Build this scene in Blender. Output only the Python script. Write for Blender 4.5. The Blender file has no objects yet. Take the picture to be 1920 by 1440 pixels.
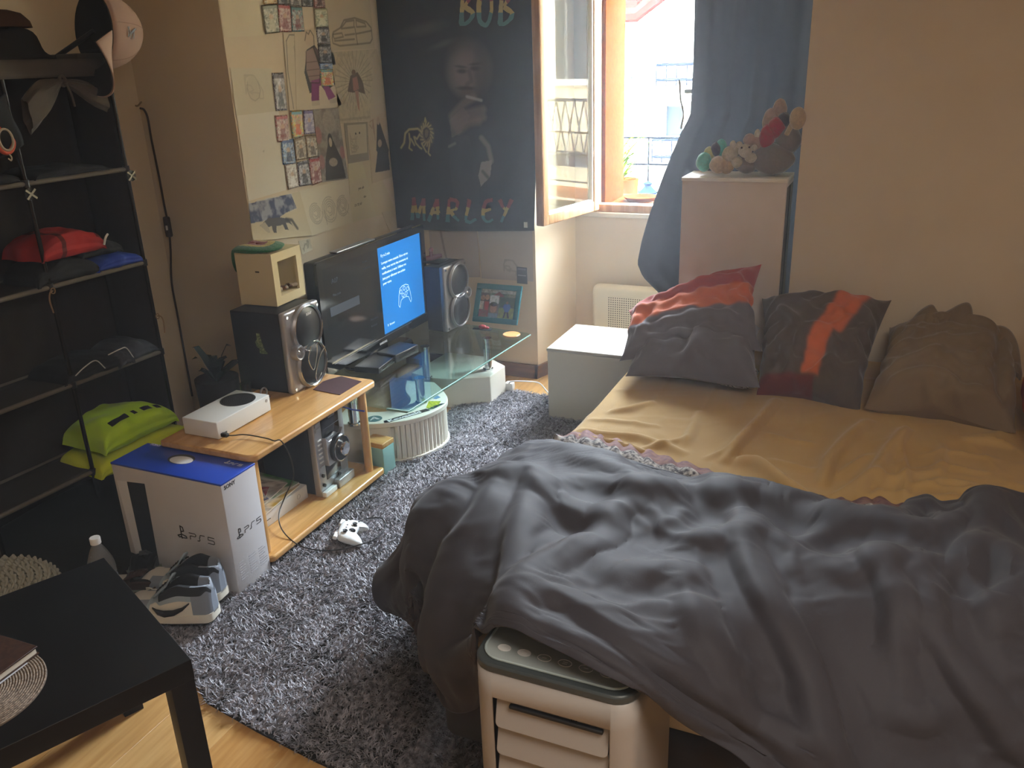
import bpy, bmesh, math, random
import numpy as np
from mathutils import Vector, Matrix
random.seed(7); rng = np.random.default_rng(7)
SC = bpy.context.scene; COL = SC.collection
PI = math.pi

# ---------------------------------------------------------------- camera, world, light, exposure
CF, CPITCH, CROLL, CH, CYAW = 1592.4, .36319, -.036694, 1.6, .42612
def _axes():
    cp, sp, cr, sr, cy, sy = math.cos(CPITCH), math.sin(CPITCH), math.cos(CROLL), math.sin(CROLL), math.cos(CYAW), math.sin(CYAW)
    f = np.array([0, cp, -sp]); u = np.array([0, sp, cp]); x = np.array([1., 0, 0])
    x2 = cr*x + sr*u; u2 = -sr*x + cr*u
    Z = np.array([[cy, -sy, 0], [sy, cy, 0], [0, 0, 1]])
    return Z@x2, Z@u2, Z@f
AX, AU, AF = _axes()
cam_data = bpy.data.cameras.new('camera'); cam = bpy.data.objects.new('camera', cam_data); COL.objects.link(cam)
cam_data.sensor_width = 36; cam_data.lens = CF/1920*36; cam_data.clip_start = .02
cam.matrix_world = Matrix([[AX[0], AU[0], -AF[0], 0], [AX[1], AU[1], -AF[1], 0], [AX[2], AU[2], -AF[2], CH], [0, 0, 0, 1]])
SC.camera = cam
SC.view_settings.view_transform = 'Standard'; SC.view_settings.look = 'None'
SC.view_settings.exposure = 0.65; SC.view_settings.gamma = 1.0; SC.view_settings.use_curve_mapping = False
world = bpy.data.worlds.new('sky'); SC.world = world; world.use_nodes = True
wn = world.node_tree.nodes; wl = world.node_tree.links; wn.clear()
wo = wn.new('ShaderNodeOutputWorld'); wb = wn.new('ShaderNodeBackground'); wl.new(wb.outputs[0], wo.inputs[0])
wb.inputs['Color'].default_value = (.80, .90, 1.0, 1); wb.inputs['Strength'].default_value = 85
pl = bpy.data.lights.new('window_portal', 'AREA'); pl.shape = 'RECTANGLE'; pl.size = 1.1; pl.size_y = 1.6; pl.cycles.is_portal = True
po = bpy.data.objects.new('window_portal', pl); COL.objects.link(po); po.location = (-.9, 4.72, 1.6); po.rotation_euler = (-PI/2, 0, 0)
# warm area light added out of view as fill, without a known source
ll = bpy.data.lights.new('fill_light', 'AREA'); ll.shape = 'DISK'; ll.size = 1.0; ll.energy = 24; ll.color = (1, .90, .77)
lo = bpy.data.objects.new('fill_light', ll); COL.objects.link(lo); lo.location = (.55, .35, 2.28)
try:
    SC.cycles.use_denoising = True; SC.cycles.denoiser = 'OPENIMAGEDENOISE'; SC.cycles.denoising_prefilter = 'ACCURATE'
    SC.cycles.use_adaptive_sampling = True; SC.cycles.adaptive_threshold = .02; SC.cycles.max_bounces = 10; SC.cycles.diffuse_bounces = 6; SC.cycles.transparent_max_bounces = 12
    SC.cycles.sample_clamp_indirect = 8; SC.cycles.caustics_reflective = False; SC.cycles.caustics_refractive = False
except Exception: pass

# ---------------------------------------------------------------- measuring helpers (photo pixel -> point on a known plane)
def ray(px, py): return AF*CF + AX*(px-960) - AU*(py-720)
def g(px, py, z=0.):
    v = ray(px, py); t = (z-CH)/v[2]; return np.array([v[0]*t, v[1]*t, z])
def hx(px, py, x):
    v = ray(px, py); t = x/v[0]; return np.array([x, v[1]*t, CH+v[2]*t])
def hy(px, py, y):
    v = ray(px, py); t = y/v[1]; return np.array([v[0]*t, y, CH+v[2]*t])

# ---------------------------------------------------------------- materials
def lin(c):
    if isinstance(c, str):
        c = c.lstrip('#'); c = [int(c[i:i+2], 16)/255 for i in (0, 2, 4)]
    return tuple((v/12.92 if v <= .04045 else ((v+.055)/1.055)**2.4) for v in c[:3])
MATS = {}
def mat(name, col, rough=.6, metal=0., spec=.5, noise=None, bump=None, sheen=0, coat=0, emit=None, trans=0, scale=(1, 1, 1), alpha=None, ior=1.45, vcol=False, subsurf=0, transl=0):
    """noise=(scale, colour2, amount[, detail]); bump=(scale, strength[, distance])"""
    if name in MATS: return MATS[name]
    m = bpy.data.materials.new(name); m.use_nodes = True; nt = m.node_tree; n = nt.nodes; l = nt.links
    b = n['Principled BSDF']; c = (*lin(col), 1)
    b.inputs['Base Color'].default_value = c; b.inputs['Roughness'].default_value = rough
    b.inputs['Metallic'].default_value = metal; b.inputs['Specular IOR Level'].default_value = spec
    b.inputs['IOR'].default_value = ior
    if sheen: b.inputs['Sheen Weight'].default_value = sheen; b.inputs['Sheen Roughness'].default_value = .4
    if coat: b.inputs['Coat Weight'].default_value = coat; b.inputs['Coat Roughness'].default_value = .08
    if trans: b.inputs['Transmission Weight'].default_value = trans
    if emit: b.inputs['Emission Color'].default_value = (*lin(emit[0]), 1); b.inputs['Emission Strength'].default_value = emit[1]
    tc = n.new('ShaderNodeTexCoord'); mp = n.new('ShaderNodeMapping'); mp.inputs['Scale'].default_value = scale
    l.new(tc.outputs['Object'], mp.inputs['Vector'])
    src = None
    if vcol:
        a = n.new('ShaderNodeVertexColor'); a.layer_name = 'print'; src = a.outputs['Color']; l.new(src, b.inputs['Base Color'])
    if noise:
        t = n.new('ShaderNodeTexNoise'); t.inputs['Scale'].default_value = noise[0]; t.inputs['Detail'].default_value = noise[3] if len(noise) > 3 else 4
        l.new(mp.outputs[0], t.inputs['Vector'])
        r = n.new('ShaderNodeMapRange'); r.inputs['From Min'].default_value = .35; r.inputs['From Max'].default_value = .65
        r.inputs['To Max'].default_value = noise[2]; l.new(t.outputs['Fac'], r.inputs['Value'])
        mx = n.new('ShaderNodeMix'); mx.data_type = 'RGBA'; l.new(r.outputs[0], mx.inputs['Factor'])
        if src is not None: l.new(src, mx.inputs[6])
        else: mx.inputs[6].default_value = c
        mx.inputs[7].default_value = (*lin(noise[1]), 1); l.new(mx.outputs[2], b.inputs['Base Color'])
    if bump:
        t2 = n.new('ShaderNodeTexNoise'); t2.inputs['Scale'].default_value = bump[0]; t2.inputs['Detail'].default_value = 3
        l.new(mp.outputs[0], t2.inputs['Vector'])
        bp = n.new('ShaderNodeBump'); bp.inputs['Strength'].default_value = bump[1]; bp.inputs['Distance'].default_value = bump[2] if len(bump) > 2 else .002
        l.new(t2.outputs['Fac'], bp.inputs['Height']); l.new(bp.outputs[0], b.inputs['Normal'])
    if transl:
        tr = n.new('ShaderNodeBsdfTranslucent'); tr.inputs['Color'].default_value = (*lin(transl[1]), 1)
        ms = n.new('ShaderNodeMixShader'); ms.inputs[0].default_value = transl[0]
        l.new(b.outputs[0], ms.inputs[1]); l.new(tr.outputs[0], ms.inputs[2]); l.new(ms.outputs[0], n['Material Output'].inputs[0])
    MATS[name] = m; return m
def wood(name, c1, c2, axis='y', rough=.35, dens=1., coat=0):
    s = {'x': (1.2, 14, 14), 'y': (14, 1.2, 14), 'z': (14, 14, 1.2)}[axis]
    m = mat(name, c1, rough, noise=(3.2*dens, c2, 1., 6), bump=(9, .12, .001), scale=s, coat=coat); return m
def foil(name, c1, c2, c3, sc=90, metal=.75, rough=.28):
    if name in MATS: return MATS[name]
    m = bpy.data.materials.new(name); m.use_nodes = True; n = m.node_tree.nodes; l = m.node_tree.links; b = n['Principled BSDF']
    tc = n.new('ShaderNodeTexCoord'); v = n.new('ShaderNodeTexNoise'); v.inputs['Scale'].default_value = sc; v.inputs['Detail'].default_value = 2; v.inputs['Distortion'].default_value = 1.5
    l.new(tc.outputs['Object'], v.inputs['Vector'])
    r = n.new('ShaderNodeValToRGB'); e = r.color_ramp.elements
    e[0].position = .40; e[0].color = (*lin(c1), 1); e[1].position = .50; e[1].color = (*lin(c2), 1)
    x = e.new(.60); x.color = (*lin(c3), 1); x = e.new(.64); x.color = (*lin(c1), 1)
    l.new(v.outputs['Fac'], r.inputs[0]); l.new(r.outputs[0], b.inputs['Base Color'])
    b.inputs['Metallic'].default_value = metal; b.inputs['Roughness'].default_value = rough
    bp = n.new('ShaderNodeBump'); bp.inputs['Strength'].default_value = .5; bp.inputs['Distance'].default_value = .003
    l.new(v.outputs['Fac'], bp.inputs['Height']); l.new(bp.outputs[0], b.inputs['Normal'])
    MATS[name] = m; return m

# ---------------------------------------------------------------- mesh builder
class MB:
    def __init__(s): s.v = []; s.f = []; s.m = []; s.n = 0
    def add(s, vs, fs, mi=0, M=None):
        if M is not None: vs = [M@Vector(p) for p in vs]
        s.v += [tuple(map(float, p)) for p in vs]
        s.f += [tuple(i+s.n for i in f) for f in fs]; s.m += [mi]*len(fs) if not isinstance(mi, (list, np.ndarray)) else list(mi)
        s.n += len(vs); return s
    def box(s, a, b, mi=0, M=None):
        (x0, y0, z0), (x1, y1, z1) = a, b
        v = [(x0,y0,z0),(x1,y0,z0),(x1,y1,z0),(x0,y1,z0),(x0,y0,z1),(x1,y0,z1),(x1,y1,z1),(x0,y1,z1)]
        return s.add(v, [(0,3,2,1),(4,5,6,7),(0,1,5,4),(1,2,6,5),(2,3,7,6),(3,0,4,7)], mi, M)
    def rbox(s, a, b, r, mi=0, seg=3, M=None, k=None):
        """box with every edge rounded"""
        bm = bmesh.new(); t = MB().box(a, b)
        vs = [bm.verts.new(p) for p in t.v]; [bm.faces.new([vs[i] for i in f]) for f in t.f]
        bmesh.ops.bevel(bm, geom=bm.edges[:], offset=r, segments=seg, affect='EDGES', profile=.5)
        return s.bm(bm, mi, M)
    def bm(s, bm, mi=0, M=None):
        bm.verts.index_update(); s.add([v.co[:] for v in bm.verts], [[v.index for v in f.verts] for f in bm.faces], mi, M); bm.free(); return s
    def tube(s, pts, r, n=8, mi=0, M=None, caps=True, closed=False):
        pts = [Vector(p) for p in pts]; N = len(pts); rr = r if hasattr(r, '__len__') else [r]*N
        vs = []; up = None
        for i, p in enumerate(pts):
            if closed: d = pts[(i+1) % N]-pts[i-1]
            else: d = pts[min(i+1, N-1)]-pts[max(i-1, 0)]
            d = d.normalized() if d.length > 1e-9 else Vector((0, 0, 1))
            if up is None:
                a = Vector((0, 0, 1)) if abs(d.z) < .9 else Vector((1, 0, 0)); up = (a-d*a.dot(d)).normalized()
            else:
                up = (up-d*up.dot(d)); up = up.normalized() if up.length > 1e-6 else Vector((1, 0, 0))
            sd = d.cross(up)
            for k in range(n):
                t = 2*PI*k/n; vs.append(p+(up*math.cos(t)+sd*math.sin(t))*rr[i])
        fs = []
        for i in range(N if closed else N-1):
            j = (i+1) % N
            for k in range(n): fs.append((i*n+k, i*n+(k+1) % n, j*n+(k+1) % n, j*n+k))
        if caps and not closed: fs += [tuple(range(n))[::-1], tuple((N-1)*n+k for k in range(n))]
        return s.add(vs, fs, mi, M)
    def cyl(s, p0, p1, r, n=24, mi=0, r2=None, M=None): return s.tube([p0, p1], [r, r if r2 is None else r2], n, mi, M)
    def lathe(s, prof, n=32, mi=0, M=None, c=(0, 0, 0)):
        vs = []; fs = []
        for (r, z) in prof:
            for k in range(n): t = 2*PI*k/n; vs.append((c[0]+r*math.cos(t), c[1]+r*math.sin(t), c[2]+z))
        for i in range(len(prof)-1):
            for k in range(n): fs.append((i*n+k, i*n+(k+1) % n, (i+1)*n+(k+1) % n, (i+1)*n+k))
        if prof[0][0] > 1e-5: fs.append(tuple(range(n))[::-1])
        if prof[-1][0] > 1e-5: fs.append(tuple((len(prof)-1)*n+k for k in range(n)))
        return s.add(vs, fs, mi, M)
    def prism(s, poly, z0, z1, mi=0, M=None):
        n = len(poly); a = sum(poly[i][0]*poly[(i+1) % n][1]-poly[(i+1) % n][0]*poly[i][1] for i in range(n))
        if a < 0: poly = poly[::-1]
        vs = [(p[0], p[1], z0) for p in poly]+[(p[0], p[1], z1) for p in poly]
        return s.add(vs, [tuple(range(n))[::-1], tuple(range(n, 2*n))]+[(i, (i+1) % n, n+(i+1) % n, n+i) for i in range(n)], mi, M)
    def grid(s, P, mi=0, wrap=False, M=None):
        P = np.asarray(P, float); a, b = P.shape[:2]; fs = []
        for i in range(a-1):
            for j in range(b if wrap else b-1):
                j2 = (j+1) % b; fs.append((i*b+j, i*b+j2, (i+1)*b+j2, (i+1)*b+j))
        return s.add(P.reshape(-1, 3), fs, mi, M)
    def sphere(s, c, r, n=16, mi=0, M=None):
        r = r if hasattr(r, '__len__') else (r, r, r); m = n//2; P = []
        for i in range(m+1):
            t = PI*i/m; P.append([(c[0]+r[0]*math.sin(t)*math.cos(2*PI*k/n), c[1]+r[1]*math.sin(t)*math.sin(2*PI*k/n), c[2]-r[2]*math.cos(t)) for k in range(n)])
        return s.grid(P, mi, True, M)
    def shift(s, d): s.v = [(p[0]+d[0], p[1]+d[1], p[2]+d[2]) for p in s.v]; return s
    def mul(s, M): s.v = [tuple(M@Vector(p)) for p in s.v]; return s

def mesh_of(name, mb, mats, smooth=True):
    me = bpy.data.meshes.new(name); me.from_pydata(mb.v, [], mb.f)
    for m in (mats if isinstance(mats, (list, tuple)) else [mats]): me.materials.append(m)
    if len(mb.m) == len(me.polygons) and any(mb.m): me.polygons.foreach_set('material_index', np.array(mb.m, dtype=np.int32))
    if smooth:
        me.polygons.foreach_set('use_smooth', np.ones(len(me.polygons), dtype=bool))
        try: me.set_sharp_from_angle(angle=math.radians(38))
        except Exception: pass
    me.update(); return me
ORIG = {}
def root_loc(o):
    while o.parent: o = o.parent
    return o.location
def part(mb, name, mats, parent=None, world=False, bevel=0, smooth=True, solid=0, subs=0, kind=None, label=None):
    if world and parent is not None: mb.shift(-root_loc(parent))
    o = bpy.data.objects.new(name, mesh_of(name, mb, mats, smooth)); COL.objects.link(o)
    if parent is not None: o.parent = parent
    if bevel:
        b = o.modifiers.new('bevel', 'BEVEL'); b.width = bevel; b.segments = 2; b.limit_method = 'ANGLE'
    if subs: sm = o.modifiers.new('sub', 'SUBSURF'); sm.levels = subs; sm.render_levels = subs
    if solid: so = o.modifiers.new('solid', 'SOLIDIFY'); so.thickness = solid; so.offset = 0
    if kind: o['kind'] = kind
    if label: o['label'] = label
    return o
def thing(name, label, cat, loc=(0, 0, 0), rotz=0, group=None):
    o = bpy.data.objects.new(name, None); COL.objects.link(o); o.empty_display_size = .05
    o.location = loc; o.rotation_euler = (0, 0, rotz); o['label'] = label; o['category'] = cat
    if group: o['group'] = group
    return o
def single(mb, name, mats, label, cat, group=None, loc=None, **k):
    """a thing that is one mesh; geometry in world coordinates, origin moved to its base"""
    if loc is None:
        a = np.array(mb.v); loc = np.array([(a[:, 0].min()+a[:, 0].max())/2, (a[:, 1].min()+a[:, 1].max())/2, a[:, 2].min()])
        mb.shift(-loc)
    o = part(mb, name, mats, **k); o.location = loc; o['label'] = label; o['category'] = cat
    if group: o['group'] = group
    return o
def struct(mb, name, mats, parent=None, **k):
    o = part(mb, name, mats, parent, **k)
    if parent is None: o['kind'] = 'structure'
    return o
def frameM(o, xd, yd):
    """matrix with local x along xd, y along yd"""
    x = Vector(xd).normalized(); y = Vector(yd); y = (y-x*y.dot(x)).normalized(); z = x.cross(y)
    return Matrix(((x[0], y[0], z[0], o[0]), (x[1], y[1], z[1], o[1]), (x[2], y[2], z[2], o[2]), (0, 0, 0, 1)))
def text_mb(s, size, M, bold=0, extrude=.0004, align='LEFT', sx=1., shear=0):
    cu = bpy.data.curves.new('t', 'FONT'); cu.body = s; cu.size = size; cu.extrude = extrude; cu.offset = bold; cu.align_x = align; cu.resolution_u = 2; cu.shear = shear
    o = bpy.data.objects.new('t', cu); COL.objects.link(o); dg = bpy.context.evaluated_depsgraph_get()
    me = bpy.data.meshes.new_from_object(o.evaluated_get(dg)); mb = MB()
    mb.add([(v.co[0]*sx, v.co[1], v.co[2]) for v in me.vertices], [tuple(p.vertices) for p in me.polygons], 0, M)
    bpy.data.objects.remove(o); bpy.data.curves.remove(cu); bpy.data.meshes.remove(me); return mb
def strokes(lines, w, M, h=.0005, mi=0):
    """flat ribbons in the local xy plane"""
    mb = MB()
    for ln in lines:
        pts = [Vector((p[0], p[1], 0)) for p in ln]
        for a, b in zip(pts[:-1], pts[1:]):
            d = (b-a)
            if d.length < 1e-6: continue
            d.normalize(); s = Vector((-d.y, d.x, 0))*w/2; e = d*w*.3
            mb.add([a-s-e, b-s+e, b+s+e, a+s-e, *(p+Vector((0, 0, h)) for p in (a-s-e, b-s+e, b+s+e, a+s-e))], [(4, 5, 6, 7), (0, 1, 5, 4), (2, 3, 7, 6), (1, 2, 6, 5), (3, 0, 4, 7)], mi, M)
    return mb

# numpy noise
def _hash(ix, iy, seed): 
    n = (ix*374761393+iy*668265263+seed*1442695041) & 0xffffffff
    n = ((n ^ (n >> 13))*1274126177) & 0xffffffff
    return ((n ^ (n >> 16)) & 0xffff)/65535.
def vnoise(x, y, seed=0):
    x = np.asarray(x, float); y = np.asarray(y, float); ix = np.floor(x).astype(np.int64); iy = np.floor(y).astype(np.int64)
    fx = x-ix; fy = y-iy; fx = fx*fx*fx*(fx*(fx*6-15)+10); fy = fy*fy*fy*(fy*(fy*6-15)+10)
    a = _hash(ix, iy, seed); b = _hash(ix+1, iy, seed); c = _hash(ix, iy+1, seed); d = _hash(ix+1, iy+1, seed)
    return (a*(1-fx)+b*fx)*(1-fy)+(c*(1-fx)+d*fx)*fy-.5
def fbm(x, y, seed=0, oct=3):
    s = 0; a = 1.
    for k in range(oct): s = s+a*vnoise(x*2**k, y*2**k, seed+k*17); a *= .5
    return s
def ridged(x, y, seed=0): return 1-np.abs(vnoise(x, y, seed))*4

# flat print painter: colours on a fine grid of vertices
class Canvas:
    def __init__(s, w, h, bg, ratio=1.):
        s.w, s.h = w, h; s.c = np.zeros((h, w, 3)); s.c[:] = lin(bg)
        s.X, s.Y = np.meshgrid(np.linspace(0, 1, w), np.linspace(0, 1, h)); s.r = ratio   # y down, ratio = height/width
    def _mix(s, a, col): a = np.clip(a, 0, 1)[..., None]; s.c = s.c*(1-a)+np.array(lin(col))*a; return s
    def ell(s, cx, cy, rx, ry, col, a=1, soft=.15, rot=0):
        dx = s.X-cx; dy = (s.Y-cy)*s.r; c, n = math.cos(rot), math.sin(rot); ex = (dx*c+dy*n)/rx; ey = (-dx*n+dy*c)/(ry*s.r)
        d = np.sqrt(ex**2+ey**2); return s._mix(a*np.clip((1-d)/soft+.5, 0, 1), col)
    def line(s, pts, w, col, a=1):
        m = np.zeros_like(s.X)
        for (x0, y0), (x1, y1) in zip(pts[:-1], pts[1:]):
            y0 *= s.r; y1 *= s.r; dx, dy = x1-x0, y1-y0; L = dx*dx+dy*dy+1e-12
            t = np.clip(((s.X-x0)*dx+(s.Y*s.r-y0)*dy)/L, 0, 1); d = np.hypot(s.X-x0-t*dx, s.Y*s.r-y0-t*dy)
            m = np.maximum(m, np.clip(1.5-d/w, 0, 1))
        return s._mix(a*m, col)
    def poly(s, pts, col, a=1):
        ins = np.zeros(s.X.shape, bool); n = len(pts)
        for i in range(n):
            x0, y0 = pts[i]; x1, y1 = pts[i-1]
            c = ((y0 > s.Y) != (y1 > s.Y)) & (s.X < (x1-x0)*(s.Y-y0)/((y1-y0) or 1e-9)+x0); ins ^= c
        return s._mix(a*ins, col)
    def rect(s, x0, y0, x1, y1, col, a=1): return s._mix(a*((s.X >= x0) & (s.X <= x1) & (s.Y >= y0) & (s.Y <= y1)), col)
    def noise(s, sc, col, a, seed=0): return s._mix(a*np.clip(fbm(s.X*sc, s.Y*s.r*sc, seed)*2+.3, 0, 1), col)
    def scribble(s, x0, y0, x1, y1, n, w, col, a, seed=0):
        r = random.Random(seed); p = [(r.uniform(x0, x1), r.uniform(y0, y1)) for _ in range(2)]
        for _ in range(n):
            q = p[-1]; p.append((min(x1, max(x0, q[0]+r.gauss(0, (x1-x0)*.25))), min(y1, max(y0, q[1]+r.gauss(0, (y1-y0)*.25)))))
        return s.line(p, w, col, a)
def painted(P, canvas, name, matl, thick=.0006, nrm=None):
    """P: (h,w,3) points; thin solid sheet whose front carries the painting"""
    h, w = P.shape[:2]; me = bpy.data.meshes.new(name); V = P.reshape(-1, 3)
    if nrm is None:
        a = P[0, -1]-P[0, 0]; b = P[-1, 0]-P[0, 0]; nrm = np.cross(b, a); nrm = nrm/np.linalg.norm(nrm)
    idx = np.arange(h*w).reshape(h, w); F = np.stack([idx[1:, :-1], idx[1:, 1:], idx[:-1, 1:], idx[:-1, :-1]], -1).reshape(-1, 4)
    # border skirt + back
    bd = np.concatenate([idx[0, :], idx[1:, -1], idx[-1, :-1][::-1], idx[1:-1, 0][::-1]]); nb = len(bd)
    B = V[bd]-nrm*thick; V2 = np.vstack([V, B]); k = np.arange(nb); k2 = (k+1) % nb
    F2 = np.stack([bd[k], bd[k2], h*w+k2, h*w+k], -1)
    faces = F.tolist()+F2.tolist()
    me.from_pydata(V2.tolist(), [], faces); me.materials.append(matl)
    at = me.color_attributes.new('print', 'FLOAT_COLOR', 'POINT'); C = np.ones((len(V2), 4)); C[:h*w, :3] = canvas.c.reshape(-1, 3); C[h*w:, :3] = canvas.c.reshape(-1, 3)[bd]
    at.data.foreach_set('color', C.ravel()); me.polygons.foreach_set('use_smooth', np.ones(len(me.polygons), dtype=bool))
    try: me.set_sharp_from_angle(angle=math.radians(50))
    except Exception: pass
    return me
def quad_grid(c, w, h):
    """bilinear grid: c = TL, TR, BR, BL"""
    u, v = np.meshgrid(np.linspace(0, 1, w), np.linspace(0, 1, h)); u = u[..., None]; v = v[..., None]; c = [np.array(q, float) for q in c]
    return (c[0]*(1-u)+c[1]*u)*(1-v)+(c[3]*(1-u)+c[2]*u)*v
def obj_from_mesh(me, name, parent=None, loc=None):
    o = bpy.data.objects.new(name, me); COL.objects.link(o)
    if parent is not None: o.parent = parent
    if loc is not None: o.location = loc
    return o
# ---------------------------------------------------------------- shared materials
WALL = mat('wall_paint', '#d7c7ae', .85, noise=(3, '#cdbba0', .5), bump=(60, .15, .002))
WHITEW = mat('white_paint', '#e0dccf', .7, noise=(5, '#cdc6b4', .5), bump=(50, .08, .001))
PINE = wood('window_pine', '#c19a72', '#a37a54', 'z', .4)
LAM = mat('laminate', '#cfa468', .38, noise=(3.4, '#b98a4e', .85, 6), bump=(10, .05, .0005), scale=(16, 1.3, 16))
BASEB = mat('baseboard_wood', '#70503c', .5, noise=(4, '#583c2c', .8), scale=(2, 2, 12))
BLACKP = mat('black_plastic', '#121214', .35); BLACKG = mat('black_gloss', '#08090b', .08, spec=.6, coat=.3)
CHROME = mat('chrome', '#d8d8d8', .12, 1.); SILVER = mat('silver_plastic', '#a9aab0', .3, .75)
WHITEP = mat('white_plastic', '#e4e6e8', .35); RUBBER = mat('black_rubber', '#0d0d0e', .6)
def thin_glass(name, tint, rough=.0, ior=1.45, boost=1.):
    m = bpy.data.materials.new(name); m.use_nodes = True; n = m.node_tree.nodes; l = m.node_tree.links; n.clear()
    o = n.new('ShaderNodeOutputMaterial'); t = n.new('ShaderNodeBsdfTransparent'); t.inputs[0].default_value = (*lin(tint), 1)
    gl = n.new('ShaderNodeBsdfGlossy'); gl.inputs['Roughness'].default_value = rough
    f = n.new('ShaderNodeLayerWeight'); f.inputs['Blend'].default_value = .5; mx = n.new('ShaderNodeMixShader')
    pw = n.new('ShaderNodeMath'); pw.operation = 'POWER'; pw.inputs[1].default_value = 5; l.new(f.outputs['Facing'], pw.inputs[0])
    ma = n.new('ShaderNodeMath'); ma.operation = 'MULTIPLY_ADD'; ma.inputs[1].default_value = .93; ma.inputs[2].default_value = .045*boost; l.new(pw.outputs[0], ma.inputs[0])
    l.new(ma.outputs[0], mx.inputs[0]); l.new(t.outputs[0], mx.inputs[1]); l.new(gl.outputs[0], mx.inputs[2]); l.new(mx.outputs[0], o.inputs[0]); return m
GLASS = thin_glass('window_glass', '#f6faf8'); TGLASS = thin_glass('table_glass', '#e2efec', .01, 1.5)

# ---------------------------------------------------------------- room shell
HC = 2.45
def wallp(name, poly, z0=0, z1=HC, m=WALL):
    b = MB(); b.prism([tuple(p) for p in poly], z0, z1); return struct(b, name, m, smooth=False)
wallp('wall_flag', [(-3.4, 3.96), (-1.64, 3.96), (-1.545, 4.3), (-1.545, 4.7), (-3.4, 4.7)])
wallp('wall_left', [(-3.4, 2.81), (-2.45, 2.81), (-2.45, 3.96), (-3.4, 3.96)])
wallp('wall_alcove', [(-3.1, -1.5), (-2.95, -1.5), (-2.95, 2.81), (-3.1, 2.81)])
wallp('wall_right', [(-.35, 3.55), (2.2, 3.55), (2.2, 4.7), (-.35, 4.7)])
wallp('wall_far_right', [(2.2, -1.5), (2.35, -1.5), (2.35, 4.7), (2.2, 4.7)])
wallp('wall_behind', [(-3.1, -1.65), (2.35, -1.65), (2.35, -1.5), (-3.1, -1.5)])
b = MB(); b.box((-1.545, 4.3, 0), (-.35, 4.7, .84)); b.box((-1.545, 4.3, 2.2), (-.35, 4.7, HC))
b.box((-1.545, 4.3, .84), (-1.46, 4.7, 2.2)); b.box((-.37, 4.3, .84), (-.35, 4.7, 2.2)); struct(b, 'wall_window', WALL, smooth=False)
b = MB(); b.box((-3.4, -1.65, HC), (2.35, 4.7, HC+.12)); struct(b, 'ceiling', WHITEW, smooth=False)
b = MB(); b.box((-3.1, -1.6, -.2), (2.35, 4.7, -.009)); FLOOR = struct(b, 'floor', mat('floor_underlay', '#6b5233', .8), smooth=False)
lams = [LAM, mat('laminate_light', '#d8b074', .36, noise=(3.1, '#c2945a', .85, 6), bump=(10, .05, .0005), scale=(16, 1.3, 16)),
        mat('laminate_warm', '#c99b5e', .38, noise=(3.8, '#b58346', .85, 6), bump=(10, .05, .0005), scale=(16, 1.3, 16))]
pm = []
for m in lams:
    t = MB(); t.rbox((-.0948, -.6395, -.008), (.0948, .6395, 0), .0004, seg=1); pm.append(mesh_of('plank', t, m))
k = 0
for i in range(27):
    off = [0, .43, .86, .2, .64][i % 5]
    for j in range(6):
        yy = -1.6-1.28*0+off+j*1.28+.64
        if yy > 4.6 or yy < -1.2: continue
        xx = -2.85+i*.19
        o = obj_from_mesh(pm[(i*7+j*3) % 3], 'plank', FLOOR, (xx, yy, 0)); k += 1
b = MB(); b.box((-2.45, 3.945, 0), (-1.64, 3.959, .075)); b.add([(-1.655, 3.945, 0), (-1.64, 3.945, 0), (-1.535, 4.299, 0), (-1.55, 4.299, 0), (-1.655, 3.945, .075), (-1.63, 3.945, .075), (-1.53, 4.299, .075), (-1.55, 4.299, .075)], [(0, 3, 2, 1), (4, 5, 6, 7), (0, 1, 5, 4), (1, 2, 6, 5), (2, 3, 7, 6), (3, 0, 4, 7)])
struct(b, 'baseboard_flag', BASEB, smooth=False)
# plaster ledge inside the window
b = MB(); b.rbox((-1.55, 4.285, .815), (-.36, 4.33, .842), .006); struct(b, 'trim_1', WHITEW)
# textured outer jamb and outer sill
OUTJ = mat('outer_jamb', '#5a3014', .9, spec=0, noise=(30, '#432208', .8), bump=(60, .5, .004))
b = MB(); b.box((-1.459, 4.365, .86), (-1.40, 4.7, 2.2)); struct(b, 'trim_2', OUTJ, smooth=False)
b = MB(); b.rbox((-1.46, 4.36, .841), (-.37, 4.78, .866), .005); struct(b, 'trim_3', mat('outer_sill', '#5a3418', .7, spec=0))

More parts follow.
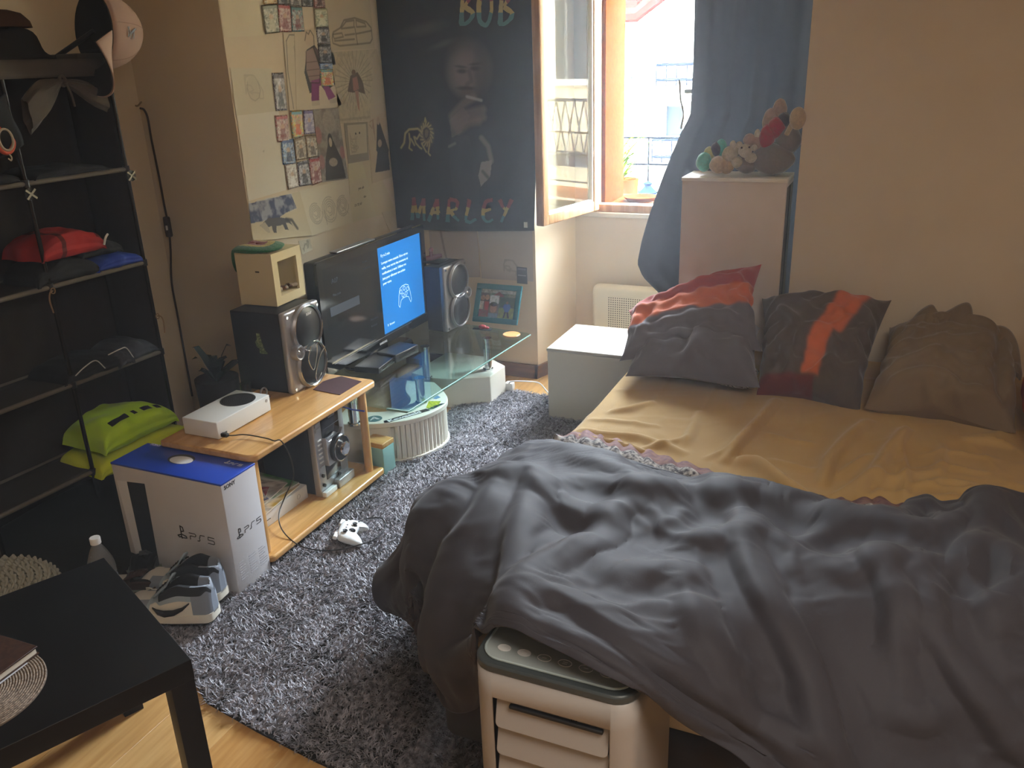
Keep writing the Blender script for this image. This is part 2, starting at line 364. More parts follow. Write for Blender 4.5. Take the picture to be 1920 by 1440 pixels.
# ---------------------------------------------------------------- window
win = bpy.data.objects.new('window_1', None); COL.objects.link(win); win.location = (-.9, 4.33, .86); win['kind'] = 'structure'
def bars(x0, x1, z0, z1, w, t, mb=None, y0=0.):
    mb = mb or MB(); r = .006
    mb.rbox((x0, y0-t/2, z0), (x0+w, y0+t/2, z1), r); mb.rbox((x1-w, y0-t/2, z0), (x1, y0+t/2, z1), r)
    mb.rbox((x0+w-.002, y0-t/2+.001, z0), (x1-w+.002, y0+t/2-.001, z0+w), r); mb.rbox((x0+w-.002, y0-t/2+.001, z1-w), (x1-w+.002, y0+t/2-.001, z1), r); return mb
fb = bars(-1.46, -.372, .842, 2.2, .04, .07, y0=4.335); part(fb, 'window_frame', PINE, win, world=True)
WHITEBEAD = mat('white_bead', '#e8e4da', .5)
def sash(name, M, hand):
    s = bars(0, .525, 0, 1.31, .052, .044); s.mul(M); o = part(s, name, PINE, win, world=True)
    bd = bars(.045, .48, .045, 1.265, .016, .03); bd.mul(M); bd.shift(-root_loc(win)); part(bd, 'glazing_bead', WHITEBEAD, o)
    p = MB(); p.box((.055, -.003, .055), (.47, .003, 1.255), M=M); p.shift(-root_loc(win)); part(p, 'pane', GLASS, o, smooth=False)
    if hand:
        h = MB(); h.rbox((.01, -.034, .50), (.035, -.022, .60), .004); h.cyl((.022, -.03, .56), (.022, -.065, .56), .007, 12); h.rbox((-.07, -.075, .55), (.03, -.058, .572), .006); h.mul(M); h.shift(-root_loc(win)); part(h, 'window_handle', SILVER, o)
    else:
        h = MB(); [h.cyl((-.012, -.016, z), (-.012, -.016, z+.07), .009, 12) for z in (.12, 1.1)]; h.mul(M); h.shift(-root_loc(win)); part(h, 'hinge', CHROME, o)
d = np.array([-.106, -.495]); d /= np.linalg.norm(d)
sash('sash', frameM((-1.425, 4.285, .855), (d[0], d[1], 0), (-d[1], d[0], 0)), False)
sash('sash', frameM((-.905, 4.335, .875), (1, 0, 0), (0, 1, 0)), True)

# ---------------------------------------------------------------- outside
FAC = mat('facade_white', '#7d7c75', .9, spec=0, noise=(1.2, '#625f58', .5)); ROOF = mat('roof_trim', '#4a1410', .8, spec=0); TILE = mat('roof_tiles', '#1e1614', .8, spec=0)
def bx(mb, c0, c1): mb.box(tuple(min(a, b) for a, b in zip(c0, c1)), tuple(max(a, b) for a, b in zip(c0, c1)))
Y1 = 13.
house = thing('house', 'white house across the street with red roof edge seen through the open window', 'house', (-3.5, 14, -3))
e0 = hy(1150, 42, Y1); e1 = hy(1212, 42, Y1); e2 = hy(1272, -8, Y1); e3 = hy(1340, -8, Y1)
b = MB(); b.add([], []); poly = [(-9, -3.5), (2.2, -3.5), (2.2, e3[2]+1.6), (e2[0], e2[2]), (e1[0], e1[2]), (-9, e0[2])]
b.prism(poly, 0, 4, M=Matrix(((1, 0, 0, 0), (0, 0, 1, Y1), (0, 1, 0, 0), (0, 0, 0, 1)))); part(b, 'house_wall', FAC, house, world=True, smooth=False)
b = MB(); b.tube([(-9, Y1-.5, e0[2]+.1), (e1[0], Y1-.5, e1[2]+.1), (e2[0]+.1, Y1-.5, e2[2]+.15), (e2[0]+1.2, Y1-.5, e2[2]+1.2)], .11, 8); b.box((-9, Y1-.5, e0[2]+.15), (e1[0], Y1+.1, e0[2]+.27)); part(b, 'fascia', ROOF, house, world=True)
b = MB()
for k in range(9): b.rbox((e2[0]+.3+k*.35, Y1-1.1, e2[2]+.10), (e2[0]+.62+k*.35, Y1, e2[2]+.2), .03)
part(b, 'roof_tiles', TILE, house, world=True, kind='stuff')
b = MB(); p = hy(1205, 45, Y1-.4); b.tube([p, p+np.array([.05, 0, -.35]), p+np.array([.25, .3, -.6]), p+np.array([.25, .35, -4])], .05, 8); part(b, 'drainpipe', WHITEP, house, world=True)
IRON = mat('painted_iron', '#0d1118', .6, spec=0)
for (xa, ya, xb, yb) in ((1230, 122, 1330, 162), (1222, 262, 1330, 305)):
    A = hy(xa, yb, Y1-.9); B = hy(xb, yb, Y1-.9); T = hy(xa, ya, Y1-.9); b = MB(); b.box((A[0]-.1, Y1-.95, A[2]-.2), (B[0], Y1, A[2])); part(b, 'balcony_slab', FAC, house, world=True, smooth=False)
    b = MB(); [b.tube([(A[0], Y1-.9, z), (B[0], Y1-.9, z)], .02, 6) for z in (A[2]+.08, T[2])]
    n = int((B[0]-A[0])/.14); [b.tube([(A[0]+i*.14, Y1-.9, A[2]), (A[0]+i*.14, Y1-.9, T[2])], .009, 5) for i in range(n+1)]; part(b, 'railing', IRON, house, world=True)
for (xa, ya, xb, yb) in ((1240, 190, 1290, 262), (1175, 135, 1195, 175), (1180, 225, 1200, 262)):
    A = hy(xa, yb, Y1-.02); B = hy(xb, ya, Y1-.02); b = MB(); b.box((A[0], Y1-.04, A[2]), (B[0], Y1+.02, B[2])); wf = part(b, 'window', WHITEBEAD, house, world=True, smooth=False)
    b = MB(); b.box((A[0]+.06, Y1-.05, A[2]+.06), (B[0]-.06, Y1-.035, B[2]-.06)); b.shift(-root_loc(house)); part(b, 'pane', mat('far_pane', '#1c2226', .3, spec=0), wf, smooth=False)
# second house, seen mirrored in the open sash
h2 = thing('house', 'cream house further right, mirrored in the pane of the open window sash', 'house', (7, 12, -3))
CRM = mat('facade_cream', '#8a7c62', .9, noise=(2, '#74674e', .5)); b = MB(); b.box((2.3, 11.5, -3.5), (12, 15, 6)); part(b, 'house_wall', CRM, h2, world=True, smooth=False)
for (x, z) in ((5.2, 1.2), (7.2, 1.2), (9.2, 1.2), (6.2, -1.4), (8.6, -1.4)):
    b = MB(); b.box((x, 11.42, z), (x+.9, 11.5, z+1.6)); wf = part(b, 'window', WHITEBEAD, h2, world=True, smooth=False)
    b = MB(); b.box((x+.1, 11.4, z+.1), (x+.8, 11.43, z+1.5)); b.shift(-root_loc(h2)); part(b, 'pane', mat('far_pane', '#1c2226', .3, spec=0), wf, smooth=False)
b = MB(); [b.tube([(4.2, 11.0, z), (11, 11.0, z)], .025, 6) for z in (.2, 1.0)]
for i in range(34): b.tube([(4.2+i*.2, 11.0, .2), (4.4+i*.2, 11.0, 1.0)], .012, 5); b.tube([(4.4+i*.2, 11.0, .2), (4.2+i*.2, 11.0, 1.0)], .012, 5)
b.box((4.1, 10.9, .0), (11.1, 11.5, .15)); part(b, 'balcony_railing', IRON, h2, world=True)
b = MB(); b.tube([(3.2, 11.4, 6), (3.2, 11.4, 3.4), (3.9, 11.3, 2.9), (3.9, 11.4, -3.5)], .09, 8); part(b, 'drainpipe', WHITEP, h2, world=True)
b = MB(); b.box((-14, 4.7, -3.7), (14, 20, -3.5)); struct(b, 'ground', mat('street', '#b8b4ac', .9), smooth=False)
# terracotta saucer on the outer sill, plant, railing outside
b = MB(); b.lathe([(0, 0), (.07, 0), (.095, .022), (.088, .024), (.068, .008), (0, .008)], 28, c=(-1.26, 4.56, .8665)); single(b, 'plant_saucer', mat('terracotta', '#5a2e14', .8, spec=0, bump=(40, .2)), 'terracotta saucer on the outer sill by the window jamb', 'saucer')
pot = thing('balcony_plant', 'small green leafy plant in a pot outside the window', 'plant', (-1.50, 5.0, .6))
b = MB(); b.lathe([(0, 0), (.08, 0), (.10, .32), (.09, .32), (.08, .30), (0, .30)], 24); part(b, 'pot', MATS['terracotta'], pot)
b = MB(); r = random.Random(3)
for k in range(42):
    a = r.uniform(-1.2, 1.6); L = r.uniform(.10, .24); up = r.uniform(.3, 1.1); z0 = .3+r.random()*.2
    p = [Vector((math.cos(a)*L*t, math.sin(a)*L*t*.8, z0+up*L*t-.5*L*t*t)) for t in (0, .35, .7, 1)]; s = Vector((-math.sin(a), math.cos(a), 0))*.008
    b.add([p[0]-s*.4, p[0]+s*.4, p[1]-s, p[1]+s, p[2]-s*.8, p[2]+s*.8, p[3]], [(0, 1, 3, 2), (2, 3, 5, 4), (4, 5, 6)])
part(b, 'leaf_cluster', mat('leaf_green', '#304a0c', .5, spec=0), pot, kind='stuff')
rl = thing('balcony_railing', 'thin dark iron railing outside the window', 'railing', (-.8, 5.3, .6))
b = MB(); [b.tube([(-1.7, 5.3, z), (0, 5.3, z)], .006, 6) for z in (.80, .97, 1.13)]; [b.tube([(x, 5.3, .6), (x, 5.3, 1.13)], .005, 6) for x in (-1.42, -1.19, -.95, -.7, -.45)]; part(b, 'rails', IRON, rl, world=True)
for x in (-1.42, -1.19): b = MB(); b.lathe([(0, 0), (.05, 0), (.06, .02), (.035, .04), (.02, .06), (.03, .075), (0, .09)], 16, c=(x, 5.3, .78)); part(b, 'finial', mat('blue_enamel', '#16243c', .6, spec=0), rl, world=True)
b = MB(); b.rbox((-1.9, 4.70, .50), (.2, 5.5, .6), .02); b.rbox((-1.6, 4.72, -3.5), (-.1, 5.3, .52), .02); single(b, 'balcony_ledge', FAC, 'pale stone ledge below the railing outside the window', 'ledge')

# unseen disc added above the fill light, made up along with it
fill_fixture = thing('fill_light_disc', 'round white disc added out of view to house the fill light', 'fill_fixture', (.55, .35, 2.31))
b = MB(); b.lathe([(0, .02), (.5, .02), (.5, .10), (0, .10)], 40); part(b, 'fixture_base', WHITEP, fill_fixture); b = MB(); b.cyl((0, 0, .10), (0, 0, .14), .05); part(b, 'fixture_mount', WHITEP, fill_fixture)
# radiator below the window
rad = thing('convector_radiator', 'cream wall radiator with perforated grille below the window', 'radiator', (-1.0, 4.24, .18))
P0 = hy(1103, 540, 4.22)
b = MB(); b.rbox((-.42, -.045, 0), (.5, .04, .29), .03, seg=4); part(b, 'radiator_body', mat('cream_enamel', '#ddd5bf', .4), rad)
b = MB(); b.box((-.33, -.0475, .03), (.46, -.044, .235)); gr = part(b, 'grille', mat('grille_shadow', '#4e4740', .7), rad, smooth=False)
b = MB()
for i in range(66):
    z0, z1 = .03, .235; x = -.33+i*.012; b.box((x, -.0495, z0), (x+.0058, -.0475, z1))
for j in range(18): z = .03+j*.012; b.box((-.33, -.0502, z), (.46, -.0477, z+.0058))
part(b, 'mesh_bars', MATS['cream_enamel'], gr, smooth=False, kind='stuff')
b = MB(); b.rbox((.08, -.03, .286), (.16, -.005, .293), .002); part(b, 'thermostat', BLACKP, rad)
# thin scattering volume added to imitate the lens veil around the bright window
hz_ = bpy.data.materials.new('veil_scatter'); hz_.use_nodes = True; _n = hz_.node_tree.nodes; _n.clear(); _o = _n.new('ShaderNodeOutputMaterial'); _v = _n.new('ShaderNodeVolumeScatter')
_v.inputs['Density'].default_value = .021; _v.inputs['Anisotropy'].default_value = .5; _v.inputs['Color'].default_value = (.93, .96, 1, 1); hz_.node_tree.links.new(_v.outputs[0], _o.inputs['Volume'])
b = MB(); b.box((-3.02, -1.57, -.12), (2.27, 4.64, 2.51)); o = part(b, 'veil_haze', hz_, None, smooth=False); o['kind'] = 'stuff'; o['label'] = 'thin scattering air volume added to imitate lens glare, brightest before the open window'; o['category'] = 'veil_haze'
# ================================================================ left side furniture
OAK = wood('light_wood', '#d8ab6c', '#be8b4c', 'y', .32, 1.1, coat=.2); OAKX = wood('light_wood_cross', '#d5a768', '#bb8749', 'x', .35, 1.1)
OAKZ = wood('light_wood_upright', '#d5a768', '#bb8749', 'z', .35, 1.1)
# --- low wooden stand
st = thing('media_stand', 'light wooden low stand with open front holding a stereo', 'stand', (-2.0, 2.29, 0))
def slab(x0, x1, y0, y1, z0, z1, rc, mb=None):
    """board with rounded corners on the room side"""
    p = [(x0, y0)]
    for k in range(7): a = -PI/2+k*PI/12; p.append((x1-rc+rc*math.cos(a), y0+rc+rc*math.sin(a)))
    for k in range(7): a = k*PI/12; p.append((x1-rc+rc*math.cos(a), y1-rc+rc*math.sin(a)))
    p.append((x0, y1)); mb = mb or MB(); mb.prism(p, z0, z1); return mb
part(slab(-2.19, -1.795, 1.912, 2.66, .412, .437, .03), 'top', OAK, st, world=True, bevel=.006)
part(slab(-2.19, -1.79, 1.925, 2.652, .030, .055, .02), 'bottom_shelf', OAK, st, world=True, bevel=.006)
b = MB(); b.rbox((-2.18, 1.935, .055), (-1.815, 1.957, .412), .004); part(b, 'side_panel', OAKZ, st, world=True)
b = MB(); b.rbox((-2.19, 1.94, .055), (-2.17, 2.62, .412), .003); part(b, 'back_panel', wood('dark_back_panel', '#5d4632', '#4a3626', 'y', .6), st, world=True)
for x in (-1.838, -2.15): b = MB(); b.tube([(x, 2.605, .055), (x, 2.605, .412)], .017, 16); part(b, 'post', OAKZ, st, world=True)
for x, y in ((-1.83, 1.96), (-1.83, 2.62), (-2.16, 1.96), (-2.16, 2.62)): b = MB(); b.cyl((x, y, 0), (x, y, .03), .018, 14); part(b, 'foot', RUBBER, st, world=True)

# --- console
cs = thing('game_console', 'white game console with round black vent lying on the wooden stand', 'console', (-2.065, 2.115, .437))
WP = mat('console_white', '#dfe3e4', .38)
b = MB(); b.rbox((-.0755, -.1375, .004), (.0755, .1375, .065), .003); part(b, 'body', WP, cs)
b = MB(); b.cyl((0.0, .058, .0650), (0.0, .058, .0662), .062, 48); vt = part(b, 'vent', mat('vent_dark', '#232326', .6), cs)
b = MB()
for r_ in range(1, 9):
    for k in range(r_*7): a = 2*PI*k/(r_*7); b.cyl((.0066*r_*math.cos(a), .058+.0066*r_*math.sin(a), .0661), (.0066*r_*math.cos(a), .058+.0066*r_*math.sin(a), .0668), .0018, 6)
part(b, 'vent_holes', mat('vent_hole', '#060606', .8), vt, kind='stuff')
b = MB(); b.cyl((.0753, .118, .048), (.0765, .118, .048), .006, 20); part(b, 'power_button', SILVER, cs)
b = MB(); b.rbox((.0750, -.115, .012), (.0768, -.095, .020), .001); part(b, 'usb_port', BLACKP, cs)
for x in (-.05, .05):
    for y in (-.11, .11): b = MB(); b.cyl((x, y, 0), (x, y, .005), .012, 12); part(b, 'foot', RUBBER, cs)
# --- gamepad and its cable
gp = thing('game_controller', 'white game controller lying on the dark shaggy rug', 'controller', tuple(g(657, 998, .038)), math.radians(232))
def pad_mesh():
    out = [(-.072, .030), (-.05, .042), (-.02, .044), (.02, .044), (.05, .042), (.072, .030), (.079, .0), (.080, -.032), (.070, -.058), (.055, -.060), (.042, -.040), (.030, -.026), (0, -.022), (-.030, -.026), (-.042, -.040), (-.055, -.060), (-.070, -.058), (-.080, -.032), (-.079, .0)]
    P = []; N = len(out)
    for (s, z) in ((.0, -.012), (.75, -.013), (.96, -.008), (1.0, .002), (.95, .012), (.8, .018), (.45, .021), (.0, .022)):
        P.append([(x*s, (y+.0)*s+.004*(1-s), z-(.010 if y < -.035 else 0)*s) for x, y in out])
    mb = MB(); mb.grid(P, 0, True); return mb
part(pad_mesh(), 'shell', WP, gp, subs=2)
def pbtn(nm, pts, m):
    for p in pts: b = MB(); b.lathe([(p[2]*1.05, -.006), (p[2]*1.05, 0), (p[2]*.8, .0), (p[2]*.5, .004), (p[2]*.95, .0075), (p[2]*.9, .009), (0, .007)] if nm == 'thumbstick' else [(p[2], -.004), (p[2], .002), (p[2]*.8, .003), (0, .003)], 18, c=(p[0], p[1], p[3])); part(b, nm, m, gp)
pbtn('thumbstick', [(-.040, .014, .0095, .018), (.020, -.008, .0095, .020)], BLACKP)
pbtn('face_button', [(.048, .026, .0048, .016), (.048, .004, .0048, .016), (.037, .015, .0048, .017), (.059, .015, .0048, .015)], BLACKP)
pbtn('menu_button', [(-.010, .016, .003, .0205), (.010, .016, .003, .0205)], SILVER)
b = MB(); b.lathe([(.012, -.002), (.012, .002), (.009, .001), (0, .001)], 24, c=(-.020, -.008, .020)); b.box((-.0225, -.018, .020), (-.0175, .002, .024)); b.box((-.030, -.0105, .020), (-.010, -.0055, .024)); part(b, 'direction_pad', BLACKP, gp)
for s in (-1, 1): b = MB(); b.rbox((s*.050-.02, .034, -.004), (s*.050+.02, .050, .010), .004); part(b, 'shoulder_button', WHITEP, gp)
gp.rotation_euler = (math.radians(14), math.radians(4), math.radians(112))
def curve_pts(ctrl, n=8):
    c = [np.array(p, float) for p in ctrl]; c = [2*c[0]-c[1]]+c+[2*c[-1]-c[-2]]; out = []
    for i in range(1, len(c)-2):
        for k in range(n):
            t = k/n; out.append(.5*((2*c[i])+(-c[i-1]+c[i+1])*t+(2*c[i-1]-5*c[i]+4*c[i+1]-c[i+2])*t*t+(-c[i-1]+3*c[i]-3*c[i+1]+c[i+2])*t**3))
    out.append(c[-2]); return out
CABLE = mat('black_cable', '#141414', .45)
pts = [(-1.987, 1.995, .453), (-1.95, 2.0, .453), g(460, 815, .447), g(500, 822, .445), (-1.80, 2.03, .443), (-1.787, 2.05, .435), g(545, 860, .33), g(550, 895, .22), g(535, 930, .13), g(523, 965, .09), g(530, 995, .07), g(560, 1022, .048), g(600, 1032, .045), g(640, 1030, .045), g(672, 1022, .045), g(700, 1012, .045), g(722, 990, .045), g(716, 972, .045), g(690, 972, .05), g(672, 978, .052)]
b = MB(); b.tube(curve_pts(pts), .0022, 8); cb = single(b, 'usb_cable', CABLE, 'thin black cable from the console down to the rug and the controller', 'cable')
b = MB(); b.rbox((-1.995, 1.988, .446), (-1.965, 2.004, .459), .003); b.shift(-cb.location); part(b, 'plug', BLACKP, cb)

# --- tall white box with blue lid
BX0, BX1, BY0, BY1, BH = -2.262, -1.80, 1.763, 1.9235, .411
ps = thing('console_box', 'white cardboard console box with blue lid standing beside the wooden stand', 'box', ((BX0+BX1)/2, (BY0+BY1)/2, 0))
CARD = mat('card_white', '#c9c8cc', .5, noise=(6, '#b9b7bb', .4)); BLUE = mat('lid_blue', '#1f3fae', .3, noise=(2.5, '#2a55c8', .8), coat=.3); INK = mat('print_black', '#15161a', .4)
b = MB(); b.rbox((BX0, BY0, 0), (BX1, BY1, BH-.006), .002); part(b, 'carton', CARD, ps, world=True)
b = MB(); b.rbox((BX0-.001, BY0-.001, BH-.007), (BX1+.001, BY1+.001, BH), .0015); part(b, 'lid', BLUE, ps, world=True)
b = MB(); c = g(340, 861, BH); 
b.prism([(c[0]+.050*math.cos(t), c[1]+.034*math.sin(t)) for t in np.linspace(0, 2*PI, 33)[:-1]], BH, BH+.0006); part(b, 'printed_disc', mat('print_grey', '#39404c', .4), ps, world=True)
b = MB(); b.prism([(c[0]+.006+.044*math.cos(t), c[1]-.006+.026*math.sin(t)) for t in np.linspace(0, 2*PI, 33)[:-1]], BH+.0006, BH+.0011); part(b, 'printed_highlight', mat('print_white', '#e4e6ea', .4), ps, world=True)
b = MB(); pp = [hy(x, y, BY0) for x, y in ((238, 903), (271, 907), (300, 1065), (318, 1140), (292, 1140), (270, 1050))]; pp = [(q[0], 0, max(q[2], .012)) for q in pp]
b.prism([(p[0], p[2]) for p in pp], 0, .0006, M=Matrix(((1, 0, 0, 0), (0, 0, -1, BY0), (0, 1, 0, 0), (0, 0, 0, 1)))); part(b, 'printed_console', INK, ps, world=True)
b = MB(); pp = [hy(x, y, BY0) for x, y in ((219, 901), (238, 903), (270, 1050), (292, 1140), (280, 1140), (258, 1050))]; pp = [(max(q[0], BX0+.004), 0, max(q[2], .012)) for q in pp]
b.prism([(p[0], p[2]) for p in pp], 0, .0006, M=Matrix(((1, 0, 0, 0), (0, 0, -1, BY0), (0, 1, 0, 0), (0, 0, 0, 1)))); part(b, 'printed_fin', mat('print_fin', '#d9dade', .4), ps, world=True)
def ps_logo(w):
    """angular game brand lettering, strokes in a box of width w"""
    k = w/2.9; L = []
    L += [[(.0, .62), (.62, .62), (.72, .55), (.72, .42), (.62, .34), (.12, .34), (.05, .28), (.05, 0)]]
    L += [[(1.70, .62), (1.28, .62), (1.20, .55), (1.18, .40), (1.10, .33), (1.12, .10), (1.04, 0), (.85, 0)]]
    L += [[(2.75, .62), (2.10, .62), (2.06, .34), (2.62, .34), (2.72, .27), (2.72, .08), (2.62, 0), (2.0, 0)]]
    return [[(x*k, y*k) for x, y in l] for l in L]
def ps_sym(s):
    return [[(.40*s, 0), (.40*s, 1.0*s), (.62*s, .92*s), (.66*s, .62*s), (.42*s, .55*s)], [(.05*s, .18*s), (.36*s, .30*s)], [(.05*s, .18*s), (.16*s, .06*s), (.38*s, .13*s)], [(.46*s, .33*s), (.82*s, .22*s), (.86*s, .10*s), (.46*s, .05*s)]]
MF = lambda x, z: frameM((x, BY0-.0002, z), (1, 0, 0), (0, 0, 1)); MR = lambda y, z: frameM((BX1+.0002, y, z), (0, 1, 0), (0, 0, 1)); MT = lambda x, y: frameM((x, y, BH+.0002), (1, 0, 0), (0, 1, 0))
p = hy(333, 1003, BY0); q = hy(404, 1003, BY0); W = q[0]-p[0]
b = strokes(ps_sym(.046), .0042, MF(p[0], p[2]-.008)); t = strokes(ps_logo(W*.66), .0028, MF(p[0]+W*.32, p[2]-.004)); b.add(t.v, t.f); part(b, 'printed_logo', INK, ps, world=True, smooth=False)
p = hx(444, 1010, BX1); q = hx(492, 985, BX1); W = q[1]-p[1]
b = strokes(ps_sym(.034), .003, MR(p[1], p[2]-.006)); t = strokes(ps_logo(W*.7), .0022, MR(p[1]+W*.32, p[2])); b.add(t.v, t.f); part(b, 'printed_logo', INK, ps, world=True, smooth=False)
p = hx(420, 916, BX1); part(text_mb('SONY', .019, MR(p[1], p[2]-.006), bold=.0003), 'printed_name', INK, ps, world=True, smooth=False)
GREYI = mat('print_pale', '#a9a9b0', .5)
b = MB(); r = random.Random(5)
for i in range(8):
    for j in range(3): L = .018+.018*r.random(); y = BY0+.02+j*.048; z = .05+i*.009; b.box((BX1, y, z), (BX1+.0005, y+L, z+.003))
part(b, 'fine_print', GREYI, ps, world=True, smooth=False, kind='stuff')
WI = MATS['print_white']
p = g(284, 832, BH); part(text_mb('SONY', .017, MT(p[0], p[1]-.008), bold=.0003), 'printed_name', WI, ps, world=True, smooth=False)
p = g(428, 866, BH); b = strokes(ps_sym(.020), .0022, MT(p[0]-.01, p[1]-.012)); t = strokes(ps_logo(.052), .0024, MT(p[0]+.012, p[1]-.012)); b.add(t.v, t.f); part(b, 'printed_logo', WI, ps, world=True, smooth=False)

# --- mini stereo in the stand
me_ = thing('mini_stereo', 'silver and black mini stereo with a big round knob standing in the wooden stand', 'stereo', (-1.885, 2.44, .055), math.radians(2))
b = MB(); b.rbox((-.26, -.095, .004), (-.025, .095, .335), .004); part(b, 'cabinet', BLACKP, me_)
DG = mat('smoked_front', '#17171b', .18, coat=.4); SIL2 = mat('satin_silver', '#b6b7bb', .35, .6)
b = MB(); b.rbox((-.03, -.10, .0), (0, .10, .34), .006); part(b, 'front_frame', SIL2, me_)
b = MB(); b.rbox((-.002, -.055, .215), (.004, .062, .33), .003); dp = part(b, 'display', DG, me_); b = text_mb('Genezi', .016, frameM((.0045, -.01, .295), (0, 1, 0), (0, 0, 1)), shear=.3); part(b, 'lettering', SILVER, dp, smooth=False)
b = MB(); b.box((.004, -.05, .262), (.0046, .058, .2635)); part(b, 'display_line', SILVER, dp)
b = MB(); b.rbox((-.002, -.055, .055), (.003, .045, .14), .003); part(b, 'tape_deck', DG, me_)
b = MB(); b.prism([(-.055, .115), (.05, .115), (.062, .235), (.045, .215), (-.04, .215), (-.058, .235)], 0, .022, M=Matrix(((0, 0, 1, -.002), (1, 0, 0, 0), (0, 1, 0, 0), (0, 0, 0, 1)))); part(b, 'knob_surround', SIL2, me_, bevel=.003)
b = MB(); b.lathe([(.056, 0), (.056, .016), (.050, .022), (.044, .020), (0, .018)], 40, M=Matrix(((0, 0, 1, .018), (1, 0, 0, .012), (0, 1, 0, .168), (0, 0, 0, 1)))); kn = part(b, 'knob_ring', BLACKP, me_)
b = MB(); b.tube([(.040, .012+.050*math.cos(t), .168+.050*math.sin(t)) for t in np.linspace(0, 2*PI, 37)[:-1]], .0025, 6, closed=True); part(b, 'ring_edge', CHROME, kn)
b = MB(); b.lathe([(.030, 0), (.028, .022), (.022, .026), (0, .024)], 32, M=Matrix(((0, 0, 1, .034), (1, 0, 0, .012), (0, 1, 0, .168), (0, 0, 0, 1)))); part(b, 'volume_knob', CHROME, me_)
for i in range(7): b = MB(); b.rbox((-.001, -.088, .120+i*.018), (.004, -.064, .126+i*.018), .0015); part(b, 'key', WHITEP if i else SILVER, me_)
for i, (y, z) in enumerate(((-.082, .275), (-.082, .295), (-.082, .315))): b = MB(); b.rbox((-.001, y-.012, z-.007), (.004, y+.02, z+.007), .002); part(b, 'key', SIL2, me_)
for y, z in ((-.045, .085), (-.045, .045), (.06, .045)): b = MB(); b.cyl((-.001, y-.035, z), (.008, y-.035, z), .007, 16); part(b, 'small_knob', BLACKP, me_)
b = MB(); b.rbox((0, -.098, .0), (.02, -.02, .022), .003); part(b, 'cassette_flap', WHITEP, me_); b = MB(); b.rbox((0, -.012, .0), (.026, .098, .036), .003); part(b, 'cassette_flap', SIL2, me_)
# blue strap hanging from the stand and silver pillars behind are modelled on the glass table
b = MB(); p = g(640, 762, .40); q = g(683, 771, .39); b.tube([p, (p+q)/2+np.array([0, 0, -.004]), q], .0035, 6); single(b, 'blue_pen', mat('blue_pen', '#33479c', .3), 'blue pen poking out under the wooden stand top', 'pen')

# --- white flat box, magazines
wb_ = thing('flat_carton', 'flat white console carton lying in the wooden stand', 'box', (-2.05, 2.155, .0555))
b = MB(); b.rbox((-.115, -.17, 0), (.115, .17, .055), .002); part(b, 'carton', mat('carton_white', '#d9dadb', .5), wb_)
b = MB(); b.tube([(.1156, .115+.009*math.cos(t), .03+.009*math.sin(t)) for t in np.linspace(0, 2*PI, 25)[:-1]], .0008, 5, closed=True); part(b, 'printed_ring', GREYI, wb_)
b = MB(); b.box((.115, -.16, .026), (.1157, -.05, .0285)); part(b, 'printed_stripe', INK, wb_)
cvs = ['#2f9fb6', '#d4a93a', '#4f8f4c', '#c9c3ba', '#a54a5c', '#6b6f96', '#d8d4cc']
lb = ['turquoise magazine on the flat carton, lowest of the heap', 'yellow magazine on the flat carton, second from below', 'green magazine in the heap on the flat carton', 'pale paper in the heap on the flat carton', 'pink comic in the heap on the flat carton', 'violet comic in the heap on the flat carton', 'cream leaflet, topmost of the heap on the flat carton']
z = .110
for i, c in enumerate(cvs):
    w, h = (.10, .14) if i < 4 else (.07, .10); t = .005; a = [.05, .1, -.08, .15, .5, -.4, .9][i]; cx, cy = [(-2.045, 2.16), (-2.03, 2.15), (-2.06, 2.17), (-2.06, 2.12), (-2.03, 2.09), (-2.05, 2.06), (-2.08, 2.13)][i]
    mg = thing('magazine', lb[i], 'magazine', (cx, cy, z+.0003), a, 'magazines in the wooden stand')
    b = MB(); b.rbox((-w, -h, 0), (w, h, t), .001, seg=1); part(b, 'pages', mat('paper_pages', '#d8d4ca', .8), mg)
    cvn = Canvas(20, 28, c, 1.4).noise(6, '#f0e6da', .7, i*3).noise(9, '#3a2f3a', .5, i+40).rect(.1, .08, .8, .18, '#f2efe6', .8)
    part_me = painted(quad_grid([(-w, h, t+.001), (w, h, t+.001), (w, -h, t+.001), (-w, -h, t+.001)], 20, 28), canvas=cvn, name='cover', matl=mat('printed_cover', '#ffffff', .35, vcol=True)); obj_from_mesh(part_me, 'cover', mg)
    z += t+.0016

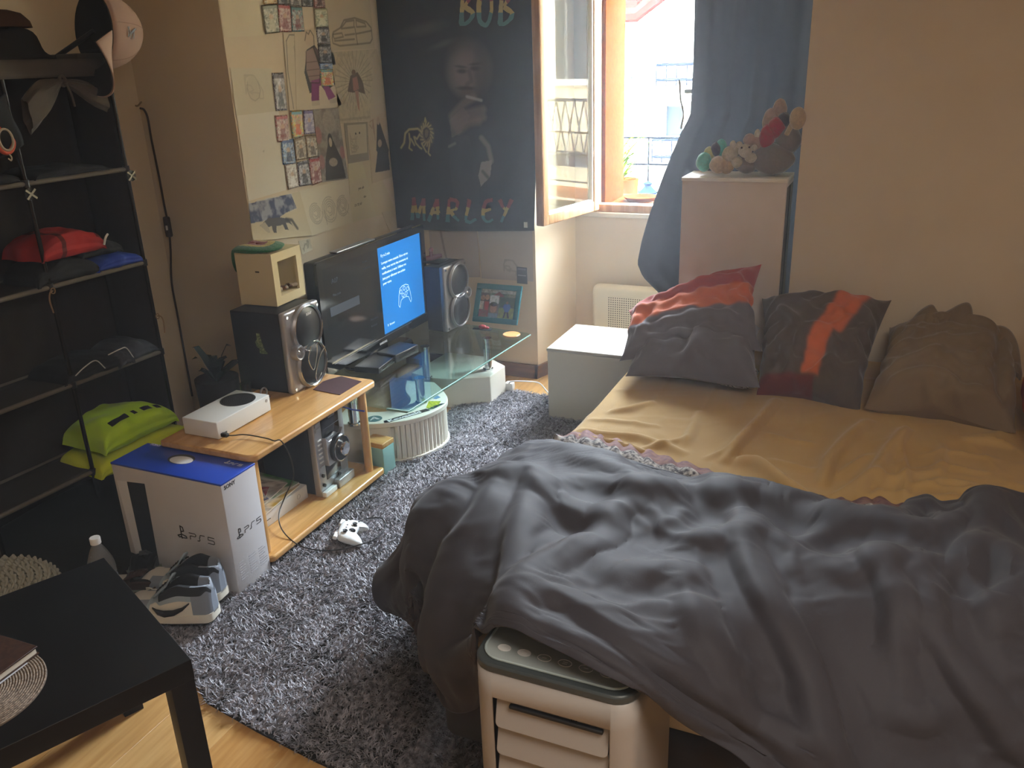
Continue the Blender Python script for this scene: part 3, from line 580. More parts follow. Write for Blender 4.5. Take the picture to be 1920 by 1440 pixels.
# --- speakers
def speaker(name, label, loc, rotz, dark, W=.225, D=.25, H=.32):
    t = thing('loudspeaker', label, 'loudspeaker', loc, rotz, None)
    wood_ = mat('speaker_side_dark', '#17161a', .45) if not dark else mat('speaker_side_blue', '#141626', .35)
    b = MB(); b.rbox((-D, -W/2+.004, .002), (-.022, W/2-.004, H-.004), .004); part(b, 'cabinet', wood_, t)
    fm = mat('speaker_front', '#b9bac0', .32, .7) if not dark else mat('speaker_front_dim', '#8f8c8c', .35, .6)
    b = MB(); b.rbox((-.03, -W/2, 0), (0, W/2, H), .010); part(b, 'front_panel', fm, t)
    R = W*.385
    for kk, (cy, cz, rr) in enumerate(((.008, H*.73, R), (.012, H*.28, R))):
        MM = Matrix(((0, 0, 1, 0), (1, 0, 0, cy), (0, 1, 0, cz), (0, 0, 0, 1)))
        b = MB(); b.lathe([(rr+.008, -.004), (rr+.010, .012), (rr+.002, .020), (rr-.003, .016), (rr-.003, -.002)], 48, M=MM); ring = part(b, 'driver_ring', SILVER if not dark else fm, t)
        b = MB(); b.lathe([(rr-.002, .010), (rr*.75, .020), (rr*.4, .025), (0, .027)], 40, M=MM); part(b, 'driver_mesh', mat('driver_mesh', '#1b1b1f', .35, bump=(400, .4, .001)), ring)
        b = MB(); b.tube([tuple(MM@Vector(((rr+.001)*math.cos(a), (rr+.001)*math.sin(a), .019))) for a in np.linspace(0, 2*PI, 49)[:-1]], .0022, 6, closed=True); part(b, 'ring_edge', CHROME if not dark else SILVER, ring)
        if kk == 0 and not dark: part(text_mb('SONY', .013, MM@Matrix.Translation((0, rr*.62, .0245)), bold=.0004, align='CENTER'), 'lettering', WHITEP, ring, smooth=False)
        if kk == 1 and not dark:
            for pl_ in ([(-.02, .075), (-.045, .03), (-.02, -.02), (.01, .03), (.02, .068)], [(.07, .045), (.03, .02), (-.01, -.04), (-.005, -.07), (.03, -.045)]):
                b = MB(); b.tube([tuple(MM@Vector((x*rr/.086, y*rr/.086, .028))) for x, y in curve_pts([(p[0], p[1], 0) for p in pl_]) for _ in [0]] if False else [tuple(MM@Vector((p[0]*rr/.086, p[1]*rr/.086, .028))) for p in curve_pts([(q[0], q[1], 0) for q in pl_], 5)], .0022, 6); part(b, 'trim_wire', CHROME, ring)
    ty = -W*.33 if not dark else W*.36
    MM = Matrix(((0, 0, 1, 0), (1, 0, 0, ty), (0, 1, 0, H*.50), (0, 0, 0, 1)))
    b = MB(); b.lathe([(.030, -.01), (.030, .022), (.026, .028), (.021, .026), (.017, .012), (0, .010)], 32, M=MM); tw = part(b, 'tweeter', SILVER, t)
    b = MB(); b.lathe([(.009, .010), (.009, .018), (.005, .022), (0, .023)], 16, M=MM); part(b, 'tweeter_dome', CHROME, tw)
    for y in (-W/2+.015, W/2-.015):
        for z_ in (.018, H-.018): b = MB(); b.cyl((-.002, y, z_), (.004, y, z_), .006, 12); part(b, 'screw', CHROME, t)
    return t
SP = speaker('loudspeaker', 'silver fronted black loudspeaker on the wooden stand under the cream box', (-2.012, 2.523, .437), math.radians(2), False)
b = MB(); pl_ = [(-.13, .235), (-.115, .235), (-.11, .205), (-.10, .17), (-.09, .16), (-.09, .155), (-.125, .155), (-.125, .175), (-.135, .18), (-.14, .20), (-.13, .21)]
b.prism(pl_, 0, .0006, M=Matrix(((1, 0, 0, -.01), (0, 0, -1, -.1087), (0, 1, 0, 0), (0, 0, 0, 1)))); part(b, 'sticker', foil('sticker_green', '#6d7a48', '#3e4a2c', '#a6ab7c', 60, .1, .5), SP)
SR = speaker('loudspeaker', 'dim blue black loudspeaker on the glass table right of the television', (-1.972, 3.705, .331), math.radians(-4), True, W=.215, D=.118, H=.335)
# --- cream cube box on the speaker, knitted beret and shells
CREAM = mat('cream_board', '#d9cba4', .6, noise=(4, '#cfbf96', .5))
cu = thing('cube_box', 'cream open fronted cube box standing on the left loudspeaker', 'box', (-2.112, 2.585, .7575), math.radians(3))
a_ = .095; D_ = .2; x0_ = -.155
b = MB(); b.box((x0_, -a_, 0), (0, a_, .012)); b.box((x0_, -a_, .188), (0, a_, .2)); b.box((x0_, -a_, .012), (0, -a_+.012, .188)); b.box((x0_, a_-.012, .012), (0, a_, .188)); b.box((x0_, -a_+.012, .012), (x0_+.01, a_-.012, .188)); part(b, 'shell', CREAM, cu, smooth=False)
b = MB(); w_ = .034; b.box((-.002, -a_, 0), (.010, -a_+w_, .2)); b.box((-.002, a_-w_, 0), (.010, a_, .2)); b.box((-.002, -a_+w_, 0), (.010, a_-w_, w_)); b.box((-.002, -a_+w_, .2-w_), (.010, a_-w_, .2)); part(b, 'front_rim', CREAM, cu, smooth=False)
b = MB(); b.box((-.07, -a_-.0006, .128), (-.052, -a_+.001, .134)); part(b, 'slot', mat('brown_slot', '#4c4030', .7), cu, smooth=False)
b = MB(); b.box((x0_+.01, -a_+.012, .012), (-.002, a_-.012, .034)); part(b, 'inner_floor', CREAM, cu, smooth=False)
r = random.Random(11); cols = ['#d8d0bf', '#b9b3a8', '#efe9d8', '#7e5c48', '#8f8b86', '#5a3a30', '#cfc6b0']
nm = ['cream seashell in the cream cube, leftmost', 'grey seashell in the cream cube, second from the left', 'pale seashell in the cream cube, third from the left', 'brown seashell in the cream cube, at its middle', 'grey pebble in the cream cube, third from the right', 'dark red seashell in the cream cube, second from the right', 'beige seashell in the cream cube, rightmost']
for i in range(7):
    sh = thing('seashell' if i != 4 else 'pebble', nm[i], 'shell' if i != 4 else 'pebble', (-2.13-.012*r.random(), 2.528+i*.019, .7575+.0345), r.random()*3, 'shells in the cube box')
    b = MB(); P = []
    for u in range(26):
        a = u*.42; rad_ = .0015+.0005*u; cc = Vector((rad_*math.cos(a), rad_*math.sin(a)+.003, .011+.0002*u)); P.append([tuple(cc+Vector((math.cos(a)*math.cos(v), math.sin(a)*math.cos(v), math.sin(v)))*rad_*.62) for v in np.linspace(0, 2*PI, 9)[:-1]])
    if i != 4: b.grid(P, 0, True); part(b, 'whorl', mat('shell_%d' % i, cols[i], .45, noise=(80, '#5a4a40', .3)), sh); 
    else: b.sphere((0, 0, .011), (.014, .010, .011), 14); part(b, 'stone', mat('shell_4', cols[i], .6), sh)
# beret
bt = thing('knitted_beret', 'crocheted beret in red yellow and green rings on top of the cream cube', 'beret', (-2.215, 2.555, .9582))
def knit(name, c): return mat(name, c, .95, noise=(260, '#20301c', .35, 1), bump=(220, .9, .004), sheen=.4)
b = MB(); P = []; mi = []
prof = [(0, .018), (.012, .019), (.028, .020), (.045, .021), (.058, .021), (.070, .019), (.082, .016), (.094, .011), (.104, .004), (.100, -.004), (.088, -.008)]
N = 48
for k, (rr, zz) in enumerate(prof):
    row = []
    for j in range(N):
        t = 2*PI*j/N; x = rr*math.cos(t)*1.12; y = rr*math.sin(t)*.92; z_ = zz*.75+.010+.003*math.sin(3*t)+.0015*math.sin(28*t)*(k > 2)
        over = max(0, -.045-x); z_ -= over*.9+over**2*10; x += over*.3
        row.append((x, y, z_))
    P.append(row)
b.grid(P, 0, True); b.m = []
for k in range(len(prof)-1): b.m += [[0, 0, 0, 1, 1, 2, 2, 2, 2, 2][k]]*N
part(b, 'crown', [knit('knit_red', '#8e2c34'), knit('knit_yellow', '#c9b45a'), knit('knit_green', '#2f7a5c')], bt, subs=1)
ov = lambda x: max(0, -.045-x)
b = MB(); b.tube([(.09*math.cos(t)*1.12+ov(.1*math.cos(t))*.3, .083*math.sin(t), .007-ov(.1*math.cos(t))*.9-ov(.1*math.cos(t))**2*10) for t in np.linspace(0, 2*PI, 49)[:-1]], .005, 8, closed=True); part(b, 'brim', MATS['knit_green'], bt)

# --- television
TVX = -2.1
tv = thing('television', 'black flat television showing a blue message panel on the glass table', 'television', (TVX-.03, 3.2, .331))
b = MB(); b.rbox((TVX-.075, 2.765, .385), (TVX-.012, 3.64, .862), .012); part(b, 'back_case', BLACKP, tv, world=True)
b = MB(); y0, y1, z0, z1, w_ = 2.758, 3.645, .380, .866, .036
def rr_frame(y0, y1, z0, z1, wi, r0):
    o = []; i_ = []
    for (cy, cz, a0) in ((y1-r0, z1-r0, 0), (y0+r0, z1-r0, PI/2), (y0+r0, z0+r0, PI), (y1-r0, z0+r0, 1.5*PI)):
        for k in range(5):
            a = a0+k*PI/8; o.append((cy+r0*math.cos(a), cz+r0*math.sin(a))); i_.append((min(max(cy+r0*math.cos(a), y0+wi), y1-wi), min(max(cz+r0*math.sin(a), z0+wi*1.25), z1-wi)))
    n = len(o); m_ = MB(); v = [(TVX-.014, *p) for p in o]+[(TVX-.001, *p) for p in o]+[(TVX-.001, *p) for p in i_]+[(TVX-.010, *p) for p in i_]
    f = []
    for k in range(n):
        j = (k+1) % n
        for L in range(3): f.append((L*n+k, L*n+j, (L+1)*n+j, (L+1)*n+k))
    return m_.add(v, f)
part(rr_frame(y0, y1, z0, z1, .034, .02), 'bezel', BLACKG, tv, world=True, bevel=.002)
cvn = Canvas(220, 120, '#0b0d10', .55)
me2 = MB(); me2.box((TVX-.012, y0+.03, z0+.04), (TVX-.008, y1-.03, z1-.032)); scr = part(me2, 'screen', mat('screen_glass', '#06080b', .1, spec=.6, emit=('#14181d', .35)), tv, world=True, smooth=False)
q0 = hx(711, 474, TVX-.008); q1 = hx(789, 447, TVX-.008); q2 = hx(797, 596, TVX-.008); q3 = hx(719, 632, TVX-.008)
ya, yb, za, zb = (q0[1]+q3[1])/2, y1-.036, z0+.044, z1-.036
SB = mat('screen_blue', '#0a4f90', .15, emit=('#1f86d8', .58)); SW = mat('screen_text', '#cfe6ff', .2, emit=('#cfe4f8', .55)); SD = mat('screen_dim_text', '#30353c', .2, emit=('#3a4048', .5))
b = MB(); b.box((TVX-.008, ya, za), (TVX-.0075, yb, zb)); b.shift(-root_loc(tv)); sp_ = part(b, 'message_panel', SB, scr, smooth=False)
MS = lambda y, z: frameM((TVX-.0072, y, z), (0, 1, 0), (0, 0, 1))
H_ = zb-za; tb = MB()
for i, (s_, sz) in enumerate((('Il y a 2 min', .018), ('Lorsque votre console Xbox est en', .0165), ('veille, vous verrez des aventures et', .0165), ('notifications à venir. Utilisez vos', .0165), ('jeux pour effectuer une action', .0165), ('pour votre', .0165))):
    t = text_mb(s_, sz, MS(ya+.022, zb-.045-[0, .034, .058, .082, .106, .130][i]), bold=.0003, extrude=.0002); tb.add(t.v, t.f)
t = text_mb('B  Retour', .016, MS(ya+.03, za+.03), extrude=.0002); tb.add(t.v, t.f)
# drawn controller outline
cyy, czz, k_ = (ya+yb)/2+.01, za+.145, .78
ol = [(-.05, .045), (-.02, .055), (.02, .055), (.05, .045), (.068, .0), (.078, -.055), (.066, -.07), (.045, -.03), (.02, -.022), (-.02, -.022), (-.045, -.03), (-.066, -.07), (-.078, -.055), (-.068, 0), (-.05, .045)]
t = strokes([[(x*k_, y*k_) for x, y in ol]]+[[(cx*k_+.010*math.cos(a), cz*k_+.010*math.sin(a)) for a in np.linspace(0, 2*PI, 13)] for cx, cz in ((-.04, .022), (.018, -.002), (-.018, -.004), (.04, .022), (.0, .035))], .0022, MS(cyy, czz), .0002); tb.add(t.v, t.f)
tb.shift(-root_loc(tv)); part(tb, 'message_text', SW, sp_ if False else scr, smooth=False)
tb = MB()
for s_, y, z, sz in (('A07', y0+.10, z1-.11, .028), ('Accueil', y0+.34, z1-.075, .012), ('Applications', y0+.34, z1-.105, .012), ('Mes jeux', y0+.10, z1-.165, .016), ('Paramètres', y0+.36, z0+.14, .014), ('Boutique', y0+.36, z0+.11, .014)): t = text_mb(s_, sz, MS(y, z), extrude=.0002); tb.add(t.v, t.f)
tb.add([tuple(MS(y0+.07, z0+.24)@Vector(p)) for p in ((0, 0, 0), (.22, 0, 0), (.22, .04, 0), (0, .04, 0))], [(0, 1, 2, 3)]); tb.shift(-root_loc(tv)); part(tb, 'menu_text', SD, scr, smooth=False)
b = MB(); b.box((TVX-.002, y0+.05, z0+.037), (TVX-.0002, 3.46, z0+.0385)); part(b, 'silver_line', SILVER, tv, world=True)
part(text_mb('SAMSUNG', .014, frameM((TVX-.0008, 3.165, z0+.010), (0, 1, 0), (0, 0, 1)), bold=.0003), 'lettering', WHITEP, tv, world=True, smooth=False)
b = MB(); b.rbox((TVX-.06, 3.12, .34), (TVX-.03, 3.28, .42), .006); part(b, 'neck', BLACKG, tv, world=True)
b = MB(); b.prism([(TVX-.03+.12*math.cos(t), 3.2+.24*math.sin(t)) for t in np.linspace(0, 2*PI, 49)[:-1]], .331, .344); part(b, 'stand_foot', BLACKG, tv, world=True, bevel=.004)
b = MB(); b.rbox((TVX-.07, 2.95, z1-.003), (TVX-.03, 3.25, z1+.004), .002); part(b, 'top_vent', SILVER, tv, world=True)
# two flat black boxes on the television foot
for i, (c, w, d_, h, a, lab) in enumerate((((-2.03, 3.02), .06, .10, .03, .1, 'small black set-top box lying before the television, left one'), ((-2.01, 3.17), .055, .085, .04, -.12, 'black drive case lying before the television, right one'))):
    o = thing('set_top_box' if i == 0 else 'drive_case', lab, 'device', (c[0], c[1], .3445), a)
    b = MB(); b.rbox((-w, -d_, .002), (w, d_, h), .004); part(b, 'body', BLACKP, o)
    b = MB(); b.box((w-.001, -d_*.7, h*.4), (w+.0006, d_*.7, h*.6)); part(b, 'front_slot', BLACKG, o)
    b = MB(); [b.cyl((x*.04, y*.07, 0), (x*.04, y*.07, .003), .006, 10) for x in (-1, 1) for y in (-1, 1)]; part(b, 'feet', RUBBER, o, kind='stuff')

# --- glass table with slatted curved base
gt = thing('glass_table', 'glass topped low table on chrome pillars and curved slatted cream base', 'table', (-1.95, 3.15, 0))
b = MB(); b.prism([(-2.34, 2.66), (-1.655, 2.645), (-1.645, 2.66), (-1.578, 3.715), (-1.60, 3.73), (-2.34, 3.82)], .319, .329); part(b, 'glass_top', TGLASS, gt, world=True, bevel=.002, smooth=False)
EDG = mat('glass_edge', '#8fb3a8', .15, trans=.3)
b = MB(); b.tube([(-1.655, 2.6435, .324), (-1.577, 3.716, .324)], .0035, 6); part(b, 'glass_edge', EDG, gt, world=True)
b = MB(); b.rbox((-1.75, 2.638, .3195), (-1.655, 2.647, .3285), .001); part(b, 'glass_edge', EDG, gt, world=True)
IV = mat('ivory_lacquer', '#eeebe0', .4, noise=(6, '#dedaca', .4))
outer = [(-2.06, 2.69), (-1.99, 2.695), (-1.928, 2.718), (-1.855, 2.755), (-1.79, 2.803), (-1.738, 2.868), (-1.709, 2.952), (-1.703, 3.034), (-1.731, 3.108), (-1.803, 3.19), (-1.88, 3.26)]
inner = [(-2.02, 3.24), (-1.96, 3.125), (-1.885, 3.042), (-1.859, 2.964), (-1.891, 2.895), (-1.95, 2.855), (-2.02, 2.84), (-2.1, 2.86)]
oc = [tuple(p[:2]) for p in curve_pts([(*p, 0) for p in outer], 5)]; ic = [tuple(p[:2]) for p in curve_pts([(*p, 0) for p in inner], 5)]
b = MB(); b.prism(oc+ic, .178, .200); part(b, 'base_top', IV, gt, world=True, bevel=.003)
b = MB(); b.prism([(p[0]*.995-.01, p[1]) for p in oc]+ic, 0, .022); part(b, 'base_plinth', IV, gt, world=True, bevel=.002)
def inset(c, d):
    out = []
    for i, p in enumerate(c):
        a = np.array(c[max(i-1, 0)]); b_ = np.array(c[min(i+1, len(c)-1)]); t = b_-a; t = t/np.linalg.norm(t); out.append((p[0]-t[1]*d, p[1]+t[0]*d))
    return out
ins = inset(oc, .03)
b = MB(); b.grid([[(x, y, .022) for x, y in ins], [(x, y, .178) for x, y in ins]]); part(b, 'backing', IV, gt, world=True, solid=.004)
L = [0]; 
for i in range(1, len(oc)): L.append(L[-1]+math.dist(oc[i], oc[i-1]))
ins2 = inset(oc, .016)
def at_len(c, s):
    i = max(1, min(len(L)-1, int(np.searchsorted(L, s)))); t = (s-L[i-1])/(L[i]-L[i-1]); return np.array(c[i-1])*(1-t)+np.array(c[i])*t
s_ = .27
while s_ < L[-1]-.04:
    p = at_len(ins2, s_); q = at_len(ins2, s_+.021); d = (q-p)/np.linalg.norm(q-p); n_ = np.array([d[1], -d[0]]); b = MB()
    b.add([(*(p-n_*.006), .022), (*(q-n_*.006), .022), (*(q+n_*.004), .022), (*((p+q)/2+n_*.009), .022), (*(p+n_*.004), .022)]+[(*(p-n_*.006), .178), (*(q-n_*.006), .178), (*(q+n_*.004), .178), (*((p+q)/2+n_*.009), .178), (*(p+n_*.004), .178)], [(0, 4, 3, 2, 1), (5, 6, 7, 8, 9), (0, 1, 6, 5), (1, 2, 7, 6), (2, 3, 8, 7), (3, 4, 9, 8), (4, 0, 5, 9)])
    part(b, 'slat', IV, gt, world=True); s_ += .024
pan = [p for p, l in zip(inset(oc, .008), L) if l < .265]
b = MB(); b.grid([[(x, y, .022) for x, y in pan], [(x, y, .178) for x, y in pan]]); part(b, 'curved_panel', IV, gt, world=True, solid=.006)
b = MB(); bp = [(-1.72, 3.53), (-1.715, 3.70), (-1.86, 3.80), (-2.10, 3.80), (-2.12, 3.45), (-1.99, 3.42)]+[tuple(p[:2]) for p in curve_pts([(-1.93, 3.425, 0), (-1.88, 3.44, 0), (-1.82, 3.475, 0), (-1.73, 3.525, 0)], 4)]
b.prism(bp, 0, .152); part(b, 'base_block', IV, gt, world=True, bevel=.004)
for (bx_, by_, tx, ty, zb_) in ((*g(790, 755, .2)[:2], 0, 0, .2), (*g(801, 709, .152)[:2], 0, 0, .152), (-1.772, 3.62, 0, 0, .152), (*g(664, 795, .2)[:2], 0, 0, .2)):
    b = MB(); b.lathe([(0, zb_), (.026, zb_), (.026, zb_+.008), (.020, zb_+.010), (.020, .309), (.024, .311), (.024, .319), (0, .319)], 28, c=(bx_, by_, 0)); part(b, 'pillar', CHROME, gt, world=True)
# stickers on the base top
def on_base(px, py, z=.2006): return g(px, py, z)
d0 = on_base(702, 785); b = MB(); b.prism([(d0[0]+.033*math.cos(t), d0[1]+.033*math.sin(t)) for t in np.linspace(0, 2*PI, 33)[:-1]], .2002, .2008); o = single(b, 'round_sticker', mat('sticker_teal', '#55797c', .4), 'round grey green sticker with a white peak on the curved base top', 'sticker')
b = strokes([[(-.018, -.012), (0, .018), (.018, -.012)], [(-.010, -.004), (.002, .004), (.012, -.010)]], .006, frameM((d0[0], d0[1], .2009), (.75, .66, 0), (-.66, .75, 0))); b.shift(-o.location); part(b, 'emblem', WHITEP, o, smooth=False)
A = on_base(722, 793.5); B_ = on_base(806, 769); dd = (B_-A)[:2]; Ld = np.linalg.norm(dd); dd /= Ld
Mk = frameM((A[0], A[1], .2004), (dd[0], dd[1], 0), (-dd[1], dd[0], 0))
b = MB(); b.add([tuple(Mk@Vector(p)) for p in ((0, .005, 0), (.02, -.003, 0), (Ld, -.003, 0), (Ld-.003, .026, 0), (.006, .026, 0), (0, .005, .0004), (.02, -.003, .0004), (Ld, -.003, .0004), (Ld-.003, .026, .0004), (.006, .026, .0004))], [(5, 6, 7, 8, 9), (0, 1, 6, 5), (1, 2, 7, 6), (2, 3, 8, 7), (3, 4, 9, 8), (4, 0, 5, 9)])
o = single(b, 'lettered_sticker', INK, 'black sticker with white brand lettering along the curved base top', 'sticker')
t = text_mb('Kawasaki', .030, Mk@Matrix.Translation((.018, .001, .0006)), bold=.0012, extrude=.0002, sx=1.); xs = [p for p in t.v]
t = text_mb('Kawasaki', .030, Mk@Matrix.Translation((.018, .001, .0006)), bold=.0012, extrude=.0002, sx=(Ld-.022)/.137); t.shift(-o.location); part(t, 'lettering', WHITEP, o, smooth=False)
pq = [on_base(*p) for p in ((799, 764), (804, 752), (827, 752), (821, 761), (803, 766))]; b = MB(); b.prism([tuple(p[:2]) for p in pq], .2002, .2008); single(b, 'yellow_sticker', mat('sticker_yellow', '#d9dc3a', .4, noise=(90, '#6f8a2c', .9)), 'bright yellow scribbled sticker at the far end of the curved base top', 'sticker')
pq = [on_base(*p) for p in ((800, 768), (812, 767), (834, 756.5), (826, 757), (810, 763))]; b = MB(); b.prism([tuple(p[:2]) for p in pq], .2010, .2016); single(b, 'green_black_sticker', foil('sticker_gb', '#101820', '#17203a', '#7fe03a', 30, .1, .4), 'dark sticker with a green claw mark beside the yellow one', 'sticker')
pq = [on_base(*p) for p in ((812, 747), (820, 741), (826, 745), (818, 748))]; b = MB(); b.prism([tuple(p[:2]) for p in pq], .2002, .2008); single(b, 'blue_sticker', mat('sticker_blue', '#5f8fb8', .4), 'small blue star like sticker behind the yellow sticker', 'sticker')
# leather scrap on the stand
pq = [g(*p, .437)[:2] for p in ((587, 731), (606, 716), (614, 713), (640, 706), (678, 716), (637, 741))]; b = MB(); b.prism([tuple(p) for p in pq], .4376, .4392); single(b, 'leather_patch', mat('brown_leather', '#53363a', .7, noise=(30, '#452b2f', .5)), 'flat dark brown leather patch on the wooden stand beside the speaker', 'patch')
# teal box with wooden lid
tb_ = thing('teal_box', 'small pale teal box with wooden lid beside the wooden stand', 'box', (-1.848, 2.703, 0), math.radians(-4))
b = MB(); b.rbox((-.050, -.040, 0), (.050, .040, .130), .003); part(b, 'carton', mat('pale_teal', '#86b3b0', .6, noise=(9, '#9cc6c4', .5)), tb_)
b = MB(); b.rbox((-.051, -.041, .130), (.051, .041, .152), .003); part(b, 'lid', OAKX, tb_)
# picture frame with three photographs
pf = thing('picture_frame', 'teal picture frame with family photos leaning on the wall', 'picture frame', (-1.80, 3.86, .33))
A = [hy(888, 535, 3.91), hy(974, 543, 3.91), hy(967, 619, 3.83), hy(880, 612, 3.83)]
A[2][2] = A[3][2] = .3315; A[2] = np.array([-1.690, 3.82, .3315]); A[3] = np.array([-1.945, 3.82, .3315]); A[0] = np.array([-1.945, 3.905, .516]); A[1] = np.array([-1.690, 3.905, .516])
ux = (A[1]-A[0]); Wf = np.linalg.norm(ux); vy = (A[3]-A[0]); Hf = np.linalg.norm(vy); Mf = frameM(A[3], ux, -vy)
TEAL = mat('teal_frame', '#1f6a74', .4)
b = MB(); w_ = .028; [b.rbox(p, q, .003, M=Mf) for p, q in (((0, 0, 0), (Wf, w_, .014)), ((0, Hf-w_, 0), (Wf, Hf, .014)), ((0, w_-.002, 0), (w_, Hf-w_+.002, .014)), ((Wf-w_, w_-.002, 0), (Wf, Hf-w_+.002, .014)))]; part(b, 'frame', TEAL, pf, world=True)
cv = Canvas(90, 64, '#8a8f78', .72).noise(8, '#4c5a40', .9, 3).rect(0, 0, 1, .13, '#c9ccc6', .8).noise(14, '#2e382c', .5, 9)
cv.poly([(.34, .22), (.52, .08), (.66, .22), (.62, .34), (.38, .34)], '#7a3b34')
cv.rect(0, .15, .27, 1, '#4f3a34').ell(.08, .32, .06, .09, '#b98d74').ell(.20, .30, .06, .09, '#c29a80').rect(.01, .44, .12, .72, '#d9c8ba').rect(.14, .44, .26, .74, '#a8433c').rect(0, .74, .27, 1, '#8e2d35', .8)
cv.rect(.28, .22, .53, .52, '#d8dadc').rect(.28, .5, .53, 1, '#6b5348').ell(.40, .66, .10, .16, '#b98b70').ell(.40, .52, .10, .08, '#3a2a24').rect(.28, .84, .53, 1, '#7f93a8')
cv.rect(.56, .62, 1, 1, '#8fa05a').rect(.56, .25, 1, .6, '#3f5138').noise(20, '#52664a', .4, 4).poly([(.70, .48), (.84, .48), (.88, .60), (.83, .76), (.73, .76), (.67, .6)], '#4c6fb0').ell(.77, .44, .03, .05, '#8a6650').poly([(.72, .76), (.77, .76), (.74, .96), (.70, .96)], '#343a44').poly([(.78, .76), (.83, .76), (.87, .96), (.83, .96)], '#343a44')
Pq = quad_grid([tuple(Mf@Vector(p)) for p in ((w_-.002, Hf-w_+.002, .006), (Wf-w_+.002, Hf-w_+.002, .006), (Wf-w_+.002, w_-.002, .006), (w_-.002, w_-.002, .006))], 90, 64)-np.array(root_loc(pf))
obj_from_mesh(painted(Pq, cv, 'photo_sheet', mat('photo_gloss', '#ffffff', .25, vcol=True)), 'photo_sheet', pf)
b = MB(); b.tube([(Wf/2-.03, Hf*.5, 0), (Wf/2-.03, .02, -.06)], .004, 6, M=Mf) if False else b.rbox((Wf/2-.03, .02, -.010), (Wf/2+.03, Hf*.8, -.002), .002, M=Mf); part(b, 'back_strut', BLACKP, pf, world=True)
c = g(959, 629, .3295); b = MB(); b.lathe([(0, 0), (.041, 0), (.044, .003), (.044, .006), (.041, .009), (0, .009)], 40, c=(c[0], c[1], .3293)); single(b, 'wooden_coaster', wood('coaster_wood', '#d9a26a', '#c48a52', 'x', .45), 'round pale wooden coaster on the corner of the glass table', 'coaster')
c = g(905, 617, .33); rc = thing('red_trinket', 'small red trinket on the glass table before the picture frame', 'trinket', (c[0], c[1], .3295)); b = MB(); b.sphere((0, 0, .012), (.022, .014, .012), 16); b.sphere((.022, .004, .008), (.014, .009, .008), 12); part(b, 'body', mat('dull_red', '#a33a40', .5), rc); b = MB(); b.rbox((-.05, -.02, 0), (.05, .012, .003), .001); part(b, 'card', BLACKP, rc)
c = g(826, 480, .668); pk = thing('pink_figure', 'small dusty pink toy figure lying on the right loudspeaker', 'toy', (-2.10, 3.70, .667)); b = MB(); b.tube([(-.03, -.02, .015), (0, 0, .02), (.05, .02, .03)], [.012, .015, .010], 10); b.tube([(0, 0, .02), (.005, -.01, .055)], [.011, .008], 8); b.sphere((.008, -.012, .064), .012, 12); b.tube([(-.01, 0, .018), (-.04, .03, .012)], [.01, .007], 8); part(b, 'body', mat('dusty_pink', '#8d6268', .6), pk)
b = MB(); b.rbox((-.06, -.05, 0), (.07, .05, .006), .002); part(b, 'mount', mat('dark_board', '#2b2428', .6), pk)
# wall socket plug and white cable by the skirting
wc = thing('wall_plug', 'white plug and cable at the skirting left of the white cabinet', 'plug', (-1.62, 3.93, .0))
p = g(957, 722, .035); b = MB(); b.rbox((p[0]-.022, p[1]-.03, .012), (p[0]+.022, p[1]+.012, .056), .008, seg=4); part(b, 'plug_body', WHITEP, wc, world=True)
b = MB(); b.tube(curve_pts([(p[0], p[1]-.02, .05), g(960, 715, .08), g(985, 715, .075), g(1010, 718, .06), g(1024, 732, .03), (-1.395, 3.60, .015), (-1.40, 3.50, .012)]), .0035, 7); part(b, 'cable', WHITEP, wc, world=True)
# small dark items behind the console
pt = thing('dark_houseplant', 'small dark leafy plant in shade behind the console', 'plant', (-2.52, 2.55, .0))
b = MB(); b.lathe([(0, 0), (.07, 0), (.09, .40), (.08, .40), (0, .38)], 24); part(b, 'tall_pot', mat('dark_pot', '#241c18', .7), pt)
r = random.Random(8); b = MB()
for k in range(16):
    a = r.uniform(0, 6.28); L_ = r.uniform(.06, .14); pz = r.uniform(.05, .16); q = [Vector((math.cos(a)*L_*t, math.sin(a)*L_*t, .38+pz*math.sin(t*1.9))) for t in (0, .4, .75, 1)]; s = Vector((-math.sin(a), math.cos(a), 0))*.018
    b.add([q[0]-s*.2, q[0]+s*.2, q[1]-s, q[1]+s, q[2]-s*.8, q[2]+s*.8, q[3]], [(0, 1, 3, 2), (2, 3, 5, 4), (4, 5, 6)])
part(b, 'leaves', mat('dark_leaf', '#1c2a1a', .6), pt, kind='stuff')
gl = thing('drinking_glass', 'small square glass standing behind the console', 'glass', tuple(g(470, 742, .437))); b = MB(); b.lathe([(.0, 0), (.020, 0), (.022, .06), (.020, .06), (.018, .005), (0, .005)], 20); part(b, 'tumbler', thin_glass('tumbler_glass', '#c9d2d0'), gl)
gl.location = (-2.165, 2.33, .437)
rg = thing('steel_ring', 'small steel ring trinket on the stand beside the left speaker', 'trinket', (-2.10, 2.35, .437)); b = MB(); b.tube([(0, .018*math.cos(t), .022+.018*math.sin(t)) for t in np.linspace(0, 2*PI, 25)[:-1]], .0035, 8, closed=True); part(b, 'ring', SILVER, rg); b = MB(); b.rbox((-.02, -.012, 0), (.02, .012, .006), .002); part(b, 'base', BLACKP, rg)
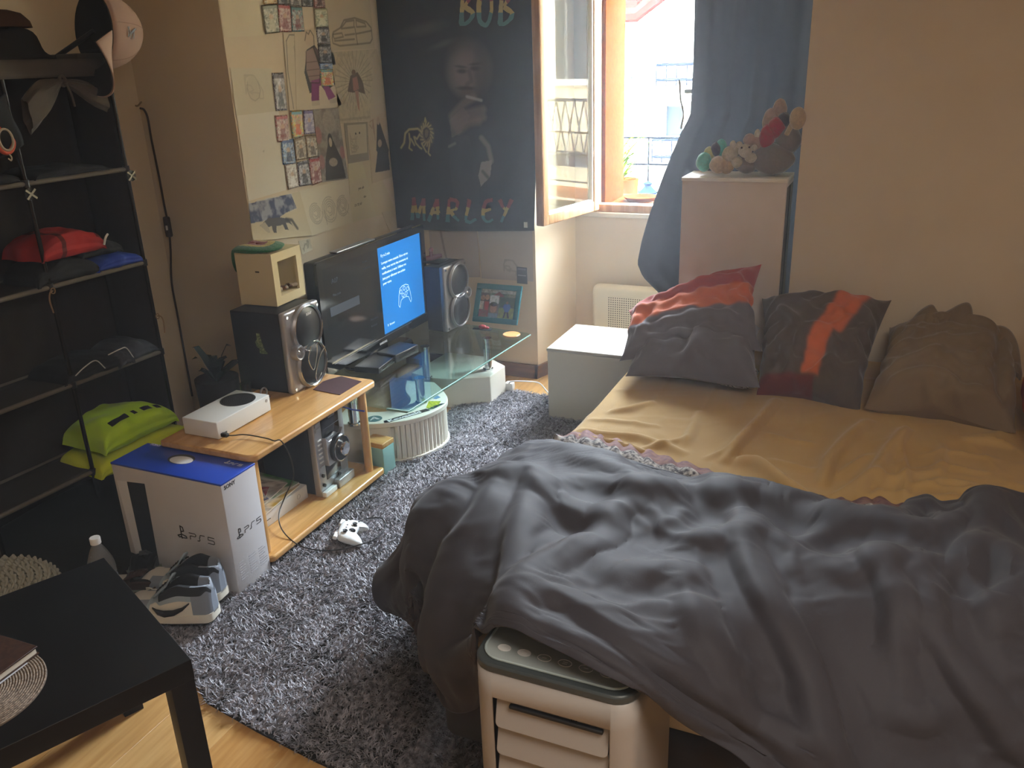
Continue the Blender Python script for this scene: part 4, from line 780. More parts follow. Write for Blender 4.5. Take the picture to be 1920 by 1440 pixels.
# ================================================================ bed side
# --- low white cabinet left of the bed head
wc2 = thing('low_cabinet', 'low cream white cabinet box between the radiator and the bed', 'cabinet', (-1.17, 3.66, 0))
CAB = mat('cabinet_cream', '#c9c5b4', .42, noise=(5, '#cfc9b2', .4))
b = MB(); b.rbox((-1.389, 3.463, .0), (-.965, 3.86, .352), .010, seg=3); part(b, 'carcass', CAB, wc2, world=True)
b = MB(); b.rbox((-1.392, 3.459, .338), (-.962, 3.864, .356), .008); part(b, 'top_board', mat('cabinet_top', '#b3b0a4', .45), wc2, world=True)
# --- tall white column unit
col = thing('column_cabinet', 'tall narrow off-white cabinet column behind the orange pillow', 'cabinet', (-.59, 3.63, 0))
b = MB(); b.rbox((-.795, 3.50, 0), (-.385, 3.72, 1.125), .003); part(b, 'carcass', mat('column_white', '#d3c6ba', .6, noise=(4, '#bdaa9a', .5)), col, world=True)
b = MB(); b.rbox((-.797, 3.494, 1.121), (-.383, 3.72, 1.135), .002); part(b, 'top_board', mat('column_top', '#dcd5c8', .5), col, world=True)
b = MB(); b.box((-.386, 3.52, .05), (-.384, 3.715, 1.1)); part(b, 'side_edge', mat('side_brown', '#5c4b3e', .7), col, world=True)  # right side sheet in a darker brown than the front
b = MB(); b.rbox((-.81, 3.5, .02), (-.79, 3.515, .9), .002) if False else b.box((-.388, 3.6, .02), (-.3815, 3.612, 1.1)); part(b, 'side_groove', mat('dark_groove', '#2a2320', .7), col, world=True)
# --- curtain
CUR = mat('curtain_cloth', '#3c3c40', .9, noise=(40, '#343438', .5), bump=(300, .3, .001), sheen=.3, transl=(.17, '#9a9da4'))
YC = 3.86
le = [(0, 1302), (60, 1300), (130, 1298), (215, 1294), (250, 1276), (300, 1256), (350, 1238), (400, 1222), (450, 1208), (490, 1200), (515, 1210), (545, 1240), (580, 1290)]
re = [(0, 1534), (555, 1492), (580, 1490)]
zt = 2.15; P = []; rows = 80; cols = 90
ztop = hy(1302, 0, YC)[2]
for i in range(rows):
    v = i/(rows-1)
    if v < .16:
        x0 = hy(1302, 0, YC)[0]; x1 = -.352; z = 2.2-(2.2-ztop)*v/.16; x0v, x1v, z0v, z1v = x0, x1, z, z
    else:
        py = (v-.16)/.84*580; a = hy(np.interp(py, [q[0] for q in le], [q[1] for q in le]), py, YC); c = hy(np.interp(min(py, 580), [0, 555, 580], [1534, 1492, 1490]), py, YC)
        x0v, x1v, z0v, z1v = a[0], min(c[0], -.356), a[2], c[2]
    row = []
    for j in range(cols):
        u = j/(cols-1); x = x0v+(x1v-x0v)*u; z = z0v+(z1v-z0v)*u; am = .007+.006*(1-abs(2*v-1))
        y = YC+am*math.sin(u*26+1.2*math.sin(v*3))+.003*math.sin(u*61+v*4)+.02*float(vnoise(u*5, v*4, 3))
        if v > .52: y -= .10*math.exp(-((u-.02)/.10)**2)*min(1, (v-.52)*4)*.5
        row.append((x, y, z))
    P.append(row)
b = MB(); b.grid(P); cu_ = single(b, 'curtain', CUR, 'long dark blue grey curtain bunched right of the open window', 'curtain', solid=.003)
b = MB(); b.cyl((-1.6, YC, 2.21), (-.36, YC, 2.21), .012, 16); cr = single(b, 'curtain_rod', mat('dark_iron', '#26221f', .4, .6), 'dark round rod holding the curtain above the window niche', 'rod')
b = MB(); b.tube(curve_pts([(-.895, YC-.04, 1.50), (-.885, YC-.05, 1.42), (-.87, YC-.05, 1.36), (-.88, YC-.05, 1.30)], 5), .004, 6); single(b, 'hanging_pull_string', mat('grey_cord', '#b9babd', .7), 'thin grey cord hanging along the left edge of the curtain', 'cord')

# --- bed
BZ = .43
bed = thing('bed', 'low double bed with ochre sheet beside the right wall', 'bed', (-.2, 2.45, 0))
b = MB(); b.rbox((-.86, 1.41, .06), (.50, 3.49, .24), .03, seg=4); part(b, 'bed_base', mat('base_fabric', '#3b332c', .9, bump=(300, .3, .001)), bed, world=True)
for x in (-.78, .42):
    for y in (1.5, 3.4): b = MB(); b.cyl((x, y, 0), (x, y, .07), .025, 16, r2=.03); part(b, 'leg', BLACKP, bed, world=True)
b = MB(); b.rbox((-.90, 1.42, .24), (.50, 3.49, BZ-.02), .05, seg=5); part(b, 'mattress', mat('mattress_ticking', '#cfc6b4', .9), bed, world=True)
def blur(A, n):
    for _ in range(2*n):
        B = np.pad(A, [(1, 1), (1, 1)]+[(0, 0)]*(A.ndim-2), mode='edge'); A = (B[:-2, 1:-1]+B[2:, 1:-1]+B[1:-1, :-2]+B[1:-1, 2:]+2*A)/6
    return A
def normals(D):
    du = np.gradient(D, axis=1); dv = np.gradient(D, axis=0); n = np.cross(dv, du); n /= np.linalg.norm(n, axis=-1, keepdims=True)+1e-12; return n
def settle(X, base, target, pin, scale, iters, collide=None, grav=(0, 0, -.00012), bend=3, kb=.35, press=0., damp=.93, hold=None):
    """position based cloth on a grid: rest lengths from base*scale, softly drawn to target"""
    X = X.copy(); V = np.zeros_like(X); grav = np.array(grav); C = []
    for (di, dj, k) in ((0, 1, 1.), (1, 0, 1.), (1, 1, .6), (1, -1, .6), (0, bend, kb), (bend, 0, kb)):
        n0, n1 = X.shape[:2]; i0 = slice(0, n0-di); i1 = slice(di, n0)
        j0, j1 = (slice(0, n1-dj), slice(dj, n1)) if dj >= 0 else (slice(-dj, n1), slice(0, n1+dj))
        if di == bend or dj == bend:
            st = max(di, dj); r = np.zeros((n0-di, n1-dj))
            for q in range(st): a = base[(di > 0)*q:n0-di+(di > 0)*q, (dj > 0)*q:n1-dj+(dj > 0)*q]; b_ = base[(di > 0)*(q+1):n0-di+(di > 0)*(q+1), (dj > 0)*(q+1):n1-dj+(dj > 0)*(q+1)]; r += np.linalg.norm(b_-a, axis=-1)
            r *= scale
        else: r = np.linalg.norm(base[i1, j1]-base[i0, j0], axis=-1)*scale
        C.append((i0, i1, j0, j1, r, k))
    cnt = np.zeros(X.shape[:2])
    for i0, i1, j0, j1, r, k in C: cnt[i0, j0] += 1; cnt[i1, j1] += 1
    for it in range(iters):
        V = (V+grav)*damp
        if press: n_ = normals(X); V = V+n_*press
        Y = X+V
        for sub in range(3):
            acc = np.zeros_like(Y)
            for i0, i1, j0, j1, r, k in C:
                d = Y[i1, j1]-Y[i0, j0]; L = np.linalg.norm(d, axis=-1)+1e-9; cor = d*((L-r)/L*.5*k)[..., None]; acc[i0, j0] += cor; acc[i1, j1] -= cor
            Y = Y+acc/cnt[..., None]*2.6
        Y = Y+(target-Y)*pin[..., None] if hasattr(pin, 'shape') else Y+(target-Y)*pin
        if hold is not None: Y = np.where(hold[..., None], target, Y)
        if collide: Y = collide(Y)
        V = Y-X; sp = np.linalg.norm(V, axis=-1, keepdims=True); V = V*np.minimum(1, .01/(sp+1e-9)); X = Y
    return X
# fitted sheet with wrinkles (world coordinates)
def seg_dist(X, Y, pts):
    """distance, signed side and parameter to a polyline"""
    best = np.full(X.shape, 1e9); side = np.zeros_like(X); par = np.zeros_like(X); n = len(pts)-1
    for i in range(n):
        x0, y0 = pts[i][:2]; x1, y1 = pts[i+1][:2]; dx, dy = x1-x0, y1-y0; L = dx*dx+dy*dy+1e-12
        t = np.clip(((X-x0)*dx+(Y-y0)*dy)/L, 0, 1); ex = X-x0-t*dx; ey = Y-y0-t*dy; d = np.hypot(ex, ey); s = np.sign(dx*ey-dy*ex)
        m = d < best; best = np.where(m, d, best); side = np.where(m, s, side); par = np.where(m, (i+t)/n, par)
    return best, side, par
nx, ny = 250, 250
U, V = np.meshgrid(np.linspace(-.955, .525, nx), np.linspace(1.5, 3.50, ny))
XL = np.interp(V, [2.3, 2.5, 3.0, 3.5], [-.935, -.93, -.915, -.90])
X = np.clip(U, XL, 10); over = np.clip(XL-U, 0, 1)
Z = BZ+.012*fbm(X*2.2, V*2.2, 5)-.006
edge = np.clip((X-XL)/.05, 0, 1); Z -= .03*(1-edge)**2
def wr(pts, w, h, ww=None):
    global Z
    d, s, p = seg_dist(X, V, pts); env = np.sin(np.clip(p, 0, 1)*PI)**.5; a = np.where(s > 0, w, w*2.2 if ww is None else ww); Z = Z+2.5*h*env*np.exp(-(d/a)**2)
gs = lambda *q: [g(x, y, BZ)[:2] for x, y in q]
for pts, w, h in [(gs((1462, 745), (1430, 790), (1385, 840), (1360, 870)), .010, .020), (gs((1635, 785), (1590, 830), (1560, 865), (1542, 910)), .012, .024), (gs((1705, 805), (1670, 850), (1640, 900), (1600, 935)), .012, .026), (gs((1700, 800), (1690, 850), (1700, 900), (1695, 945)), .008, .014),
                  (gs((1380, 862), (1420, 872), (1470, 910), (1540, 945)), .014, .022), (gs((1560, 925), (1620, 905), (1680, 900), (1760, 880)), .009, .014), (gs((1600, 935), (1660, 925), (1720, 935), (1800, 925)), .008, .012), (gs((1690, 915), (1760, 900), (1830, 905)), .007, .010),
                  (gs((1080, 800), (1130, 812), (1200, 820), (1290, 850)), .010, .010), (gs((1140, 770), (1180, 765), (1225, 750)), .008, .009), (gs((1060, 815), (1150, 835), (1250, 865)), .010, .016), (gs((1280, 835), (1300, 800), (1310, 770)), .009, .008),
                  (gs((1435, 812), (1480, 824), (1530, 830)), .006, .006), (gs((1440, 860), (1500, 875), (1530, 880)), .006, .008), (gs((1770, 830), (1768, 870), (1760, 900)), .007, .009), (gs((1800, 820), (1860, 825), (1900, 835)), .008, .010), (gs((1700, 880), (1780, 872), (1860, 885)), .005, .007), (gs((1570, 890), (1600, 870), (1630, 850)), .006, .012), (gs((1640, 940), (1650, 900), (1680, 870)), .006, .010), (gs((1720, 850), (1790, 845), (1880, 860)), .004, .006), (gs((1720, 905), (1800, 915), (1890, 908)), .005, .007), (gs((1100, 780), (1180, 790), (1240, 800)), .005, .006), (gs((1180, 845), (1240, 835), (1290, 820)), .006, .007), (gs((1320, 860), (1370, 845), (1400, 820)), .006, .008)]: wr(pts, w, h)
Z += .006*np.clip(ridged(X*7+V*3, V*10-X*4, 9), 0, 1)**3*np.clip((X+.1)*2, .25, 1)+.0035*np.clip(ridged(X*16, V*5, 19), 0, 1)**2
Z = blur(Z, 1); Z -= over*1.0; X2 = X-.010*np.sin(np.clip(over/.05, 0, PI))
def col_sheet(Q): Q[..., 2] = np.where(Q[..., 0] > -.90, np.maximum(Q[..., 2], BZ-.012), Q[..., 2]); return Q
Q0 = np.stack([X2, V, Z], -1); Q0b = np.stack([X2, V, Z*0+BZ-over], -1); ph = np.zeros(Z.shape, bool); ph[:, :3] = ph[:, -3:] = True; ph[:3] = ph[-3:] = True
Q1 = settle(Q0, Q0b, Q0, .14, 1.02, 24, col_sheet, bend=6, kb=.5, hold=ph)
b = MB(); b.grid(Q1); SHEET = mat('ochre_sheet', '#b5965f', .9, noise=(5, '#a8874e', .6), bump=(240, .35, .001), sheen=.2)
part(b, 'fitted_sheet', SHEET, bed, world=True)

# --- pillows from four corners
def bil(c, u, v): return (c[0]*(1-u)+c[1]*u)*(1-v)+(c[3]*(1-u)+c[2]*u)*v
PCOL = {}
def pillow(name, label, corners, th, regions, mats, seed=0, wrinkle=.01, folds=(), up=None, group=None, n=84, flat=.0, pinch=.5, th2=None, loose=1.045):
    """corners A,B,C,D; regions(u,v)->colour index; a slack case drawn over the filling"""
    c = [np.array(q, float) for q in corners]; U, V = np.meshgrid(np.linspace(0, 1, n), np.linspace(0, 1, n))
    S = bil([q[None, None, :] for q in c], U[..., None], V[..., None]); nr = np.cross(c[1]-c[0], c[3]-c[0]); nr /= np.linalg.norm(nr)
    up = np.array(up if up is not None else (0, -.5, .8)); nr = nr*np.sign(nr@up)
    cu_, cv_ = 2*U-1, 2*V-1; prof = (np.clip(1-np.abs(cu_)**3.0, 0, 1)*np.clip(1-np.abs(cv_)**3.0, 0, 1))**.55
    cen = S.mean((0, 1)); base = S.copy(); ins = pinch*.16*(1-cu_**2)*(np.abs(cv_)**4)+pinch*.16*(1-cv_**2)*(np.abs(cu_)**4); S = S+(cen-S)*ins[..., None]
    wv = wrinkle*(np.clip(ridged(U*4+seed, V*3, seed), 0, 1)**2+.6*fbm(U*6, V*6, seed+3))
    for (pts, w, h) in folds:
        d, s, p = seg_dist(U, V, pts); wv = wv+h*1.3*np.sin(np.clip(p, 0, 1)*PI)**.5*np.exp(-(d/np.where(s > 0, w, 2.2*w))**2)
    S = S+nr*(.010*np.sin(U*7+seed)*np.abs(cv_)**6+.010*np.sin(V*6+seed*2)*np.abs(cu_)**6)[..., None]
    top0 = S+nr*(th*1.25*prof+blur(wv, 1)*np.clip(prof*3, 0, 1))[..., None]; hold = np.zeros((n, n), bool); hold[0] = hold[-1] = True; hold[:, 0] = hold[:, -1] = True
    flipn = normals(top0)[n//2, n//2]@nr < 0
    top = settle(top0+nr*(.002*vnoise(U*40, V*40, seed))[..., None], base+nr*(th*1.25*prof)[..., None], top0, .03, loose, 60, None, (0, 0, -.00004), 6, .6, 0., .9, hold); top = np.where(hold[..., None], top, blur(top, 1))
    bot = S-nr*((th if th2 is None else th2)*prof)[..., None]
    def smp(i, j, fl): return regions((1-i/(n-1)) if fl else i/(n-1), j/(n-1))
    b = MB(); b.grid(top); off = b.n; b.grid(bot[:, ::-1])
    col = np.array([[MCOL[mats[smp(i, j, False)].name] for i in range(n)] for j in range(n)]); col = blur(col, 1); allc = np.concatenate([col.reshape(-1, 3), col[:, ::-1].reshape(-1, 3)])
    o = single(b, name, mats[0] if len(mats) == 1 else PILLOWM, label, 'pillow', group)
    if len(mats) > 1:
        at = o.data.color_attributes.new('print', 'FLOAT_COLOR', 'POINT'); C4 = np.ones((len(allc), 4)); C4[:, :3] = allc; at.data.foreach_set('color', C4.ravel())
    return o
MCOL = {'grey_cotton': lin('#68636a'), 'orange_cotton': lin('#cf6a3c'), 'red_cotton': lin('#a9443a'), 'brown_grey_cotton': lin('#5a5048'), 'khaki_cotton': lin('#75624a'), 'dark_red_cotton': lin('#6d2d28'), 'speckle': (.5, .5, .5), 'bright_orange_red': (.5, .2, .1)}
PILLOWM = mat('pillow_cover', '#808080', .85, vcol=True, noise=(3, '#3a3634', .22), bump=(260, .3, .001), sheen=.25)
GREYC = mat('grey_cotton', '#6a666c', .85, noise=(3, '#54515b', .6), bump=(260, .3, .001), sheen=.3)
ORANGE = mat('orange_cotton', '#cf6a3c', .85, noise=(3, '#c45c34', .5), bump=(260, .3, .001), sheen=.25); SALMON = mat('red_cotton', '#a9443a', .85, noise=(3, '#9c3a34', .5), bump=(260, .3, .001), sheen=.25)
DKG = mat('brown_grey_cotton', '#4d453e', .88, noise=(4, '#403932', .7), bump=(260, .3, .001), sheen=.2); BRN = mat('khaki_cotton', '#7d6b53', .9, noise=(3, '#6e5c46', .6), bump=(260, .35, .001), sheen=.2)
DARKRED = mat('dark_red_cotton', '#6d2d28', .9)
A = [hy(1172, 725, 2.96), hy(1195, 615, 3.33), hy(1425, 610, 3.36), hy(1425, 725, 2.93)]
A[0][2] = max(A[0][2], .455); A[3][2] = max(A[3][2], .46)
pillow('pillow', 'grey folded pillow lying under the orange and grey pillow', [A[0], A[1], A[2], A[3]], .105, lambda u, v: 0, [GREYC], 3, .012, folds=[([(.1, .45), (.5, .5), (.95, .42)], .02, -.03), ([(.5, .75), (.85, .4)], .03, .012), ([(.1, .6), (.8, .65)], .04, .014)], th2=.03)
A = [hy(1160, 672, 2.99), hy(1178, 578, 3.30), hy(1428, 492, 3.46), hy(1428, 655, 3.08)]
pillow('pillow', 'orange and grey pillow slumped against the white column', A, .062, lambda u, v: 0 if u < .36+.05*math.sin(v*3) else (1 if u < .70-.06*v else 2), [GREYC, ORANGE, SALMON], 5, .010, folds=[([(.25, .1), (.3, .5), (.22, .9)], .02, .022), ([(.4, .15), (.42, .6)], .012, .014), ([(.75, .2), (.8, .6), (.72, .9)], .02, .02), ([(.12, .05), (.08, .95)], .02, .015)], pinch=.9)
A = [hy(1428, 556, 3.46), hy(1672, 560, 3.46), hy(1612, 778, 2.97), hy(1418, 738, 3.00)]
def r3(u, v):
    if v > .9 and u < .55: return 2
    d = u-(.66-.36*v) if v < .55 else u-(.46-.10*(v-.55)); w = .24 if v < .5 else .17
    return 1 if 0 < d < w and v < .88 else 0
pillow('pillow', 'dark grey pillow with an orange stripe leaning on the right wall', A, .085, r3, [DKG, ORANGE, DARKRED], 11, .016, folds=[([(.15, .25), (.35, .5), (.3, .9)], .02, .035), ([(.45, .35), (.3, .6), (.35, .8)], .015, -.03), ([(.05, .2), (.4, .15)], .015, .015), ([(.5, .12), (.9, .1)], .012, .012), ([(.7, .7), (.5, .9)], .02, .02)], pinch=.7)
A = [hy(1668, 612, 3.47), hy(1905, 640, 3.46), hy(1905, 812, 2.90), hy(1620, 765, 2.95)]
pillow('pillow', 'rumpled khaki brown pillow at the right end of the bed head', A, .105, lambda u, v: 0, [BRN], 17, .014, folds=[([(.15, .12), (.5, .08), (.85, .2)], .025, .045), ([(.84, .15), (.86, .55), (.9, .9)], .02, -.03), ([(.1, .75), (.3, .7), (.42, .55)], .015, .03), ([(.1, .9), (.35, .82), (.6, .85)], .015, .025), ([(.5, .92), (.9, .9)], .02, .02), ([(.9, .2), (.93, .5), (.92, .8)], .03, .035)], pinch=.6)
# crumpled top of that pillow case
b = MB(); P = []; A0 = [hy(1700, 640, 3.36), hy(1712, 598, 3.42), hy(1745, 572, 3.42), hy(1765, 588, 3.40), hy(1815, 568, 3.42), hy(1830, 612, 3.40), hy(1880, 612, 3.38), hy(1905, 640, 3.36), hy(1915, 700, 3.25)]
top_ = curve_pts(A0, 8)
for i, p in enumerate(top_):
    row = []; t = i/(len(top_)-1); bx_ = hy(1700+205*t, 668+30*t, 3.22)
    for k in range(14): s = k/13; q = p*(1-s)+bx_*s+np.array([0, -.05*math.sin(s*PI), .012*math.sin(i*.9+s*9)*math.sin(s*PI)]); row.append(tuple(q))
    P.append(row)
b.grid(P); single(b, 'crumpled_cloth', BRN, 'crumpled khaki cloth bunched on top of the brown pillow', 'cloth', solid=.006, subs=1)
A = [hy(1330, 716, 2.99), hy(1345, 690, 3.10), hy(1424, 690, 3.12), hy(1418, 735, 2.95)]
for q in A: q[2] = .475
pillow('pillow', 'small black and white speckled cushion peeping out under the grey pillow', A, .035, lambda u, v: 0, [mat('speckle', '#c9c4b8', .9, noise=(120, '#2e2b29', 1., 1))], 23, .004, n=30)
# orange red cushion and dark curtain at the far right edge
A = [np.array([.50, 3.18, .44]), np.array([.50, 2.60, .44]), np.array([.56, 2.60, .80]), np.array([.56, 3.18, .82])]
pillow('pillow', 'orange red cushion standing at the right edge of the bed', A, .04, lambda u, v: 0, [mat('bright_orange_red', '#b5482c', .85, noise=(3, '#a83f2a', .5))], 29, .008, up=(-1, 0, 0), n=40)
P = [[(.497+.004*math.sin(i), 3.44+.03*math.sin(j*.9)-.05*j/9+(0), .60+1.3*i/20) for j in range(10)] for i in range(21)]
for i in range(21):
    for j in range(10): x, y, z = P[i][j]; P[i][j] = (.530+.035*j/9*0+j*.035, 3.46-.035*abs(math.sin(j*1.1)), z*1.0)
b = MB(); b.grid(P); single(b, 'side_curtain', mat('dark_blue_cloth', '#23242e', .9, sheen=.2), 'dark blue cloth hanging against the wall at the right edge of view', 'curtain', solid=.004)
b = MB(); b.cyl((.50, 3.47, 1.915), (.95, 3.47, 1.915), .010, 12); b.cyl((.9, 3.47, 1.915), (.9, 3.55, 1.915), .008, 10); single(b, 'curtain_rod', MATS['dark_iron'], 'short dark rod holding the blue cloth on the right wall', 'rod')

# --- duvet: control net of points (pixel measure + height) refined, then folds along the normals
NET = [
 [(1014,850,.30),(1033,832,.452),(1120,846,.475),(1240,882,.475),(1390,924,.475),(1550,962,.475),(1700,962,.49),(1850,962,.51),(2010,940,.55)],
 [(958,880,.26),(968,852,.49),(1085,862,.53),(1220,905,.52),(1385,958,.52),(1550,992,.53),(1700,1000,.545),(1850,1008,.56),(2015,985,.61)],
 [(846,965,.22),(888,897,.53),(1010,888,.575),(1180,930,.565),(1350,985,.58),(1530,1028,.59),(1700,1040,.60),(1850,1048,.62),(2020,1030,.67)],
 [(775,1010,.20),(840,915,.56),(985,925,.62),(1150,980,.61),(1320,1012,.635),(1500,1060,.64),(1680,1088,.65),(1830,1108,.66),(2025,1100,.68)],
 [(706,1085,.22),(790,985,.54),(950,1000,.63),(1090,1055,.65),(1290,1090,.655),(1480,1130,.65),(1660,1160,.64),(1820,1180,.63),(2030,1170,.63)],
 [(716,1138,.14),(775,1105,.42),(890,1095,.60),(1020,1120,.685),(1250,1175,.69),(1450,1230,.61),(1640,1275,.58),(1830,1300,.56),(2040,1290,.56)],
 [(772,1165,.20),(800,1215,.34),(878,1195,.52),(950,1168,.690),(1160,1238,.695),(1400,1335,.56),(1620,1400,.50),(1850,1430,.47),(2060,1430,.47)],
 [(800,1270,.17),(826,1330,.24),(893,1330,.36),(922,1188,.684),(1150,1278,.684),(1345,1400,.53),(1560,1560,.42),(1850,1600,.38),(2080,1600,.38)]]
C = np.array([[g(*p) for p in r] for r in NET])
def cr1(C, n, ax):
    C = np.moveaxis(C, ax, 0); C = np.concatenate([2*C[:1]-C[1:2], C, 2*C[-1:]-C[-2:-1]]); out = []; m = C.shape[0]-3
    for i in range(m):
        for k in range(n):
            t = k/n; out.append(.5*(2*C[i+1]+(-C[i]+C[i+2])*t+(2*C[i]-5*C[i+1]+4*C[i+2]-C[i+3])*t*t+(-C[i]+3*C[i+1]-3*C[i+2]+C[i+3])*t**3))
    out.append(C[-2]); return np.moveaxis(np.array(out), 0, ax)
D = cr1(cr1(C, 28, 0), 30, 1)
def blur0(A, n):
    for _ in range(n): B = np.pad(A, [(1, 1), (1, 1), (0, 0)], mode='edge'); A = (B[:-2, 1:-1]+B[2:, 1:-1]+B[1:-1, :-2]+B[1:-1, 2:]+2*A)/6
    return A
Nn = normals(blur0(D, 30)); 
if Nn[60, 120, 2] < 0: Nn = -Nn
flipD = normals(D)[60, 120, 2] < 0
def px_of(D):
    V = D-np.array([0, 0, CH]); f = V@AF; return 960+CF*(V@AX)/f, 720-CF*(V@AU)/f
PX, PY = px_of(D); disp = np.zeros(PX.shape)
SCL = np.linalg.norm(D-np.array([0, 0, CH]), axis=-1)/CF     # metres per pixel at each point
def fold(pts, w, h, w2=None, taper=.5):
    """crease along a measured line: w metres wide on its left, w2 on its right"""
    global disp
    d, s, p = seg_dist(PX, PY, pts); d = d*SCL; w2 = w2 or w
    disp = disp+1.7*h*np.sin(np.clip(p, .02, .98)*PI)**taper*np.exp(-(d/np.where(s > 0, w*.8, w2))**2)
FOLDS = [
 # far side, crossing the bed
 ([(1000,850),(1100,868),(1230,905),(1370,945),(1480,975),(1620,985)], .020, .020, .03), ([(985,868),(1060,872),(1150,905),(1260,950),(1400,970),(1560,1003),(1760,1010)], .022, .022, .04),
 ([(905,900),(985,905),(1040,950),(1120,985)], .02, .02, .03), ([(1020,905),(1110,915),(1190,945),(1300,950),(1420,1010)], .022, .026, .045),
 ([(1150,880),(1250,910),(1330,940)], .02, -.014, .02), ([(1240,985),(1330,965),(1420,975),(1560,1010),(1700,1030),(1830,1035)], .018, .022, .04),
 ([(1480,1035),(1560,1020),(1680,1028),(1800,1050)], .016, .020, .03), ([(1680,1000),(1740,965),(1800,962),(1870,990)], .03, .035, .05), ([(1735,965),(1745,990),(1755,1010)], .012, .018, .02),
 ([(1750,1030),(1830,1000),(1920,960),(2000,950)], .03, .04, .05), ([(1830,1020),(1880,1005),(1925,1012)], .02, .03, .03), ([(1780,1075),(1850,1045),(1925,1060)], .03, .03, .05),
 ([(1470,1040),(1600,1090),(1700,1068),(1780,1075)], .02, .018, .03), ([(1290,1010),(1420,1012),(1480,1040)], .025, .02, .03), ([(1170,925),(1290,955),(1330,985)], .015, -.02, .03),
 # ridge across and the drapes towards the camera
 ([(985,930),(970,1000),(955,1080),(945,1130),(930,1180)], .018, .030, .05), ([(1010,925),(1060,985),(1110,1000)], .025, -.022, .03),
 ([(1150,1000),(1060,1045),(1005,1090),(975,1130),(940,1170)], .02, .028, .04), ([(1110,1000),(1180,960),(1260,975)], .03, .02, .04),
 ([(1375,1010),(1395,1075),(1440,1170),(1480,1260),(1510,1370),(1560,1440)], .012, .030, .05), ([(1275,1130),(1310,1200),(1350,1290),(1400,1370)], .012, .022, .04),
 ([(1600,1060),(1645,1100),(1660,1160),(1668,1240)], .012, .032, .06), ([(1700,1078),(1740,1110),(1745,1160),(1735,1230)], .02, .020, .03), ([(1735,1200),(1790,1280),(1860,1370),(1920,1440)], .012, .026, .06),
 ([(1660,1120),(1690,1160),(1735,1200)], .014, .018, .03), ([(1480,1075),(1490,1100),(1470,1130)], .015, -.014, .02), ([(1470,1050),(1490,1085),(1495,1120)], .012, .015, .02),
 ([(1860,1110),(1850,1150),(1870,1200)], .03, .022, .05), ([(1790,1080),(1800,1110),(1830,1120)], .012, -.018, .02), ([(1860,1060),(1850,1090),(1870,1110)], .012, -.018, .02), 
 ([(1650,1330),(1720,1350),(1780,1330)], .03, .015, .03), ([(1560,1440),(1480,1370),(1400,1345)], .03, .020, .04), ([(1100,1170),(1250,1260),(1400,1360),(1500,1440)], .012, .018, .03), ([(960,1195),(1060,1225),(1160,1290),(1240,1340)], .008, .012, .012),
 ([(950,1180),(1040,1190),(1150,1250),(1260,1330),(1380,1400)], .010, .016, .016), ([(930,1175),(1000,1150),(1060,1140),(1160,1180)], .015, .016, .03), ([(1380,1240),(1420,1270),(1450,1290)], .02, .012, .02), ([(1100,1080),(1190,1085),(1280,1100),(1330,1140)], .03, .016, .04), ([(1200,1120),(1260,1110),(1340,1120)], .02, -.014, .03),
 # corner drape
 ([(935,905),(900,960),(850,1030),(820,1130),(812,1240)], .018, .030, .05), ([(860,905),(800,960),(760,1050),(740,1130)], .018, .022, .04), ([(895,925),(860,1000),(835,1080),(815,1180)], .02, -.018, .03), ([(780,990),(745,1060),(760,1140)], .03, -.02, .03),
 ([(860,1000),(840,1120),(835,1230),(850,1310)], .02, .022, .035), ([(915,1190),(880,1215),(850,1240)], .012, .022, .02), ([(905,1200),(870,1260),(880,1320)], .015, .015, .02)]
for f_ in FOLDS: fold(*f_[:4])
uu, vv = np.meshgrid(np.linspace(0, 9, PX.shape[1]), np.linspace(0, 7, PX.shape[0]))
disp += .020*fbm(D[..., 0]*3.2+2, D[..., 1]*3.2, 31, 2)
strk = np.clip(ridged(uu*1.6+vv*.8, vv*2.6-uu*1.1, 41), 0, 1)**2; mask = np.clip(vnoise(uu*1.1, vv*1.1, 55)*3+.35, 0, 1)
disp += .010*strk*mask+.005*np.clip(ridged(uu*3.5-vv*1.5, vv*4.0+uu, 47), 0, 1)**2*mask
disp = blur(disp, 1)
edge = np.minimum(1, np.minimum(vv, 7-vv)*3+.15); disp *= edge
D2 = D+Nn*disp[..., None]
# let it settle as slightly oversized cloth over the bed, the cooler and the floor
def collide_bed(X):
    ins = (X[..., 0] > -.925) & (X[..., 1] > 1.395) & (X[..., 1] < 3.5) & (X[..., 2] > .34); X[..., 2] = np.where(ins, np.maximum(X[..., 2], BZ+.020), X[..., 2])
    low = (X[..., 0] > -.925) & (X[..., 1] > 1.395) & (X[..., 2] <= .34); dx = X[..., 0]+.925; dy = X[..., 1]-1.395
    X[..., 1] = np.where(low & (dy <= dx), 1.395, X[..., 1]); X[..., 0] = np.where(low & (dy > dx), -.925, X[..., 0])
    c = (X[..., 0] > -.595) & (X[..., 0] < -.265) & (X[..., 1] > 1.03) & (X[..., 1] < 1.36) & (X[..., 2] > .56) & (X[..., 2] < .668); X[..., 2] = np.where(c, .668, X[..., 2])
    c = (X[..., 0] > -.595) & (X[..., 0] < -.265) & (X[..., 1] > 1.03) & (X[..., 1] < 1.36) & (X[..., 2] <= .56); X[..., 0] = np.where(c & (X[..., 0] < -.43), -.595, np.where(c, -.265, X[..., 0]))
    X[..., 2] = np.maximum(X[..., 2], .03); return X
D2 = collide_bed(D2); pinw = np.full(D.shape[:2], .030); pinw[:4] = .2; pinw[-3:] = .10; pinw[:, :3] = .06
D2 = settle(D2+np.stack([0*disp, 0*disp, .003*fbm(uu*4, vv*4, 71)], -1), blur0(D, 10), D2, pinw, 1.04, 80, collide_bed, bend=10, kb=.6)
b = MB(); b.grid(D2 if not flipD else D2[:, ::-1])
